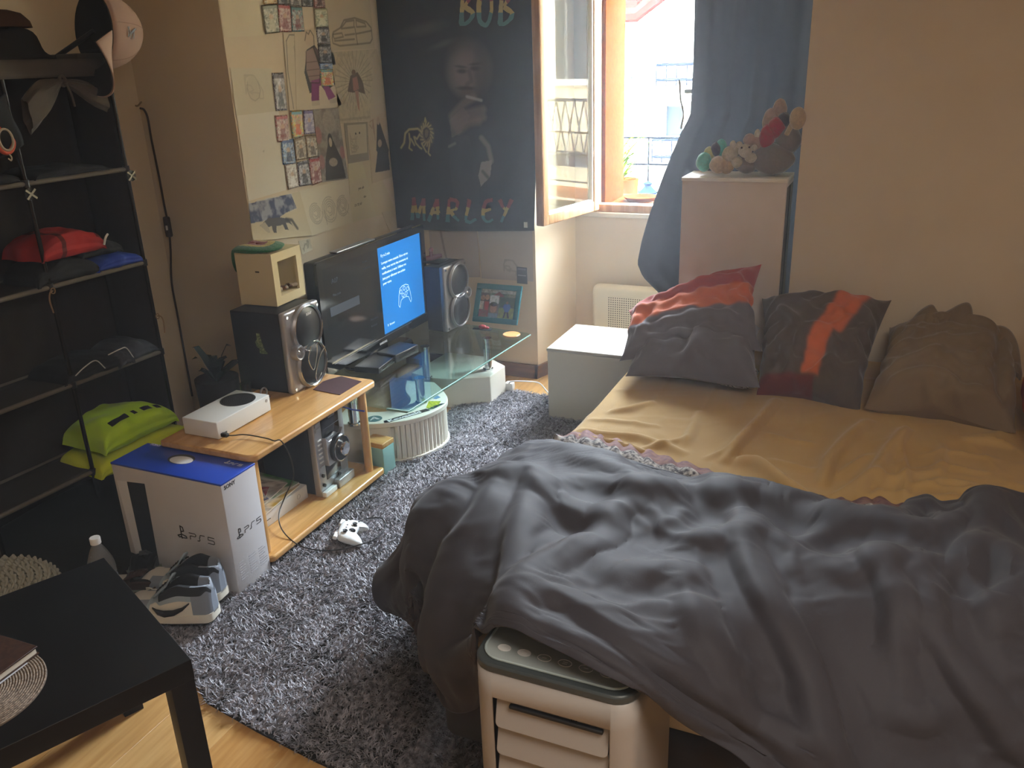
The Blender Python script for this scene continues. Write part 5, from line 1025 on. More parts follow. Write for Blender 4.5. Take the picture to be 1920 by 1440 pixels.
DUV = mat('duvet_cotton', '#3a383f', .72, spec=.3, noise=(2.2, '#323037', .6), bump=(320, .25, .0008), sheen=.08)
PAT = mat('duvet_underside', '#8c6a68', .8, noise=(70, '#d8d2c8', 1., 2), sheen=.2)
duvet = single(b, 'duvet', DUV, 'dark grey rumpled duvet spread over the foot of the bed and the air cooler', 'duvet', solid=.010)
# patterned turned-up edge of the duvet cover along the ochre sheet
e = D2[0] if not flipD else D2[0]
nr_ = e.shape[0]; P = []
for i in range(int(nr_*.13), int(nr_*.86)):
    p = D2[0, i]; q = D2[6, i]; t = i/nr_; w = (.165+.02*math.sin(t*9))*min(1, (t-.12)*12+.3)*(1 if t < .72 else max(.10, 1-(t-.72)*6)); dr = np.array([-.12, 1, 0]); dr /= np.linalg.norm(dr); row = []
    for k in range(9):
        s = k/8; zz = BZ+.016+.030*math.sin(min(1, s*1.15)*PI)*(.7+.6*float(vnoise(i*.11, k*.3, 4)))+.006*math.sin(i*.75+k*.4)*(s > .1)
        z0_ = p[2] if k == 0 else max(zz, BZ+.004); row.append((p[0]+dr[0]*w*(s-.06)+.004*math.sin(i*.5), p[1]+dr[1]*w*(s-.06)+.006*math.sin(i*.37+k), z0_*(1-s)**2+zz*(1-(1-s)**2)))
    P.append(row)
b = MB(); b.grid(np.array(P)); nf = len(P)-1; b.m = [0 if k < 4 else 1 for _ in range(nf) for k in range(8)]
GRPAT = mat('patterned_hem', '#b9b4ae', .85, noise=(85, '#38343c', 1., 1)); part(b.shift(-duvet.location), 'patterned_hem', [GRPAT, mat('plum_hem', '#6d4a50', .85, noise=(60, '#8d6a5c', .8, 1))], duvet, solid=.004)

# --- air cooler
ac = thing('air_cooler', 'white portable air cooler with grey control panel at the foot of the bed', 'air cooler', (-.428, 1.20, 0))
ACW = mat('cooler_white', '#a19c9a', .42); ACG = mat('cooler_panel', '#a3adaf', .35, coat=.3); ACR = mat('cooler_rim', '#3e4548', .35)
def rrect(x0, x1, y0, y1, r, n=6):
    o = []
    for (cx, cy, a0) in ((x1-r, y1-r, 0), (x0+r, y1-r, PI/2), (x0+r, y0+r, PI), (x1-r, y0+r, 1.5*PI)):
        for k in range(n+1): a = a0+k*PI/2/n; o.append((cx+r*math.cos(a), cy+r*math.sin(a)))
    return o
X0, X1, YF, YB = -.571, -.285, 1.045, 1.34
x0, x1, z0, z1 = X0+.038, X1-.038, .09, .583
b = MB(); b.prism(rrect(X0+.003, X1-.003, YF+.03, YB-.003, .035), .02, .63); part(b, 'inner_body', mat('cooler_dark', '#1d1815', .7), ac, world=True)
b = MB(); o_ = rrect(X0, X1, YF, YB, .036)
# shell with the louvre window left open at the front
ring = o_[:21]+[(x0, YF), (x1, YF)]+o_[21:]; zs = [.02, z0, z1, .635]; nr_ = len(ring)
b.add([(p[0], p[1], z) for z in zs for p in ring], [(r_*nr_+k, r_*nr_+(k+1) % nr_, (r_+1)*nr_+(k+1) % nr_, (r_+1)*nr_+k) for r_ in range(3) for k in range(nr_) if not (r_ == 1 and k == 21)])
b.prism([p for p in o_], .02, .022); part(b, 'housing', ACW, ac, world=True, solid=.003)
b = MB(); b.prism(rrect(X0-.002, X1+.002, YF-.003, YB+.002, .042), .635, .652); part(b, 'top_rim', ACR, ac, world=True, bevel=.004)
b = MB(); b.prism(rrect(X0+.010, X1-.010, YF+.012, YB-.012, .036), .652, .6545); tp = part(b, 'control_panel', ACG, ac, world=True)
b = MB(); b.tube([(p[0], p[1], .6545) for p in rrect(X0+.010, X1-.010, YF+.012, YB-.012, .036)], .0022, 6, closed=True); part(b, 'panel_edge', mat('pale_edge', '#a9b8bb', .3), ac, world=True)
for k in range(6):
    bxp = X0+.045+k*.037; byp = YF+.042; b = MB(); b.prism([(bxp+.0115*math.cos(t), byp+.008*math.sin(t)) for t in np.linspace(0, 2*PI, 25)[:-1]], .6545, .6555); bt_ = part(b, 'button', WHITEP if k < 2 else ACG, ac, world=True)
    b = MB(); b.tube([(bxp+.0118*math.cos(t), byp+.0083*math.sin(t), .6558) for t in np.linspace(0, 2*PI, 25)[:-1]], .0006, 5, closed=True); [b.box((bxp-.004, byp+q, .6555), (bxp+.004, byp+q+.001, .6559)) for q in ((-.002, .002) if k % 2 else (0,))]; b.shift(-root_loc(ac)); part(b, 'button_ring', WHITEP, bt_)
b = MB()
for k in range(8): a = k*PI/4; b.cyl((X1-.10+.006*math.cos(a), YF-.0004, .575+.006*math.sin(a)), (X1-.10+.006*math.cos(a), YF+.002, .575+.006*math.sin(a)), .0009, 6)
part(b, 'speaker_holes', RUBBER, ac, world=True, kind='stuff')
zz = z1-.004
for k in range(8):
    h = .0575; b = MB(); pr = rrect(x0+.003, x1-.003, zz-h, zz, .010, 4)
    b.prism(pr, 0, .004, M=Matrix(((1, 0, 0, 0), (0, math.sin(.0), -1, YF+.010), (0, 1, 0, 0), (0, 0, 0, 1))))
    b.v = [(x, y+(zz-z)*-.26+.006, z) for x, y, z in b.v]; lv = part(b, 'louvre', ACW, ac, world=True, bevel=.0012); zz -= h+.0022
b = MB(); b.rbox((x0+.03, YF-.001, z1-.017), (x1-.012, YF+.008, z1-.0095), .0025); part(b, 'air_slot', RUBBER, ac, world=True)
b = MB(); b.tube([(X0+.001, YF+.03, .385), (X0+.004, YF-.004, .388), (x0+.03, YF-.010, .382), (x1, YF-.012, .372), (X1, YF-.004, .372), (X1+.001, YF+.04, .375)], .0022, 6); part(b, 'strap', mat('dark_olive', '#3a3a30', .6), ac, world=True)
for x in (X0+.04, X1-.04):
    for y in (YF+.05, YB-.05): b = MB(); b.cyl((x-.008, y, .014), (x+.008, y, .014), .014, 14); part(b, 'caster', RUBBER, ac, world=True)
# ================================================================ rug
rug_poly = [(-1.93, 1.50), (-1.62, 1.375), (-1.55, 1.335), (-1.35, 1.30), (-1.14, 1.272), (-.7, 1.235), (.6, 1.20), (.6, 3.66), (-1.0, 3.72), (-1.86, 3.72), (-1.90, 2.6)]
rug = thing('shaggy_rug', 'dark grey deep pile shaggy rug on the laminate floor', 'rug', (-.7, 2.5, 0))
b = MB(); b.prism(rug_poly, .0005, .008); part(b, 'rug_backing', mat('rug_backing', '#19191c', .95), rug, world=True)
def in_poly(X, Y, pts):
    ins = np.zeros(X.shape, bool); n = len(pts)
    for i in range(n):
        x0, y0 = pts[i]; x1, y1 = pts[i-1]; ins ^= ((y0 > Y) != (y1 > Y)) & (X < (x1-x0)*(Y-y0)/((y1-y0) or 1e-9)+x0)
    return ins
def pile(n, x0, x1, y0, y1, L0, W0):
    X = rng.uniform(x0, x1, n); Y = rng.uniform(y0, y1, n); k = in_poly(X, Y, rug_poly)
    for a, b_, c, d in ((BX0, BX1+.004, BY0, BY1), (-2.2, -1.80, 1.93, 2.69)): k &= ~((X > a) & (X < b_) & (Y > c) & (Y < d))
    X, Y = X[k], Y[k]; n = len(X)
    ang = 2*PI*vnoise(X*9, Y*9, 61)*1.6+rng.normal(0, 1.0, n)-.6; tx, ty = np.cos(ang), np.sin(ang)
    L = L0*rng.uniform(.7, 1.25, n); W = W0*rng.uniform(.7, 1.3, n); lean = rng.uniform(.7, 1.65, n)
    P = np.zeros((n, 7, 3)); h = [0, .38, .75, 1.0]; ph = rng.normal(0, 1.1, n)
    for i, t in enumerate(h):
        a2 = ang+ph*t; cx = X+np.cos(a2)*L*t*np.sin(lean*t*.9+.15); cy = Y+np.sin(a2)*L*t*np.sin(lean*t*.9+.15); cz = .004+L*(t*np.cos(lean*t*.85)*.85); cz = np.maximum(cz, .006)
        w = W*(1.0, 1.1, .8, 0)[i]/2; sx, sy = -np.sin(a2)*w, np.cos(a2)*w
        if i < 3: P[:, 2*i] = np.stack([cx-sx, cy-sy, cz-.0], -1); P[:, 2*i+1] = np.stack([cx+sx, cy+sy, cz+w*.8], -1)
        else: P[:, 6] = np.stack([cx, cy, cz], -1)
    base = (np.arange(n)*7)[:, None]; T = np.array([[0, 1, 3], [0, 3, 2], [2, 3, 5], [2, 5, 4], [4, 5, 6]]); F = (base[:, :, None]+T[None]).reshape(-1, 3)
    me = bpy.data.meshes.new('pile'); V = P.reshape(-1, 3)-np.array(rug.location); me.vertices.add(len(V)); me.vertices.foreach_set('co', V.ravel())
    me.loops.add(len(F)*3); me.loops.foreach_set('vertex_index', F.ravel().astype(np.int32)); me.polygons.add(len(F)); me.polygons.foreach_set('loop_start', np.arange(0, len(F)*3, 3, dtype=np.int32))
    me.update(calc_edges=True); me.polygons.foreach_set('use_smooth', np.ones(len(F), dtype=bool))
    me.materials.append(RUGM); o = obj_from_mesh(me, 'pile', rug); o['kind'] = 'stuff'
RUGM = mat('rug_pile', '#9d9aa4', .5, spec=.6, noise=(55, '#45434b', .9, 1), sheen=.5)
pile(135000, -1.95, -.55, 1.19, 3.74, .026, .0031)
pile(10000, -.95, -.3, 1.19, 1.6, .026, .0031); pile(14000, -.3, .6, 1.19, 3.7, .026, .0042)

# ================================================================ fabric rack with clothes
P2 = np.array([-2.64, 2.398]); e1 = np.array([-.055, -.9985]); e2 = np.array([-.9985, .055])
rack = thing('fabric_rack', 'dark fabric clothes rack with shelves and rolled up front cover', 'rack', (-2.75, 2.1, 0))
def rp(s, d, z): q = P2+e1*s+e2*d; return (q[0], q[1], z)
Wd, Dp, ZT = .80, .24, 1.655; SH = [.115, .20, .552, .917, 1.272]
TUBE = mat('rack_tube', '#2c2a2a', .25, .8); CLO = mat('rack_fabric', '#2e2520', .95, noise=(40, '#261e1a', .5), bump=(280, .2, .001)); CLT = mat('rack_cover', '#544c42', .8, noise=(20, '#474036', .5), bump=(200, .2, .001), sheen=.2)
for s, d in ((0, 0), (.406, 0), (Wd, 0), (0, Dp+.013), (Wd, Dp+.013)): b = MB(); b.cyl(rp(s, d, 0), rp(s, d, ZT), .0075, 12); part(b, 'post', TUBE, rack, world=True)
for z in SH[1:]:
    b = MB(); m = 18; b.grid([[np.array(rp(Wd*i/m, Dp*j/6, z-.010*math.sin(PI*i/m*2)**2*math.sin(PI*j/6))) for i in range(m+1)] for j in range(7)]); part(b, 'shelf_cloth', mat('shelf_fabric', '#3b342e', .9, bump=(200, .2, .001)), rack, world=True, solid=.003)
    b = MB(); b.tube([rp(0, 0, z), rp(Wd, 0, z)], .0085, 10); b.tube([rp(0, Dp, z), rp(Wd, Dp, z)], .0085, 8); part(b, 'shelf_rail', mat('rail_sleeve', '#665e54', .7), rack, world=True)
    for s in (0, .406, Wd): b = MB(); b.tube([rp(s, 0, z-.012), rp(s, 0, z+.012)], .012, 12); part(b, 'connector', BLACKP, rack, world=True)
b = MB(); m = 24; b.grid([[np.array(rp(Wd*i/m, Dp+.004+.004*math.sin(i*1.7), ZT*k/12)) for i in range(m+1)] for k in range(13)]); b.grid([[np.array(rp(-.004-.003*math.sin(k*1.3+j), (Dp+.012)*j/6, ZT*k/12)) for j in range(7)] for k in range(13)]); b.grid([[np.array(rp(Wd+.004, Dp*j/6, ZT*k/12)) for j in range(7)] for k in range(13)]); part(b, 'side_cloth', CLO, rack, world=True, solid=.002)
b = MB(); m = 20; b.grid([[np.array(rp(Wd*i/m, Dp*j/4, ZT+.002)) for i in range(m+1)] for j in range(5)]); b.grid([[np.array(rp(Wd*i/m, -.008-.004*math.sin(i*2.1), ZT+.004-.058*k/4)) for i in range(m+1)] for k in range(5)]); part(b, 'top_cover', CLT, rack, world=True, solid=.003)
# gathered knot and the two lobes of the rolled up cover
def lobe(sg, name):
    P = []; K = 26
    for i in range(K):
        t = i/(K-1); s = .205+sg*(.155*t) ; zc = ZT-.066-.075*t**1.2-(.03 if sg > 0 else 0)*t; hw = .010+.055*math.sin(min(1, t*1.05)*PI*.62)**1.3*(1.15 if sg > 0 else 1); row = []
        for j in range(22):
            a = 2*PI*j/22; rr = 1+.16*math.sin(a*5+t*4)+.07*math.sin(a*9-t*7); row.append(rp(s, -.018-.022*math.sin(a)*rr*min(1, t*3+.2), zc+hw*math.cos(a)*rr*(.55 if sg < 0 else .8)))
        P.append(row)
    b = MB(); b.grid(P, 0, True); part(b, name, CLT, rack, world=True, subs=1)
lobe(-1, 'rolled_cover'); lobe(1, 'rolled_cover')
b = MB(); b.tube([rp(.205+.012*math.cos(t), -.022, ZT-.066+.016*math.sin(t)) for t in np.linspace(0, 2*PI, 15)[:-1]], .005, 8, closed=True); b.tube(curve_pts([rp(.2, -.03, ZT-.075), rp(.19, -.032, ZT-.11), rp(.185, -.03, ZT-.15)], 4), .004, 6); part(b, 'tie_knot', CLT, rack, world=True)
for s, z in ((-.006, 1.247), (.406, 1.238)):
    k = frameM(rp(s, -.016, z), (*(-e1), 0), (0, 0, 1)); b = strokes([[(-.016, -.014), (.016, .014)], [(-.016, .014), (.016, -.014)]], .006, k, .002); part(b, 'cross_tag', mat('cross_tag', '#b9b6a6', .6), rack, world=True, smooth=False)
    b = MB(); b.cyl(rp(s, -.006, z), rp(s, -.014, z), .020, 18); part(b, 'tag_disc', BLACKP, rack, world=True)
for s, z, sg in ((-.005, .70, 1), (.406, .905, -1)):
    b = MB(); b.tube(curve_pts([rp(s, -.010, z), rp(s-.014*sg, -.014, z-.004), rp(s-.022*sg, -.014, z-.03), rp(s-.018*sg, -.014, z-.075)], 5), .0028, 6); b.tube([rp(s+.008*math.cos(t), -.012, z+.010*math.sin(t)) for t in np.linspace(0, 2*PI, 13)[:-1]], .0022, 6, closed=True); part(b, 'tie_string', mat('tie_string', '#8b6f4e', .8), rack, world=True)
# folded garments
def garment(name, label, s0, s1, d0, d1, z, h, mats, seed, reg=None, cat='clothing', sag=.0, group=None, front=.0, wob=1.0):
    n, m = 44, 26; P = []; top = []
    for j in range(m):
        row = []
        for i in range(n):
            u = i/(n-1); v = j/(m-1)
            if v < .25: f = v/.25; d = d0; zz = z+h*f*.9; d = d0+.012*(1-math.sin(f*PI))-.006
            elif v > .9: d = d1; zz = z+h*(1-(v-.9)/.1)*.9
            else: t = (v-.25)/.65; d = d0+(d1-d0)*t; zz = z+h*(.9+.1*math.sin(t*PI))
            env = math.sin(min(1, max(0, u*1.0))*PI)**.28 if 0 < u < 1 else 0
            w = wob*(.20*float(vnoise(u*4+seed, v*4, seed))+.12*float(vnoise(u*9, v*8+seed, seed+3))); zz = z+(zz-z)*(env*(1+w)+.0)
            s = s0+(s1-s0)*u+.02*float(vnoise(v*5, seed*1.3+u, seed+5)); dd = d+.018*float(vnoise(u*6, v*3, seed+9))*(v < .5)-.010*(math.sin(v/.25*PI*2)**2 if v < .25 else 0)
            row.append(rp(s, dd, max(z+.001, zz-sag*u*u)))
        P.append(row)
    b = MB(); b.grid(P)
    if reg: b.m = [reg((i+.5)/(n-1), (j+.5)/(m-1)) for j in range(m-1) for i in range(n-1)]
    return single(b, name, mats, label, cat, group, subs=1)
NEON = mat('neon_fabric', '#d0fb28', .7, noise=(6, '#c0ec20', .5), bump=(120, .25, .002), sheen=.2); NEON2 = mat('neon_yellow', '#e2f01c', .7, noise=(6, '#d2e018', .5), bump=(120, .25, .002)); NAVY = mat('navy_print', '#10161c', .6)
RED = mat('red_shirt', '#a8201c', .8, noise=(7, '#8e1a18', .6)); DKR = mat('dark_red_shirt', '#571416', .85); BLU = mat('blue_shirt', '#1f3fa6', .7, noise=(7, '#1a358c', .5)); BLK = mat('black_shirt', '#15151a', .85, noise=(9, '#22232a', .6)); GRY = mat('grey_shirt', '#44464f', .85, noise=(9, '#383a42', .6)); LBL = mat('label_white', '#c8c6bf', .7)
z = SH[4]+.005; garment('folded_shirt', 'black folded garment on the highest shelf of the rack', .08, .38, .0, .2, z, .035, [BLK], 2)
garment('folded_shirt', 'black folded garment at the left on the highest shelf of the rack', .42, .75, .0, .2, z, .05, [BLK], 12)
z = SH[3]+.005
garment('folded_shirt', 'bright blue folded shirt at the right of the upper clothes shelf', .012, .215, .0, .20, z, .050, [BLU], 4, wob=.7)
garment('folded_shirt', 'black folded shirt under the red one on the upper clothes shelf', .20, .45, .0, .2, z, .075, [BLK], 6)
garment('folded_shirt', 'dark garment behind the blue shirt on the upper clothes shelf', .07, .24, .03, .22, z+.052, .055, [BLK], 8)
garment('folded_shirt', 'red folded football shirt on top of the black one', .155, .42, -.005, .2, z+.082, .085, [RED, DKR], 10, reg=lambda u, v: 1 if (u < .14 and v > .2) or (.62 < u < .7) else 0)
b = MB(); b.tube(curve_pts([rp(.175, -.02, z+.10), rp(.165, -.024, z+.125), rp(.15, -.02, z+.135)], 5), .004, 6); single(b, 'shirt_tag', LBL, 'small white label strip at the right end of the red football shirt', 'tag')
z = SH[2]+.005
garment('folded_shirt', 'grey blue folded garment at the right of the middle shelf', .015, .18, .0, .2, z+.0, .062, [GRY], 14)
garment('folded_shirt', 'dark track top with pale cords on the middle shelf', .16, .44, -.005, .2, z, .058, [BLK], 16)
garment('folded_shirt', 'grey folded sleeve hanging over the front of the middle shelf', .15, .22, -.018, .05, z-.002, .05, [GRY], 18)
b = MB(); b.tube(curve_pts([rp(.40, -.018, z+.03), rp(.36, -.024, z+.052), rp(.31, -.022, z+.060), rp(.28, -.024, z+.02)], 6), .0022, 6); b.tube(curve_pts([rp(.25, -.016, z+.062), rp(.2, -.022, z+.070), rp(.17, -.02, z+.065), rp(.15, -.024, z+.02)], 6), .0022, 6); single(b, 'hood_cord', LBL, 'pale hood cord looping over the dark track top on the middle shelf', 'cord')
z = SH[1]+.005
garment('safety_vest', 'yellow high visibility garment, lower one at the foot of the rack', -.03, .41, -.05, .2, z-.03, .085, [NEON2], 20)
garment('safety_vest', 'lime high visibility jacket with dark lettering, upper one at the foot of the rack', .02, .37, -.045, .2, z+.055, .105, [NEON, NAVY], 22, reg=lambda u, v: 1 if (.30 < v < .42 and ((.14 < u < .38 and not .22 < u < .25) or .44 < u < .5 or .55 < u < .8)) else 0)
garment('folded_shirt', 'green garment sagging beside the blue box lid under the vests', -.02, .12, -.06, .1, .11, .07, [mat('green_fabric', '#3e7d22', .85)], 24)
garment('shade_heap', 'low black heap added for the dark shade on the floor before the rack foot', -.06, .80, -.46, .22, .0, .085, [mat('shade_black', '#0c0b0b', .8)], 30, cat='shadow')  # low black form added where the floor lies in shade
# things on and around the rack top
cap = thing('baseball_cap', 'pale pink and black baseball cap hanging at the corner of the rack top', 'cap', (-2.62, 2.47, 1.70))
CPK = mat('cap_pink', '#b59a8b', .85, noise=(8, '#a78c7d', .5), bump=(260, .3, .001)); CBK = mat('cap_black', '#1d1a18', .9)
def cap_build():
    # local: crown opens towards -x(left of view), brim sweeps down
    b = MB(); P = []
    for i in range(15):
        t = i/14*PI/2; row = []
        for j in range(33): a = 2*PI*j/32; row.append((.098*math.cos(t)*math.cos(a), .088*math.cos(t)*math.sin(a), .115*math.sin(t)))
        P.append(row)
    b.grid(P); return b
ax = hx(176, 58, -2.62)
fwd = np.array(AX)*.60+np.array(AU)*.24+AF*.70; fwd /= np.linalg.norm(fwd); yv = np.array(AU)*.92-np.array(AX)*.30; yv = yv-fwd*(yv@fwd); yv /= np.linalg.norm(yv); xv = np.cross(yv, fwd)
Mc = Matrix(((xv[0], yv[0], fwd[0], ax[0]), (xv[1], yv[1], fwd[1], ax[1]), (xv[2], yv[2], fwd[2], ax[2]), (0, 0, 0, 1)))@Matrix.Scale(1.42, 4)
b = cap_build(); b.mul(Mc); part(b, 'crown', CPK, cap, world=True, solid=.003)
b = MB(); P = [[(.0955*r_*math.cos(a), .0855*r_*math.sin(a), -.002+.10*(1-r_**2)**.5*1.0) for a in np.linspace(0, 2*PI, 33)] for r_ in np.linspace(.02, 1, 12)]
b.grid(P); b.mul(Mc); part(b, 'lining', CBK, cap, world=True, solid=.002)
b = MB(); P = []
for i in range(13):
    t = i/12; row = []
    for j in range(25):
        a = -PI/2+(j/24-.5)*2.1; r0 = 1+t*.85; row.append((.098*math.cos(a)*(1+t*.12), .088*math.sin(a)*r0, -.004-.010*t-.045*abs(j/12-1)**2*t))
    P.append(row)
b.grid(P); b.mul(Mc); part(b, 'brim', [CPK], cap, world=True, solid=.004)
b = MB(); P2_ = [[(p[0]*.985, p[1]*.985, p[2]-.004) for p in row] for row in P]; b.grid(P2_); b.mul(Mc); part(b, 'brim_underside', CBK, cap, world=True)
_t, _a = .42, PI+.55; pv = Vector((.098*math.cos(_t)*math.cos(_a), .088*math.cos(_t)*math.sin(_a), .115*math.sin(_t))); nv = Vector((pv.x/.098**2, pv.y/.088**2, pv.z/.115**2)).normalized(); yv_ = Vector((0, 1, 0)); yv_ = (yv_-nv*yv_.dot(nv)).normalized(); xv_ = yv_.cross(nv)
b = strokes([[(-.009, .012), (-.009, -.012), (.009, .012), (.009, -.012)], [(-.014, .010), (0, -.003), (.014, .012)], [(0, -.003), (0, -.015)]], .0022, Mc@frameM(tuple(pv+nv*.0028), tuple(xv_), tuple(yv_)), .0006); part(b, 'monogram', INK, cap, world=True, smooth=False)
for k, a in enumerate((.3, 1.35, 2.4)):
    b = MB(); b.tube([tuple(Mc@Vector((.099*math.cos(t)*math.cos(a), .089*math.cos(t)*math.sin(a), .1165*math.sin(t)))) for t in np.linspace(-0.0, PI, 24)], .0010, 5); part(b, 'panel_seam', mat('cap_seam', '#9c8374', .8), cap, world=True)
b = MB(); b.sphere(tuple(Mc@Vector((0, 0, .117))), .007, 10); part(b, 'top_button', CPK, cap, world=True)
hk = thing('cap_hanger', 'dark stick leaning on the rack top and holding the cap', 'stick', (-2.75, 2.42, ZT+.008)); b = MB(); p = hx(100, 97, -2.78); q = hx(150, 40, -2.70); p[2] = ZT+.010; b.cyl(p, tuple(ax+fwd*-.0), .009, 10); part(b, 'rod', BLACKP, hk, world=True); b = MB(); b.rbox((-2.80, 2.30, ZT+.003), (-2.66, 2.42, ZT+.022), .004); part(b, 'rod_base', CLT, hk, world=True)
b = MB(); cc = hx(18, 78, -2.78); cc[2] = ZT+.005; P = []
for (r_, z_) in ((.145, .0), (.14, .006), (.115, .012), (.10, .03), (.095, .075), (.07, .095), (.03, .10), (.0, .10)): P.append([(cc[0]+r_*math.cos(t)*.8, cc[1]+r_*math.sin(t)*1.0, cc[2]+z_+.004*math.sin(2*t)) for t in np.linspace(0, 2*PI, 41)[:-1]])
b.grid(P, 0, True); single(b, 'felt_hat', CBK, 'dark brimmed hat lying at the left on the rack top', 'hat', subs=1)
b = MB(); cc = hx(12, 44, -2.80); b.grid([[(cc[0]+r_*math.cos(t)*.8, cc[1]-.02+r_*math.sin(t), ZT+.108+z_) for t in np.linspace(0, 2*PI, 29)[:-1]] for r_, z_ in ((.10, 0), (.095, .02), (.07, .045), (.03, .055), (0, .056))], 0, True); single(b, 'beanie', mat('beanie_brown', '#4a3020', .9), 'small brown cap stacked on the dark brimmed hat', 'hat')
# left edge: dark garment on the rack side and orange headset
b = MB(); P = []
for k in range(26):
    t = k/25; row = []
    for j in range(25): u = j/24; row.append(rp(.425+.30*u+.01*math.sin(t*5), -.03-.020*math.sin(u*PI*3+t*2)-.02*math.sin(u*PI), 1.56-(.16+.06*u)*t-.02*math.sin(u*PI*2)))
    P.append(row)
b.grid(P); single(b, 'black_jacket', mat('deep_black', '#0b0b0d', .85), 'black jacket hanging at the left edge on the front of the rack', 'jacket', solid=.006)
hs = thing('orange_headset', 'orange and red headset hanging at the far left edge of the rack', 'headset', tuple(rp(.455, -.07, 1.42)))
p0 = np.array(hx(8, 262, -2.62))
b = MB(); b.tube([tuple(p0+np.array([0, .030*math.cos(t), .040*math.sin(t)])) for t in np.linspace(0, 2*PI, 29)[:-1]], .008, 10, closed=True); part(b, 'outer_ring', mat('headset_orange', '#c2481f', .5), hs, world=True)
b = MB(); b.tube([tuple(p0+np.array([.008, .024*math.cos(t), .033*math.sin(t)])) for t in np.linspace(0, 2*PI, 29)[:-1]], .004, 8, closed=True); part(b, 'inner_ring', mat('headset_cream', '#b5a894', .5), hs, world=True)
b = MB(); b.tube(curve_pts([tuple(p0+np.array(q)) for q in ((0, 0, .040), (-.01, -.01, .09), (-.02, .0, .14))], 4), .005, 8); b.tube(curve_pts([tuple(p0+np.array(q)) for q in ((.004, .0, -.042), (.004, .008, -.055), (.004, .004, -.065), (.004, -.004, -.058))], 4), .0025, 6); part(b, 'strap', mat('headset_cream', '#b5a894', .5), hs, world=True)
# wall cable with inline switch
pc = [hy(x, y, 2.798) for x, y in ((262, 203), (270, 206), (277, 222), (284, 262), (298, 330), (308, 385), (316, 425), (320, 470), (322, 530), (326, 600), (331, 660), (343, 740))]
for q in pc: q[0] = max(q[0], -2.935)
wcab = thing('wall_cable', 'dark cable with inline switch running down the wall corner beside the rack', 'cable', tuple(pc[-1]))
b = MB(); b.tube(curve_pts(pc, 5), .0045, 8); part(b, 'cord', mat('brown_cable', '#2e2119', .6), wcab, world=True)
b = MB(); q = pc[6]; b.rbox((q[0]-.014, 2.782, q[2]-.045), (q[0]+.014, 2.806, q[2]+.045), .008); part(b, 'inline_switch', mat('switch_brown', '#2a211b', .5), wcab, world=True); b = MB(); b.rbox((q[0]+.002, 2.777, q[2]-.012), (q[0]+.010, 2.784, q[2]+.008), .002); part(b, 'rocker', LBL, wcab, world=True)
b = MB(); q = hy(252, 175, 2.79); b.tube(curve_pts([q+np.array(v) for v in ((-.05, 0, .06), (-.01, 0, .02), (-.03, 0, -.03), (.0, 0, -.05), (.03, 0, -.035))], 5), .004, 6); single(b, 'cable_stub', mat('painted_cable', '#8a785a', .7), 'wall coloured cable stub curling below the cap on the wall', 'cable')

# ================================================================ black side table and what lies on it
TA = math.atan2(-.228, .504)
ux_ = np.array([.504, -.228]); ux_ /= np.linalg.norm(ux_); uy_ = np.array([ux_[1], -ux_[0]])
c2 = np.array([-1.240, 1.052]); LT, WT = .90, .553
tbl = thing('side_table', 'black square legged low table in the near left corner', 'table', (*(c2-ux_*WT/2+uy_*LT/2), 0), math.atan2(-uy_[1], -uy_[0])-PI/2)
BT = mat('black_lacquer', '#0b0a0b', .4, spec=.3, noise=(3, '#100f10', .5), bump=(90, .04, .0005)); hx_, hy_ = WT/2, LT/2
b = MB(); b.rbox((-hx_, -hy_, .40), (hx_, hy_, .45), .0018); part(b, 'tabletop', BT, tbl)
for sx in (-1, 1):
    for sy in (-1, 1): b = MB(); xa = sx*(hx_-.001); ya = sy*(hy_-.001); b.rbox((min(xa, xa-sx*.05), min(ya, ya-sy*.05), 0), (max(xa, xa-sx*.05), max(ya, ya-sy*.05), .401), .0015); part(b, 'leg', BT, tbl)
b = MB(); b.rbox((-hx_+.06, -hy_+.06, .375), (hx_-.06, hy_-.09, .399), .002); part(b, 'under_frame', BT, tbl)
pm_ = g(-25, 1285, .452); plm = thing('round_placemat', 'round woven beige placemat on the black table', 'placemat', (-1.63, .855, .4503)); 
pc0 = g(-62, 1305, .452); plm.location = (pc0[0], pc0[1], .4503); Rp = np.linalg.norm(g(85, 1278, .452)-pc0)
WV = mat('woven_rings', '#9b8b7b', .85, noise=(180, '#5e5046', .9, 1)); b = MB(); b.lathe([(0, 0), (Rp, 0), (Rp, .002), (0, .002)], 60); part(b, 'mat_base', mat('woven_base', '#6d5f54', .9), plm)
for k in range(3, 27): rr = Rp*k/27+.003; b = MB(); b.tube([(rr*math.cos(t), rr*math.sin(t), .0026) for t in np.linspace(0, 2*PI, 65)[:-1]], .0022, 6, closed=True); part(b, 'woven_ring', WV, plm)
bk = thing('dark_book', 'dark brown hardback lying on the placemat at the left edge', 'book', (-1.62, .88, .4555)); pq = [g(70, 1211, .475)[:2], g(0, 1190, .475)[:2]]
d1 = pq[1]-pq[0]; d1 /= np.linalg.norm(d1); q3 = g(0, 1262, .475)[:2]; d2 = q3-pq[0]; d2 /= np.linalg.norm(d2); poly = [tuple(pq[0]), tuple(pq[0]+d1*.17), tuple(pq[0]+d1*.17+d2*.21), tuple(pq[0]+d2*.21)]
HB = mat('brown_cover', '#33201b', .5, noise=(90, '#4b3228', .8, 2)); b = MB(); b.prism(poly, .471, .475); part(b, 'cover', HB, bk, world=True, bevel=.001); b = MB(); b.prism(poly, .4555, .4585); part(b, 'cover', HB, bk, world=True)
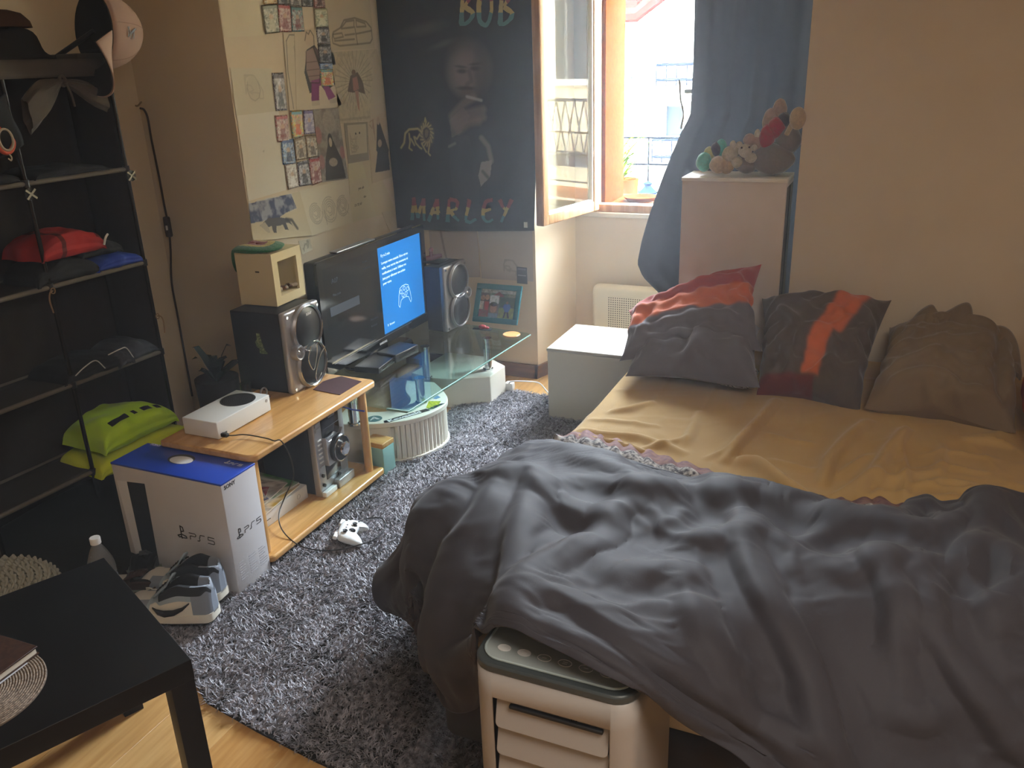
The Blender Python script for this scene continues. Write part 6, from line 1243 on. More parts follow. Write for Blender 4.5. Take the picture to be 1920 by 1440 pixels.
cen_ = np.mean(np.array(poly), 0); b = MB(); b.prism([tuple(cen_+(np.array(p)-cen_)*.965) for p in poly], .4585, .471); part(b, 'pages', mat('paper_pages', '#d8d4ca', .8), bk, world=True)
pq = [g(0, 1262, .457)[:2], g(37, 1236, .457)[:2], g(52, 1242, .457)[:2], g(0, 1283, .457)[:2]]; ext = pq[0]-pq[1]; b = MB(); b.prism([tuple(pq[0]+ext), tuple(pq[1]), tuple(pq[2]), tuple(pq[3]+ext)], .4552, .4560); single(b, 'white_card', mat('card_paper', '#cfd3de', .6), 'white paper card sticking out from under the dark book', 'card')
# plastic bottle
bo = thing('plastic_bottle', 'clear plastic bottle with white cap behind the black table', 'bottle', (-2.085, 1.515, 0)); PET = mat('pet_plastic', '#c4c7cc', .12, trans=.72, ior=1.12, spec=.8)
b = MB(); prof = [(0, .002), (.034, .0), (.040, .012), (.040, .05)]+[(.040-(.0018 if k % 2 else 0), .06+.012*k) for k in range(11)]+[(.040, .20), (.036, .225), (.022, .262), (.0135, .278), (.0135, .292)]; b.lathe(prof[:-1]+[(.0135, .292)], 36); part(b, 'body', PET, bo)
b = MB(); b.lathe([(.0155, .284), (.0155, .302), (.0145, .304), (0, .304)], 30); part(b, 'cap', WHITEP, bo); b = MB(); b.lathe([(.0405, .095), (.0405, .165)], 36); part(b, 'label', mat('bottle_label', '#93a0ae', .5), bo)
# knitted pouf
kn_ = thing('knitted_cushion', 'chunky knitted pale grey cushion behind the black table', 'cushion', (-2.45, 1.50, 0)); c = g(20, 1105, .16); kn_.location = (c[0]-.10, c[1]-.03, 0)
KN = mat('chunky_wool', '#a5a498', .95, noise=(60, '#8b8a7e', .6), bump=(200, .4, .002)); b = MB(); b.lathe([(0, 0), (.19, .0), (.22, .05), (.215, .11), (.18, .145), (0, .152)], 40); part(b, 'cushion_body', KN, kn_)
b = MB(); r = random.Random(2)
for ring_ in range(1, 10):
    rr = .023*ring_; n_ = int(2*PI*rr/.026); zt_ = .155 if rr < .16 else (.150 if rr < .19 else .125)
    for k in range(n_):
        a = 2*PI*k/n_; cx, cy = rr*math.cos(a), rr*math.sin(a); tx, ty = -math.sin(a), math.cos(a)
        for sg in (-1, 1): b.tube([(cx-tx*.012+sg*math.cos(a)*.002, cy-ty*.012+sg*math.sin(a)*.002, zt_-.006), (cx+sg*math.cos(a)*.006, cy+sg*math.sin(a)*.006, zt_+.004), (cx+tx*.012+sg*math.cos(a)*.010, cy+ty*.012+sg*math.sin(a)*.010, zt_-.006)], [.004, .0058, .004], 6, caps=False)
part(b, 'knit_stitches', KN, kn_, kind='stuff')

# ================================================================ shoes
def sneaker(name, label, loc, rotz, upper, panel, toe, swoosh, sole, high=True, group=None, sc=1., ln=None):
    t = thing(name, label, 'shoe', loc, rotz, group); L = .30*sc
    def outline(s, w=1.):   # half width at s in 0..1 (heel -> toe)
        return w*sc*(.033+.018*math.sin(min(1, s*1.15)*PI*.62)**1.2)*(1 if s < .9 else math.sqrt(max(0, 1-((s-.9)/.1)**2))*.85+.15) * (math.sqrt(max(0, 1-((.06-s)/.06)**2))*.6+.4 if s < .06 else 1)
    ss = [0, .01, .03, .06]+[.06+.84*i/22 for i in range(1, 23)]+[.93, .96, .98, .993, 1.0]
    P = [[], [], [], []]
    b = MB(); rows = []
    for s in ss:
        w = outline(s, 1.10); x = L*s-.02; z0 = .004+.010*max(0, s-.85)*6; z1 = .028*sc+.004; cy = .006*math.sin(s*PI)
        rows.append([(x, cy-w, z0), (x, cy-w*1.03, (z0+z1)/2), (x, cy-w, z1), (x, cy+w, z1), (x, cy+w*1.03, (z0+z1)/2), (x, cy+w, z0)])
    b.grid(rows, 0, True); n = len(rows); b.f += [tuple(range(6))[::-1], tuple((n-1)*6+k for k in range(6))]; b.m += [0, 0]; part(b, 'sole', sole, t)
    b = MB(); b.grid([[(p[0], p[1], p[2]-.001) for p in (r_[0], r_[5])] for r_ in rows]); part(b, 'outsole', RUBBER, t, solid=.004)
    H0 = (.135 if high else .085)*sc
    def top(s):
        if s < .035: return H0*(.80+.17*s/.035)
        if s < .30: return H0-.006*math.sin(s/.3*PI)
        if s < .62: k = (s-.30)/.32; return H0*(1-k)+.068*sc*k+.008*math.sin(k*PI)
        if s < .92: k = (s-.62)/.30; return .068*sc*(1-k)+.052*sc*k
        return .052*sc-(.052*sc-.030*sc)*((s-.92)/.08)**2
    rows = []; K = 22
    for s in ss:
        w = outline(s, 1.02); x = L*s-.02; z0 = .026*sc; h = top(s); row = []; cy = .006*math.sin(s*PI)
        op = .035 < s < .52
        for k in range(K+1):
            a = PI*k/K
            if op: # sides rise to the collar opening; inner walls go down
                f = (.74-.16*math.sin(s/.52*PI)) ; ca = math.cos(a); prof_w = w*(1 if abs(ca) > .5 else abs(ca)/.5*.25+.75)
                y = math.copysign(w*(.70+.30*abs(ca)**.6), ca) if abs(ca) > .35 else math.copysign(w*.66*(abs(ca)/.35), ca)
                z = z0+(h-z0)*min(1, (1-abs(ca)**1.8)*1.28) if abs(ca) > .35 else z0+(h-z0)*(.30+.7*(abs(ca)/.35)**.25 if abs(ca) > 1e-3 else .30)
            else:
                y = w*math.cos(a); z = z0+(h-z0)*math.sin(a)**.62
            row.append((x, cy+y, z))
        rows.append(row)
    b = MB(); b.grid(rows); m_ = []
    for i in range(len(ss)-1):
        s = ss[i]
        for k in range(K):
            a = abs(k-K/2)/(K/2); q = 0
            if s >= .80: q = 1
            elif s > .66: q = 2 if a > .35 else 1
            elif s < .17: q = 2
            elif .17 <= s <= .60 and a > .62: q = 3
            elif s < .52 and a < .30: q = 4
            if high and s < .5 and .34 < a < .46: q = 5
            m_.append(q)
    b.m = m_; b.f.append(tuple(range(K+1))); b.m.append(2); part(b, 'upper', [upper, toe, panel, sole, mat('shoe_lining', '#121216', .9), mat('shoe_collar', '#20232a', .8)], t, subs=1)
    # swoosh-like curved stripes both sides
    for sg in (-1, 1):
        pts = [(.18, .078), (.26, .058), (.36, .044), (.46, .040), (.53, .046), (.57, .060)]; wd = [.002, .006, .010, .012, .010, .003]; rows2 = []
        for (s, z), w_ in zip(pts, wd): y = sg*(outline(s, 1.02)*1.03+.0035); rows2.append([(L*s-.02, y+.006*math.sin(s*PI), z*sc+w_*sc), (L*s-.02, y+.0015*sg+.006*math.sin(s*PI), z*sc), (L*s-.02, y+.006*math.sin(s*PI), z*sc-w_*sc)])
        b = MB(); b.grid(rows2); part(b, 'side_stripe', swoosh, t, solid=.002)
    b = MB(); b.grid([[(L*(.40+.22*i/6)-.02, (.014+.002*i)*sc*(j-2)/2+.005, top(.40+.22*i/6)+.004+.004*(1-abs(j-2)/2)+(.02*(1-i/2) if i < 2 and high else 0)) for j in range(5)] for i in range(7)]); part(b, 'tongue', upper, t, solid=.005)
    b = MB()
    for i in range(6): s = .44+.035*i; z = top(s)+.009; b.tube([(L*s-.02, -.020*sc, z-.006), (L*s-.016, 0, z+.002), (L*s-.02, .022*sc, z-.006)], .0026, 6)
    part(b, 'laces', ln or BLACKP, t)
    return t
S1 = mat('shoe_grey', '#7f8794', .6, bump=(150, .1, .001)); S2 = mat('shoe_white', '#c8c4bb', .55); S3 = mat('shoe_light_blue', '#96a5b0', .55); SW_ = mat('shoe_black', '#16181c', .45); SL = mat('shoe_sole', '#d4cfc2', .5)
def sh_at(px, py, tx, ty): a = g(px, py, .0); b_ = g(tx, ty, .0); return (a[0], a[1], .0), math.atan2(b_[1]-a[1], b_[0]-a[0])
sneaker('high_top_sneaker', 'grey white and black high top sneaker, front one beside the white box', (-1.775, 1.612, .034), PI+.22, S3, S1, S2, SW_, SL, group=None)
sneaker('high_top_sneaker', 'grey white and black high top sneaker, rear one against the white box', (-1.825, 1.705, .034), PI+.10, S3, S1, S2, SW_, SL)
DK1 = mat('shoe_dark_grey', '#3c4044', .7); DK2 = mat('shoe_dark_green', '#3a4438', .7); DK3 = mat('shoe_off', '#6d7263', .7); DKB = mat('shoe_brown', '#3a2a24', .7)
sneaker('low_sneaker', 'dark grey low sneaker, rear one of the pair behind the black table', (-2.11, 1.66, .0), PI-.95, DK1, DK1, DK3, DK3, DK3, high=False, ln=DK1)
sneaker('low_sneaker', 'dark green grey low sneaker, near one of the pair behind the black table', (-2.10, 1.56, .0), PI+.45, DK2, DK1, DK3, DKB, DK3, high=False, ln=DK1)
sneaker('low_sneaker', 'brown toed low sneaker between the dark pair and the high tops', (-1.985, 1.690, .0), PI+.25, DKB, DKB, S2, DKB, DK3, high=False, ln=DKB)
# ================================================================ papers, cards and flag on the walls
PRINT = mat('printed_paper', '#ffffff', .8, vcol=True); PRINTG = mat('printed_gloss', '#ffffff', .4, vcol=True)
XW = -2.45
def sheet(name, label, quad, cv, layer=0, cat='drawing', group=None, plane='x', matl=None, curl=0., step=.0035):
    off = .0014+.0013*layer
    c = [hx(px, py, XW+off) if plane == 'x' else hy(px, py, 3.96-off) for px, py in quad]
    G = quad_grid(c, cv.w, cv.h); u, v = np.meshgrid(np.linspace(0, 1, cv.w), np.linspace(0, 1, cv.h))
    lift = .0012*np.clip(fbm(u*2.2+layer, v*2.2, layer+7), -.3, 1)*2+curl*(v**6+u**8*.6)
    lift = np.clip(lift, 0, None)
    if plane == 'x': G[..., 0] += lift; n = np.array([1., 0, 0])
    else: G[..., 1] -= lift; n = np.array([0, -1., 0])
    loc = G.reshape(-1, 3).mean(0); me = painted(G-loc, cv, name, matl or PRINT, .0008, n); o = obj_from_mesh(me, name, None, loc)
    o['label'] = label; o['category'] = cat
    if group: o['group'] = group
    return o
PP = '#d9cdb4'; GR = '#8d8474'; DKG_ = '#5b544a'
def cvs_(quad, bg, res=.0023):
    c = [hx(px, py, XW) for px, py in quad]; w = np.linalg.norm(c[1]-c[0]); h = np.linalg.norm(c[3]-c[0]); return Canvas(max(8, int(w/res)), max(8, int(h/res)), bg, h/w)
q = [(408, -20), (492, -20), (503, 66), (420, 70)]; sheet('blank_sheet', 'blank cream sheet at the upper left of the wall collage', q, cvs_(q, '#d6c9ae', .006), 0)
q = [(432, 127), (509, 128), (517, 209), (443, 217)]; cv = cvs_(q, '#cfc6b0'); cv.scribble(.3, .15, .72, .85, 26, .010, GR, .35, 3).ell(.5, .45, .17, .28, '#b8ae98', .35, .3).line([(.36, .3), (.34, .5), (.40, .66), (.50, .72), (.60, .66), (.66, .5), (.62, .3)], .008, GR, .5); sheet('pencil_portrait', 'faint pencil portrait on cream paper, leftmost of the upper row', q, cv, 1)
q = [(444, 217), (522, 208), (537, 356), (466, 377)]; cv = cvs_(q, '#dcd5c6', .005); cv.ell(.52, .46, .012, .012, '#8a8272', .8, .5); sheet('blank_sheet', 'large blank pale sheet left of the foil card block', q, cv, 1)
q = [(531, 62), (617, 52), (634, 200), (543, 207)]; cv = cvs_(q, '#cfc2a8'); cv.line([(.05, .1), (.12, .03), (.35, .05), (.38, .3), (.40, .9)], .008, DKG_, .7).line([(.05, .1), (.03, .5), (.08, .98)], .008, DKG_, .7).scribble(.08, .06, .34, .4, 22, .007, GR, .4, 5)
sheet('figure_sheet', 'pale sheet with a pencil outline behind the figure in purple trousers', q, cv, 2)
# colour figure: coat, dark cape, purple legs (a generic cut-out)
q = [(552, 60), (614, 52), (648, 196), (556, 207)]; cv = cvs_(q, '#cdbfa6')
cv.poly([(.30, .24), (.52, .19), (.70, .34), (.74, .52), (.98, .62), (.98, .68), (.62, .80), (.50, .66), (.40, .78), (.28, .80), (.20, .52)], '#4c4a48').poly([(.28, .26), (.48, .22), (.58, .50), (.52, .68), (.30, .66), (.24, .50)], '#a08a80').poly([(.50, .22), (.74, .30), (.72, .46), (.62, .44)], '#6a5a60')
cv.poly([(.34, .64), (.56, .62), (.60, .70), (.50, .72), (.46, .90), (.30, .90)], '#8c4a7a').poly([(.54, .62), (.64, .62), (.82, .88), (.66, .92)], '#8c4a7a').ell(.40, .12, .12, .08, '#cbb9a0').line([(.28, .12), (.34, .02), (.40, .05), (.46, .0), (.54, .08), (.52, .18)], .012, DKG_, .8)
cv.line([(.28, .26), (.24, .5), (.30, .66), (.52, .68), (.58, .5), (.48, .22)], .009, '#3a3430', .8).line([(.25, .40), (.56, .40)], .007, '#5a4a46', .7).line([(.26, .50), (.56, .50)], .007, '#5a4a46', .7).line([(.27, .58), (.54, .58)], .007, '#5a4a46', .7).ell(.74, .16, .05, .05, '#b9a78e').rect(.30, .90, .46, .97, '#bcae98').rect(.68, .90, .84, .96, '#bcae98')
sheet('cut_out_figure', 'coloured drawing of a figure in grey coat and purple trousers', q, cv, 3)
q = [(606, -8), (692, -14), (703, 91), (621, 95)]; cv = cvs_(q, '#cabda3')
for ln in ([(.06, .72), (.10, .56), (.26, .46), (.36, .26), (.60, .22), (.86, .34), (.92, .44), (.96, .50), (.96, .80), (.90, .90), (.60, .92), (.20, .94), (.06, .86), (.06, .72)], [(.28, .46), (.40, .30), (.58, .28), (.56, .46), (.28, .48)], [(.62, .28), (.82, .38), (.84, .46), (.62, .46), (.62, .28)], [(.08, .62), (.28, .60), (.30, .70), (.10, .74), (.08, .62)], [(.34, .66), (.56, .64)], [(.10, .80), (.54, .78)], [(.60, .64), (.96, .58)], [(.58, .46), (.60, .92)]): cv.line([(x, .28+y*.68) for x, y in ln], .010, DKG_, .65)
sheet('car_drawing', 'pencil drawing of a sports car seen from the front corner', q, cv, 2)
q = [(620, 98), (703, 92), (694, 226), (638, 232)]; cv = cvs_(q, '#c9bc9f')
for k in range(30): a = k*2*PI/30; cv.line([(.5+.12*math.cos(a), .42+.10*math.sin(a)), (.5+.48*math.cos(a+.04), .42+.42*math.sin(a+.04))], .007, GR, .45)
cv.poly([(.40, .34), (.58, .30), (.72, .44), (.80, .62), (.62, .58), (.44, .58), (.30, .56)], '#7a6a5c').poly([(.44, .38), (.56, .36), (.62, .54), (.46, .56)], '#b07c6c').poly([(.50, .56), (.60, .56), (.64, .86), (.58, .80)], '#b88a74').ell(.48, .30, .05, .04, '#8a6e5c').rect(0, .93, 1, .97, '#8d8474', .4).noise(26, '#8a7f6a', .25, 8)
sheet('burst_drawing', 'drawing of a leaping figure before bursting rays on tan paper', q, cv, 3)
q = [(695, 92), (706, 92), (733, 208), (693, 228)]; sheet('blank_strip', 'narrow blank tan paper strip beside the burst drawing and the black flag', q, cvs_(q, '#c5b79c', .005), 1)
q = [(688, 229), (726, 206), (741, 330), (698, 344)]; cv = cvs_(q, '#c6b496'); cv.poly([(.45, .10), (.58, .10), (.85, .58), (.82, .62), (.80, .88), (.42, .86), (.16, .84), (.34, .54), (.30, .5)], '#45403c').ell(.52, .08, .07, .06, '#b9a488').ell(.48, .42, .09, .06, '#b29a7e').scribble(.05, .02, .3, .5, 14, .012, '#8e5a4a', .5, 4); sheet('dark_robe_drawing', 'drawing of a small figure in a black robe at the right edge of the collage', q, cv, 2)
q = [(587, 205), (634, 202), (653, 335), (603, 342)]; cv = cvs_(q, '#9c9486'); cv.noise(5, '#6e675e', .7, 12).ell(.08, .35, .12, .12, '#a8706a', .8).ell(.92, .62, .10, .09, '#a8706a', .8).ell(.10, .72, .10, .10, '#a8706a', .7).ell(.55, .18, .24, .16, '#a79c8c', .8).poly([(.42, .45), (.62, .45), (.86, .72), (.92, .98), (.16, .98), (.24, .68)], '#47423e').ell(.50, .44, .10, .10, '#3c3834').ell(.50, .46, .06, .065, '#c4b49a').ell(.52, .74, .16, .06, '#b7aa92'); cv.noise(30, '#4a443e', .2, 3); sheet('seated_figure_print', 'grey and pink print of a seated figure in dark robes', q, cv, 3)
q = [(645, 231), (689, 228), (692, 300), (653, 307)]; cv = cvs_(q, '#9d937e'); cv.rect(.12, .06, .92, .80, '#c6bb9f').scribble(.2, .12, .84, .74, 30, .014, '#8d826c', .45, 9).ell(.45, .28, .03, .03, '#4a443c').ell(.62, .27, .03, .03, '#4a443c'); sheet('bordered_sketch', 'small pale sketch with a grey border beside the seated figure', q, cv, 2)
q = [(652, 306), (700, 298), (742, 395), (659, 418)]; cv = cvs_(q, '#cfc4a4'); cv.rect(0, 0, .55, .3, '#d2cba0', .5).rect(.55, 0, 1, 1, '#cbb896', .4)
sheet('lettered_sheet', 'tan sheet with a few pencilled words behind the television', q, cv, 1)
def wall_word(s, px, py, size, ang, parent_label=None):
    p = hx(px, py, XW+.0062); return text_mb(s, size, frameM(p, (0, 1, ang), (0, -ang, 1)), extrude=.0002, shear=.2)
ltr = [o for o in COL.objects if o.name.startswith('lettered_sheet')][0]
for s_, px, py, sz in (('yan ab', 672, 356, .020), ('the', 682, 371, .017), ('DI TE RF', 665, 388, .018)): t = wall_word(s_, px, py, sz, .02); t.shift(-ltr.location); part(t, 'lettering', mat('pencil', '#6b6254', .8), ltr, smooth=False)
q = [(560, 358), (652, 335), (660, 417), (583, 443)]; cv = cvs_(q, '#d3c8b0')
for cx, r_, s in ((.22, .13, 1), (.52, .16, 2), (.82, .13, 3)):
    for k in range(5): cv.line([(cx+r_*(1-k*.18)*math.cos(t+k), .56+r_*(1-k*.18)*math.sin(t+k)/cv.r*1.0) for t in np.linspace(0, 5.2, 14)], .006, GR, .55)
cv.line([(.40, .55), (.41, .86)], .007, GR, .6).scribble(.7, .4, .95, .8, 20, .006, GR, .3, 2); sheet('rose_sketch', 'wide pencil sketch of three roses, lower middle of the collage', q, cv, 2, curl=.004)
q = [(466, 378), (561, 360), (583, 441), (474, 452)]; cv = cvs_(q, '#cfc2a6'); cv.poly([(0, .05), (.82, .0), (.86, .34), (.62, .42), (.5, .52), (0, .60)], '#4d5470').noise(12, '#c9cad0', .55, 21) ; cv.poly([(0, .55), (.5, .5), (.62, .42), (.86, .36), (.84, 0), (1, 0), (1, 1), (0, 1)], '#cbbd9f', .92)
cv.poly([(.22, .56), (.30, .48), (.52, .50), (.66, .56), (.72, .74), (.66, .66), (.60, .64), (.62, .82), (.56, .80), (.54, .68), (.42, .70), (.40, .86), (.35, .84), (.34, .68), (.26, .70), (.14, .64)], '#5f5d60').poly([(.14, .62), (.24, .56), (.28, .68), (.30, .84), (.26, .84)], '#b7ab94').line([(.62, .56), (.72, .60), (.78, .80)], .02, '#4a484c', .9)
sheet('wolf_drawing', 'painting of a grey wolf under a blue night sky, lowest left of the collage', q, cv, 2, curl=.006)
q = [(560, 452), (580, 447), (585, 468), (566, 477)]; cv = cvs_(q, '#c9c2b0'); cv.scribble(.2, .15, .85, .85, 24, .03, DKG_, .5, 6); sheet('torn_scrap', 'torn paper scrap with a pencil doodle above the left loudspeaker cube', q, cv, 3, curl=.004)
q = [(716, 398), (741, 392), (747, 426), (730, 434)]; sheet('curled_sheet', 'small curled blank paper at the wall corner above the television', q, cvs_(q, '#c9bda4', .004), 2, curl=.012)
# foil cards
F = {'green': ('#8a8c78', '#6a6e60', '#c0b9a0'), 'red': ('#a8242a', '#d9cfc8', '#7a1a20'), 'teal': ('#3f7f88', '#a9b9b8', '#7a3038'), 'orange': ('#c8862c', '#6b4a2a', '#e0c890'), 'dark': ('#26242c', '#8f8f98', '#1a181c'), 'grey': ('#77747a', '#b6b4b6', '#4c484c'), 'maroon': ('#5e2224', '#a86a5c', '#351416'), 'pale': ('#c9c8a8', '#8a9a7a', '#e8e6cc'), 'silver': ('#3a3644', '#d8d8e0', '#1c1822'), 'blue': ('#2c4f94', '#a8c8e8', '#16244a'), 'rainbow': ('#56a8c0', '#e8d85a', '#d85a4a'), 'purple': ('#5a4a8c', '#e8e4ee', '#8c86b0'), 'tan': ('#8f7a60', '#d8ccb4', '#54453a'), 'white': ('#d8d6cc', '#8c6a5c', '#f0eee8')}
def card(quad, kind, label, layer=4):
    c = [hx(px, py, XW+.0016+.0013*layer) for px, py in quad]; n = 5; G = quad_grid(c, n, n+3); u, v = np.meshgrid(np.linspace(0, 1, n), np.linspace(0, 1, n+3)); G[..., 0] += .0012*np.sin(u*PI)*np.sin(v*PI*1.0)
    loc = G.reshape(-1, 3).mean(0); b = MB(); b.grid((G-loc)[::-1]); o = part(b, 'foil_card', foil('foil_'+kind, *F[kind], sc=70, metal=.45, rough=.32), None, solid=.0012, smooth=True); o.location = loc; o['label'] = label; o['category'] = 'card'; o['group'] = 'foil cards on the collage wall'
    # inner picture panel of the card
    cc = [(c[0]*(1-a)+c[1]*a)*(1-b_)+(c[3]*(1-a)+c[2]*a)*b_ for a, b_ in ((.06, .05), (.94, .05), (.94, .95), (.06, .95))]; cen = [q_+np.array([.0022, 0, 0])-loc for q_ in cc]
    cv = Canvas(16, 24, F[kind][1], 1.5); sd = int(quad[0][0]*7+quad[0][1]) % 97; cv.rect(0, 0, 1, 1, F[kind][0], .55).noise(6, F[kind][1], .95, sd).noise(9, F[kind][2], .9, sd+5).noise(14, '#f2efe6', .5, sd+9).ell(.5, .42, .16, .12, '#c9a88a', .8, .4).poly([(.34, .5), (.66, .5), (.8, .95), (.2, .95)], F[kind][2], .7).rect(0, 0, 1, .1, F[kind][0], .8)
    obj_from_mesh(painted(quad_grid(cen, 16, 24), cv, 'card_picture', PRINTG, .0004, np.array([1., 0, 0])), 'card_picture', o)
card([(492, -16), (518, -18), (520, 7), (494, 8)], 'orange', 'orange foil card, leftmost of the cut off top row'); card([(519, -18), (541, -19), (543, 8), (521, 8)], 'dark', 'dark foil card, second of the cut off top row'); card([(541, -19), (563, -20), (565, 12), (544, 10)], 'grey', 'grey foil card, third of the cut off top row')
card([(564, -20), (585, -20), (587, 13), (566, 12)], 'dark', 'plain dark foil card, fourth of the cut off top row'); card([(587, -20), (607, -22), (610, 15), (589, 15)], 'maroon', 'maroon foil card above the long vertical strip')
card([(490, 10), (519, 7), (525, 61), (498, 64)], 'green', 'faded green foil card in the row of three below the top row'); card([(520.5, 7), (543.5, 9), (547, 60.5), (524.5, 60)], 'red', 'red and white foil card, middle of the row of three'); card([(544.5, 11), (566, 13), (571, 59), (548, 59.5)], 'teal', 'teal foil card, right one of the row of three')
def strip(t0, t1): L0, L1, R0, R1 = (589, 16), (603, 162), (613, 16), (627, 161); f = lambda A, B, t: (A[0]+(B[0]-A[0])*t, A[1]+(B[1]-A[1])*t); return [f(L0, L1, t0), f(R0, R1, t0), f(R0, R1, t1), f(L0, L1, t1)]
for (t0, t1, k, l) in ((0, .235, 'pale', 'pale yellow foil card at the top of the long vertical strip'), (.24, .45, 'silver', 'glittering silver card, second in the long vertical strip'), (.455, .70, 'dark', 'dark glittering card, third in the long vertical strip'), (.705, .78, 'blue', 'narrow blue foil card, fourth in the long vertical strip'), (.785, 1, 'rainbow', 'rainbow foil card at the foot of the long vertical strip')): card(strip(t0, t1), k, l)
card([(510, 137), (531, 136), (539, 207), (518, 208)], 'silver', 'tall silver and black card standing alone left of the figure')
card([(515, 217), (539, 215), (543, 265), (521, 267)], 'red', 'bright red card at the upper left of the lower block'); card([(544, 207.5), (566, 206.5), (570.5, 257), (549, 259)], 'rainbow', 'sky blue card at the top of the lower block'); card([(569, 206.5), (586, 206), (591, 250), (571, 252)], 'purple', 'white and purple card at the upper right of the lower block')
card([(527, 262), (549.5, 260), (555, 307), (530.5, 309)], 'blue', 'blue and red card, left of the middle row in the lower block'); card([(551.5, 260), (571.5, 253), (576, 298), (555.5, 301)], 'tan', 'brown card in the centre of the lower block', 5); card([(572.5, 253), (592, 252), (598, 293), (577, 297)], 'tan', 'tan card, right of the middle row in the lower block', 5)
card([(534.5, 309), (555, 305), (560.5, 350), (540.5, 356)], 'white', 'white and red card at the lower left of the lower block'); card([(557, 304), (577.5, 300), (584, 346), (561.5, 350)], 'silver', 'silver blue card at the bottom middle of the lower block'); card([(578.5, 297), (599, 294), (604, 341), (585, 348)], 'red', 'dark red card at the lower right of the lower block')
# papers low on the flag wall
def shy(name, label, quad, bg, lay, cat='drawing', fn=None):
    c = [hy(px, py, 3.96) for px, py in quad]; w = np.linalg.norm(c[1]-c[0]); h = np.linalg.norm(c[3]-c[0]); cv = Canvas(max(10, int(w/.004)), max(10, int(h/.004)), bg, h/w)
    if fn: fn(cv)
    return sheet(name, label, quad, cv, lay, cat, plane='y')
shy('hanging_sheet', 'pale sheet on the wall below the flag, left one above the loudspeaker', [(803, 425), (894, 425), (901, 520), (812, 520)], '#b3a79a', 0, fn=lambda c: c.line([(.25, .1), (.3, .5), (.35, .75)], .02, '#6a5f58', .6))
shy('hanging_sheet', 'pale sheet on the wall below the flag, right one above the picture frame', [(895, 425), (998, 424), (1000, 528), (903, 522)], '#b8afa4', 1, fn=lambda c: c.scribble(.45, .62, .75, .98, 22, .012, '#8a8078', .6, 3))
shy('ticket_card', 'small dark grey ticket on the wall above the picture frame', [(968.5, 500), (988, 502), (989, 533), (969.5, 531)], '#5b5d66', 2, 'card', fn=lambda c: c.rect(.08, .47, .92, .52, '#b9b9c0').rect(.1, .1, .9, .16, '#83858f'))
# --- black flag
FU = [(690, -30), (1012, -30), (1003, 432), (743, 428)]
fc = [hy(px, py, 3.925) for px, py in FU]; fc[0][0] = max(fc[0][0], -2.44); fc[3][0] = max(fc[3][0], -2.44)
fw, fh = 250, 340; W_ = np.linalg.norm(fc[1]-fc[0]); H_ = np.linalg.norm(fc[3]-fc[0]); cv = Canvas(fw, fh, '#1d1c20', H_/W_)
tf = lambda px, py: ((px-(690+(743-690)*(py+30)/460))/((1012-9*(py+30)/460)-(690+(743-690)*(py+30)/460)), (py+30)/460)
P_ = lambda *q: [tf(x, y) for x, y in q]
def el(px, py, rx, ry, col, a, soft=.5, rot=0): u, v = tf(px, py); cv.ell(u, v, rx/290, ry/460, col, a, soft, rot)
# soft generic portrait: hair, face, hand, sleeve
el(830, 100, 85, 90, '#262329', .6, .9); el(800, 150, 60, 120, '#232127', .5, .9); el(790, 48, 38, 9, '#5a544e', .5, 1.2, -.2); el(830, 74, 22, 5, '#5a544e', .5, 1.2, -.3)
el(880, 118, 34, 44, '#6d5f55', .75, .8); el(874, 128, 26, 34, '#7c6c60', .6, .9); el(868, 122, 9, 4, '#2c2725', .8, .9); el(893, 117, 9, 4, '#2c2725', .8, .9); el(866, 114, 11, 2.4, '#2c2725', .7, .9, .1); el(893, 109, 11, 2.4, '#2c2725', .7, .9, -.1)
cv.line(P_((882, 122), (886, 140), (878, 146)), .012, '#4a403a', .6); el(876, 153, 16, 4, '#2a2523', .8, .8); el(878, 160, 12, 4, '#57463f', .8, .8); el(905, 130, 14, 44, '#3a3430', .6, .9)
for a, b_ in (((850, 205), (890, 170)), ((852, 214), (908, 192)), ((856, 224), (908, 206)), ((862, 232), (900, 214))): cv.line(P_(a, ((a[0]+b_[0])/2, (a[1]+b_[1])/2-5), b_), .022, '#7a695c', .6)
cv.poly(P_((845, 212), (872, 188), (884, 205), (868, 235), (850, 246)), '#74655a', .55); cv.line(P_((878, 168), (905, 175)), .008, '#b0a698', .6)
cv.poly(P_((848, 246), (880, 240), (900, 300), (905, 420), (860, 420), (846, 300)), '#2f2b30', .7); cv.poly(P_((905, 292), (925, 288), (922, 320), (905, 340), (900, 318)), '#8f857a', .8); cv.line(P_((905, 245), (918, 262), (924, 290)), .014, '#857b70', .7); cv.line(P_((908, 310), (918, 322)), .010, '#2a262a', .8); cv.line(P_((845, 262), (856, 256)), .008, '#857b70', .5)
# lion emblem in outline
Y_ = '#b3a26a'
cv.line(P_((748, 268), (754, 258), (756, 240), (764, 232), (782, 230), (790, 236)), .006, Y_, .95)
el(800, 240, 14, 22, '#8f835c', .55, .6)
for k in range(16): t = k*2*PI/16; cv.line(P_((800+9*math.cos(t), 240+15*math.sin(t)), (800+14*math.cos(t+.3), 240+23*math.sin(t+.3))), .0035, Y_, .9)
cv.line(P_((795, 232), (800, 228), (806, 233), (804, 244), (799, 250), (795, 243), (795, 232)), .004, '#2a2622', .9)
for ln in (((764, 240), (766, 256), (764, 268), (770, 272)), ((774, 246), (778, 258), (786, 266), (790, 268)), ((768, 250), (775, 262)), ((790, 258), (796, 268), (800, 274)), ((806, 262), (804, 276), (808, 280)), ((786, 240), (780, 250), (776, 246))): cv.line(P_(*ln), .005, Y_, .9)
cv.line(P_((796, 216), (797, 209), (799, 216)), .004, Y_, .9)
G = quad_grid(fc, fw, fh); u, v = np.meshgrid(np.linspace(0, 1, fw), np.linspace(0, 1, fh))
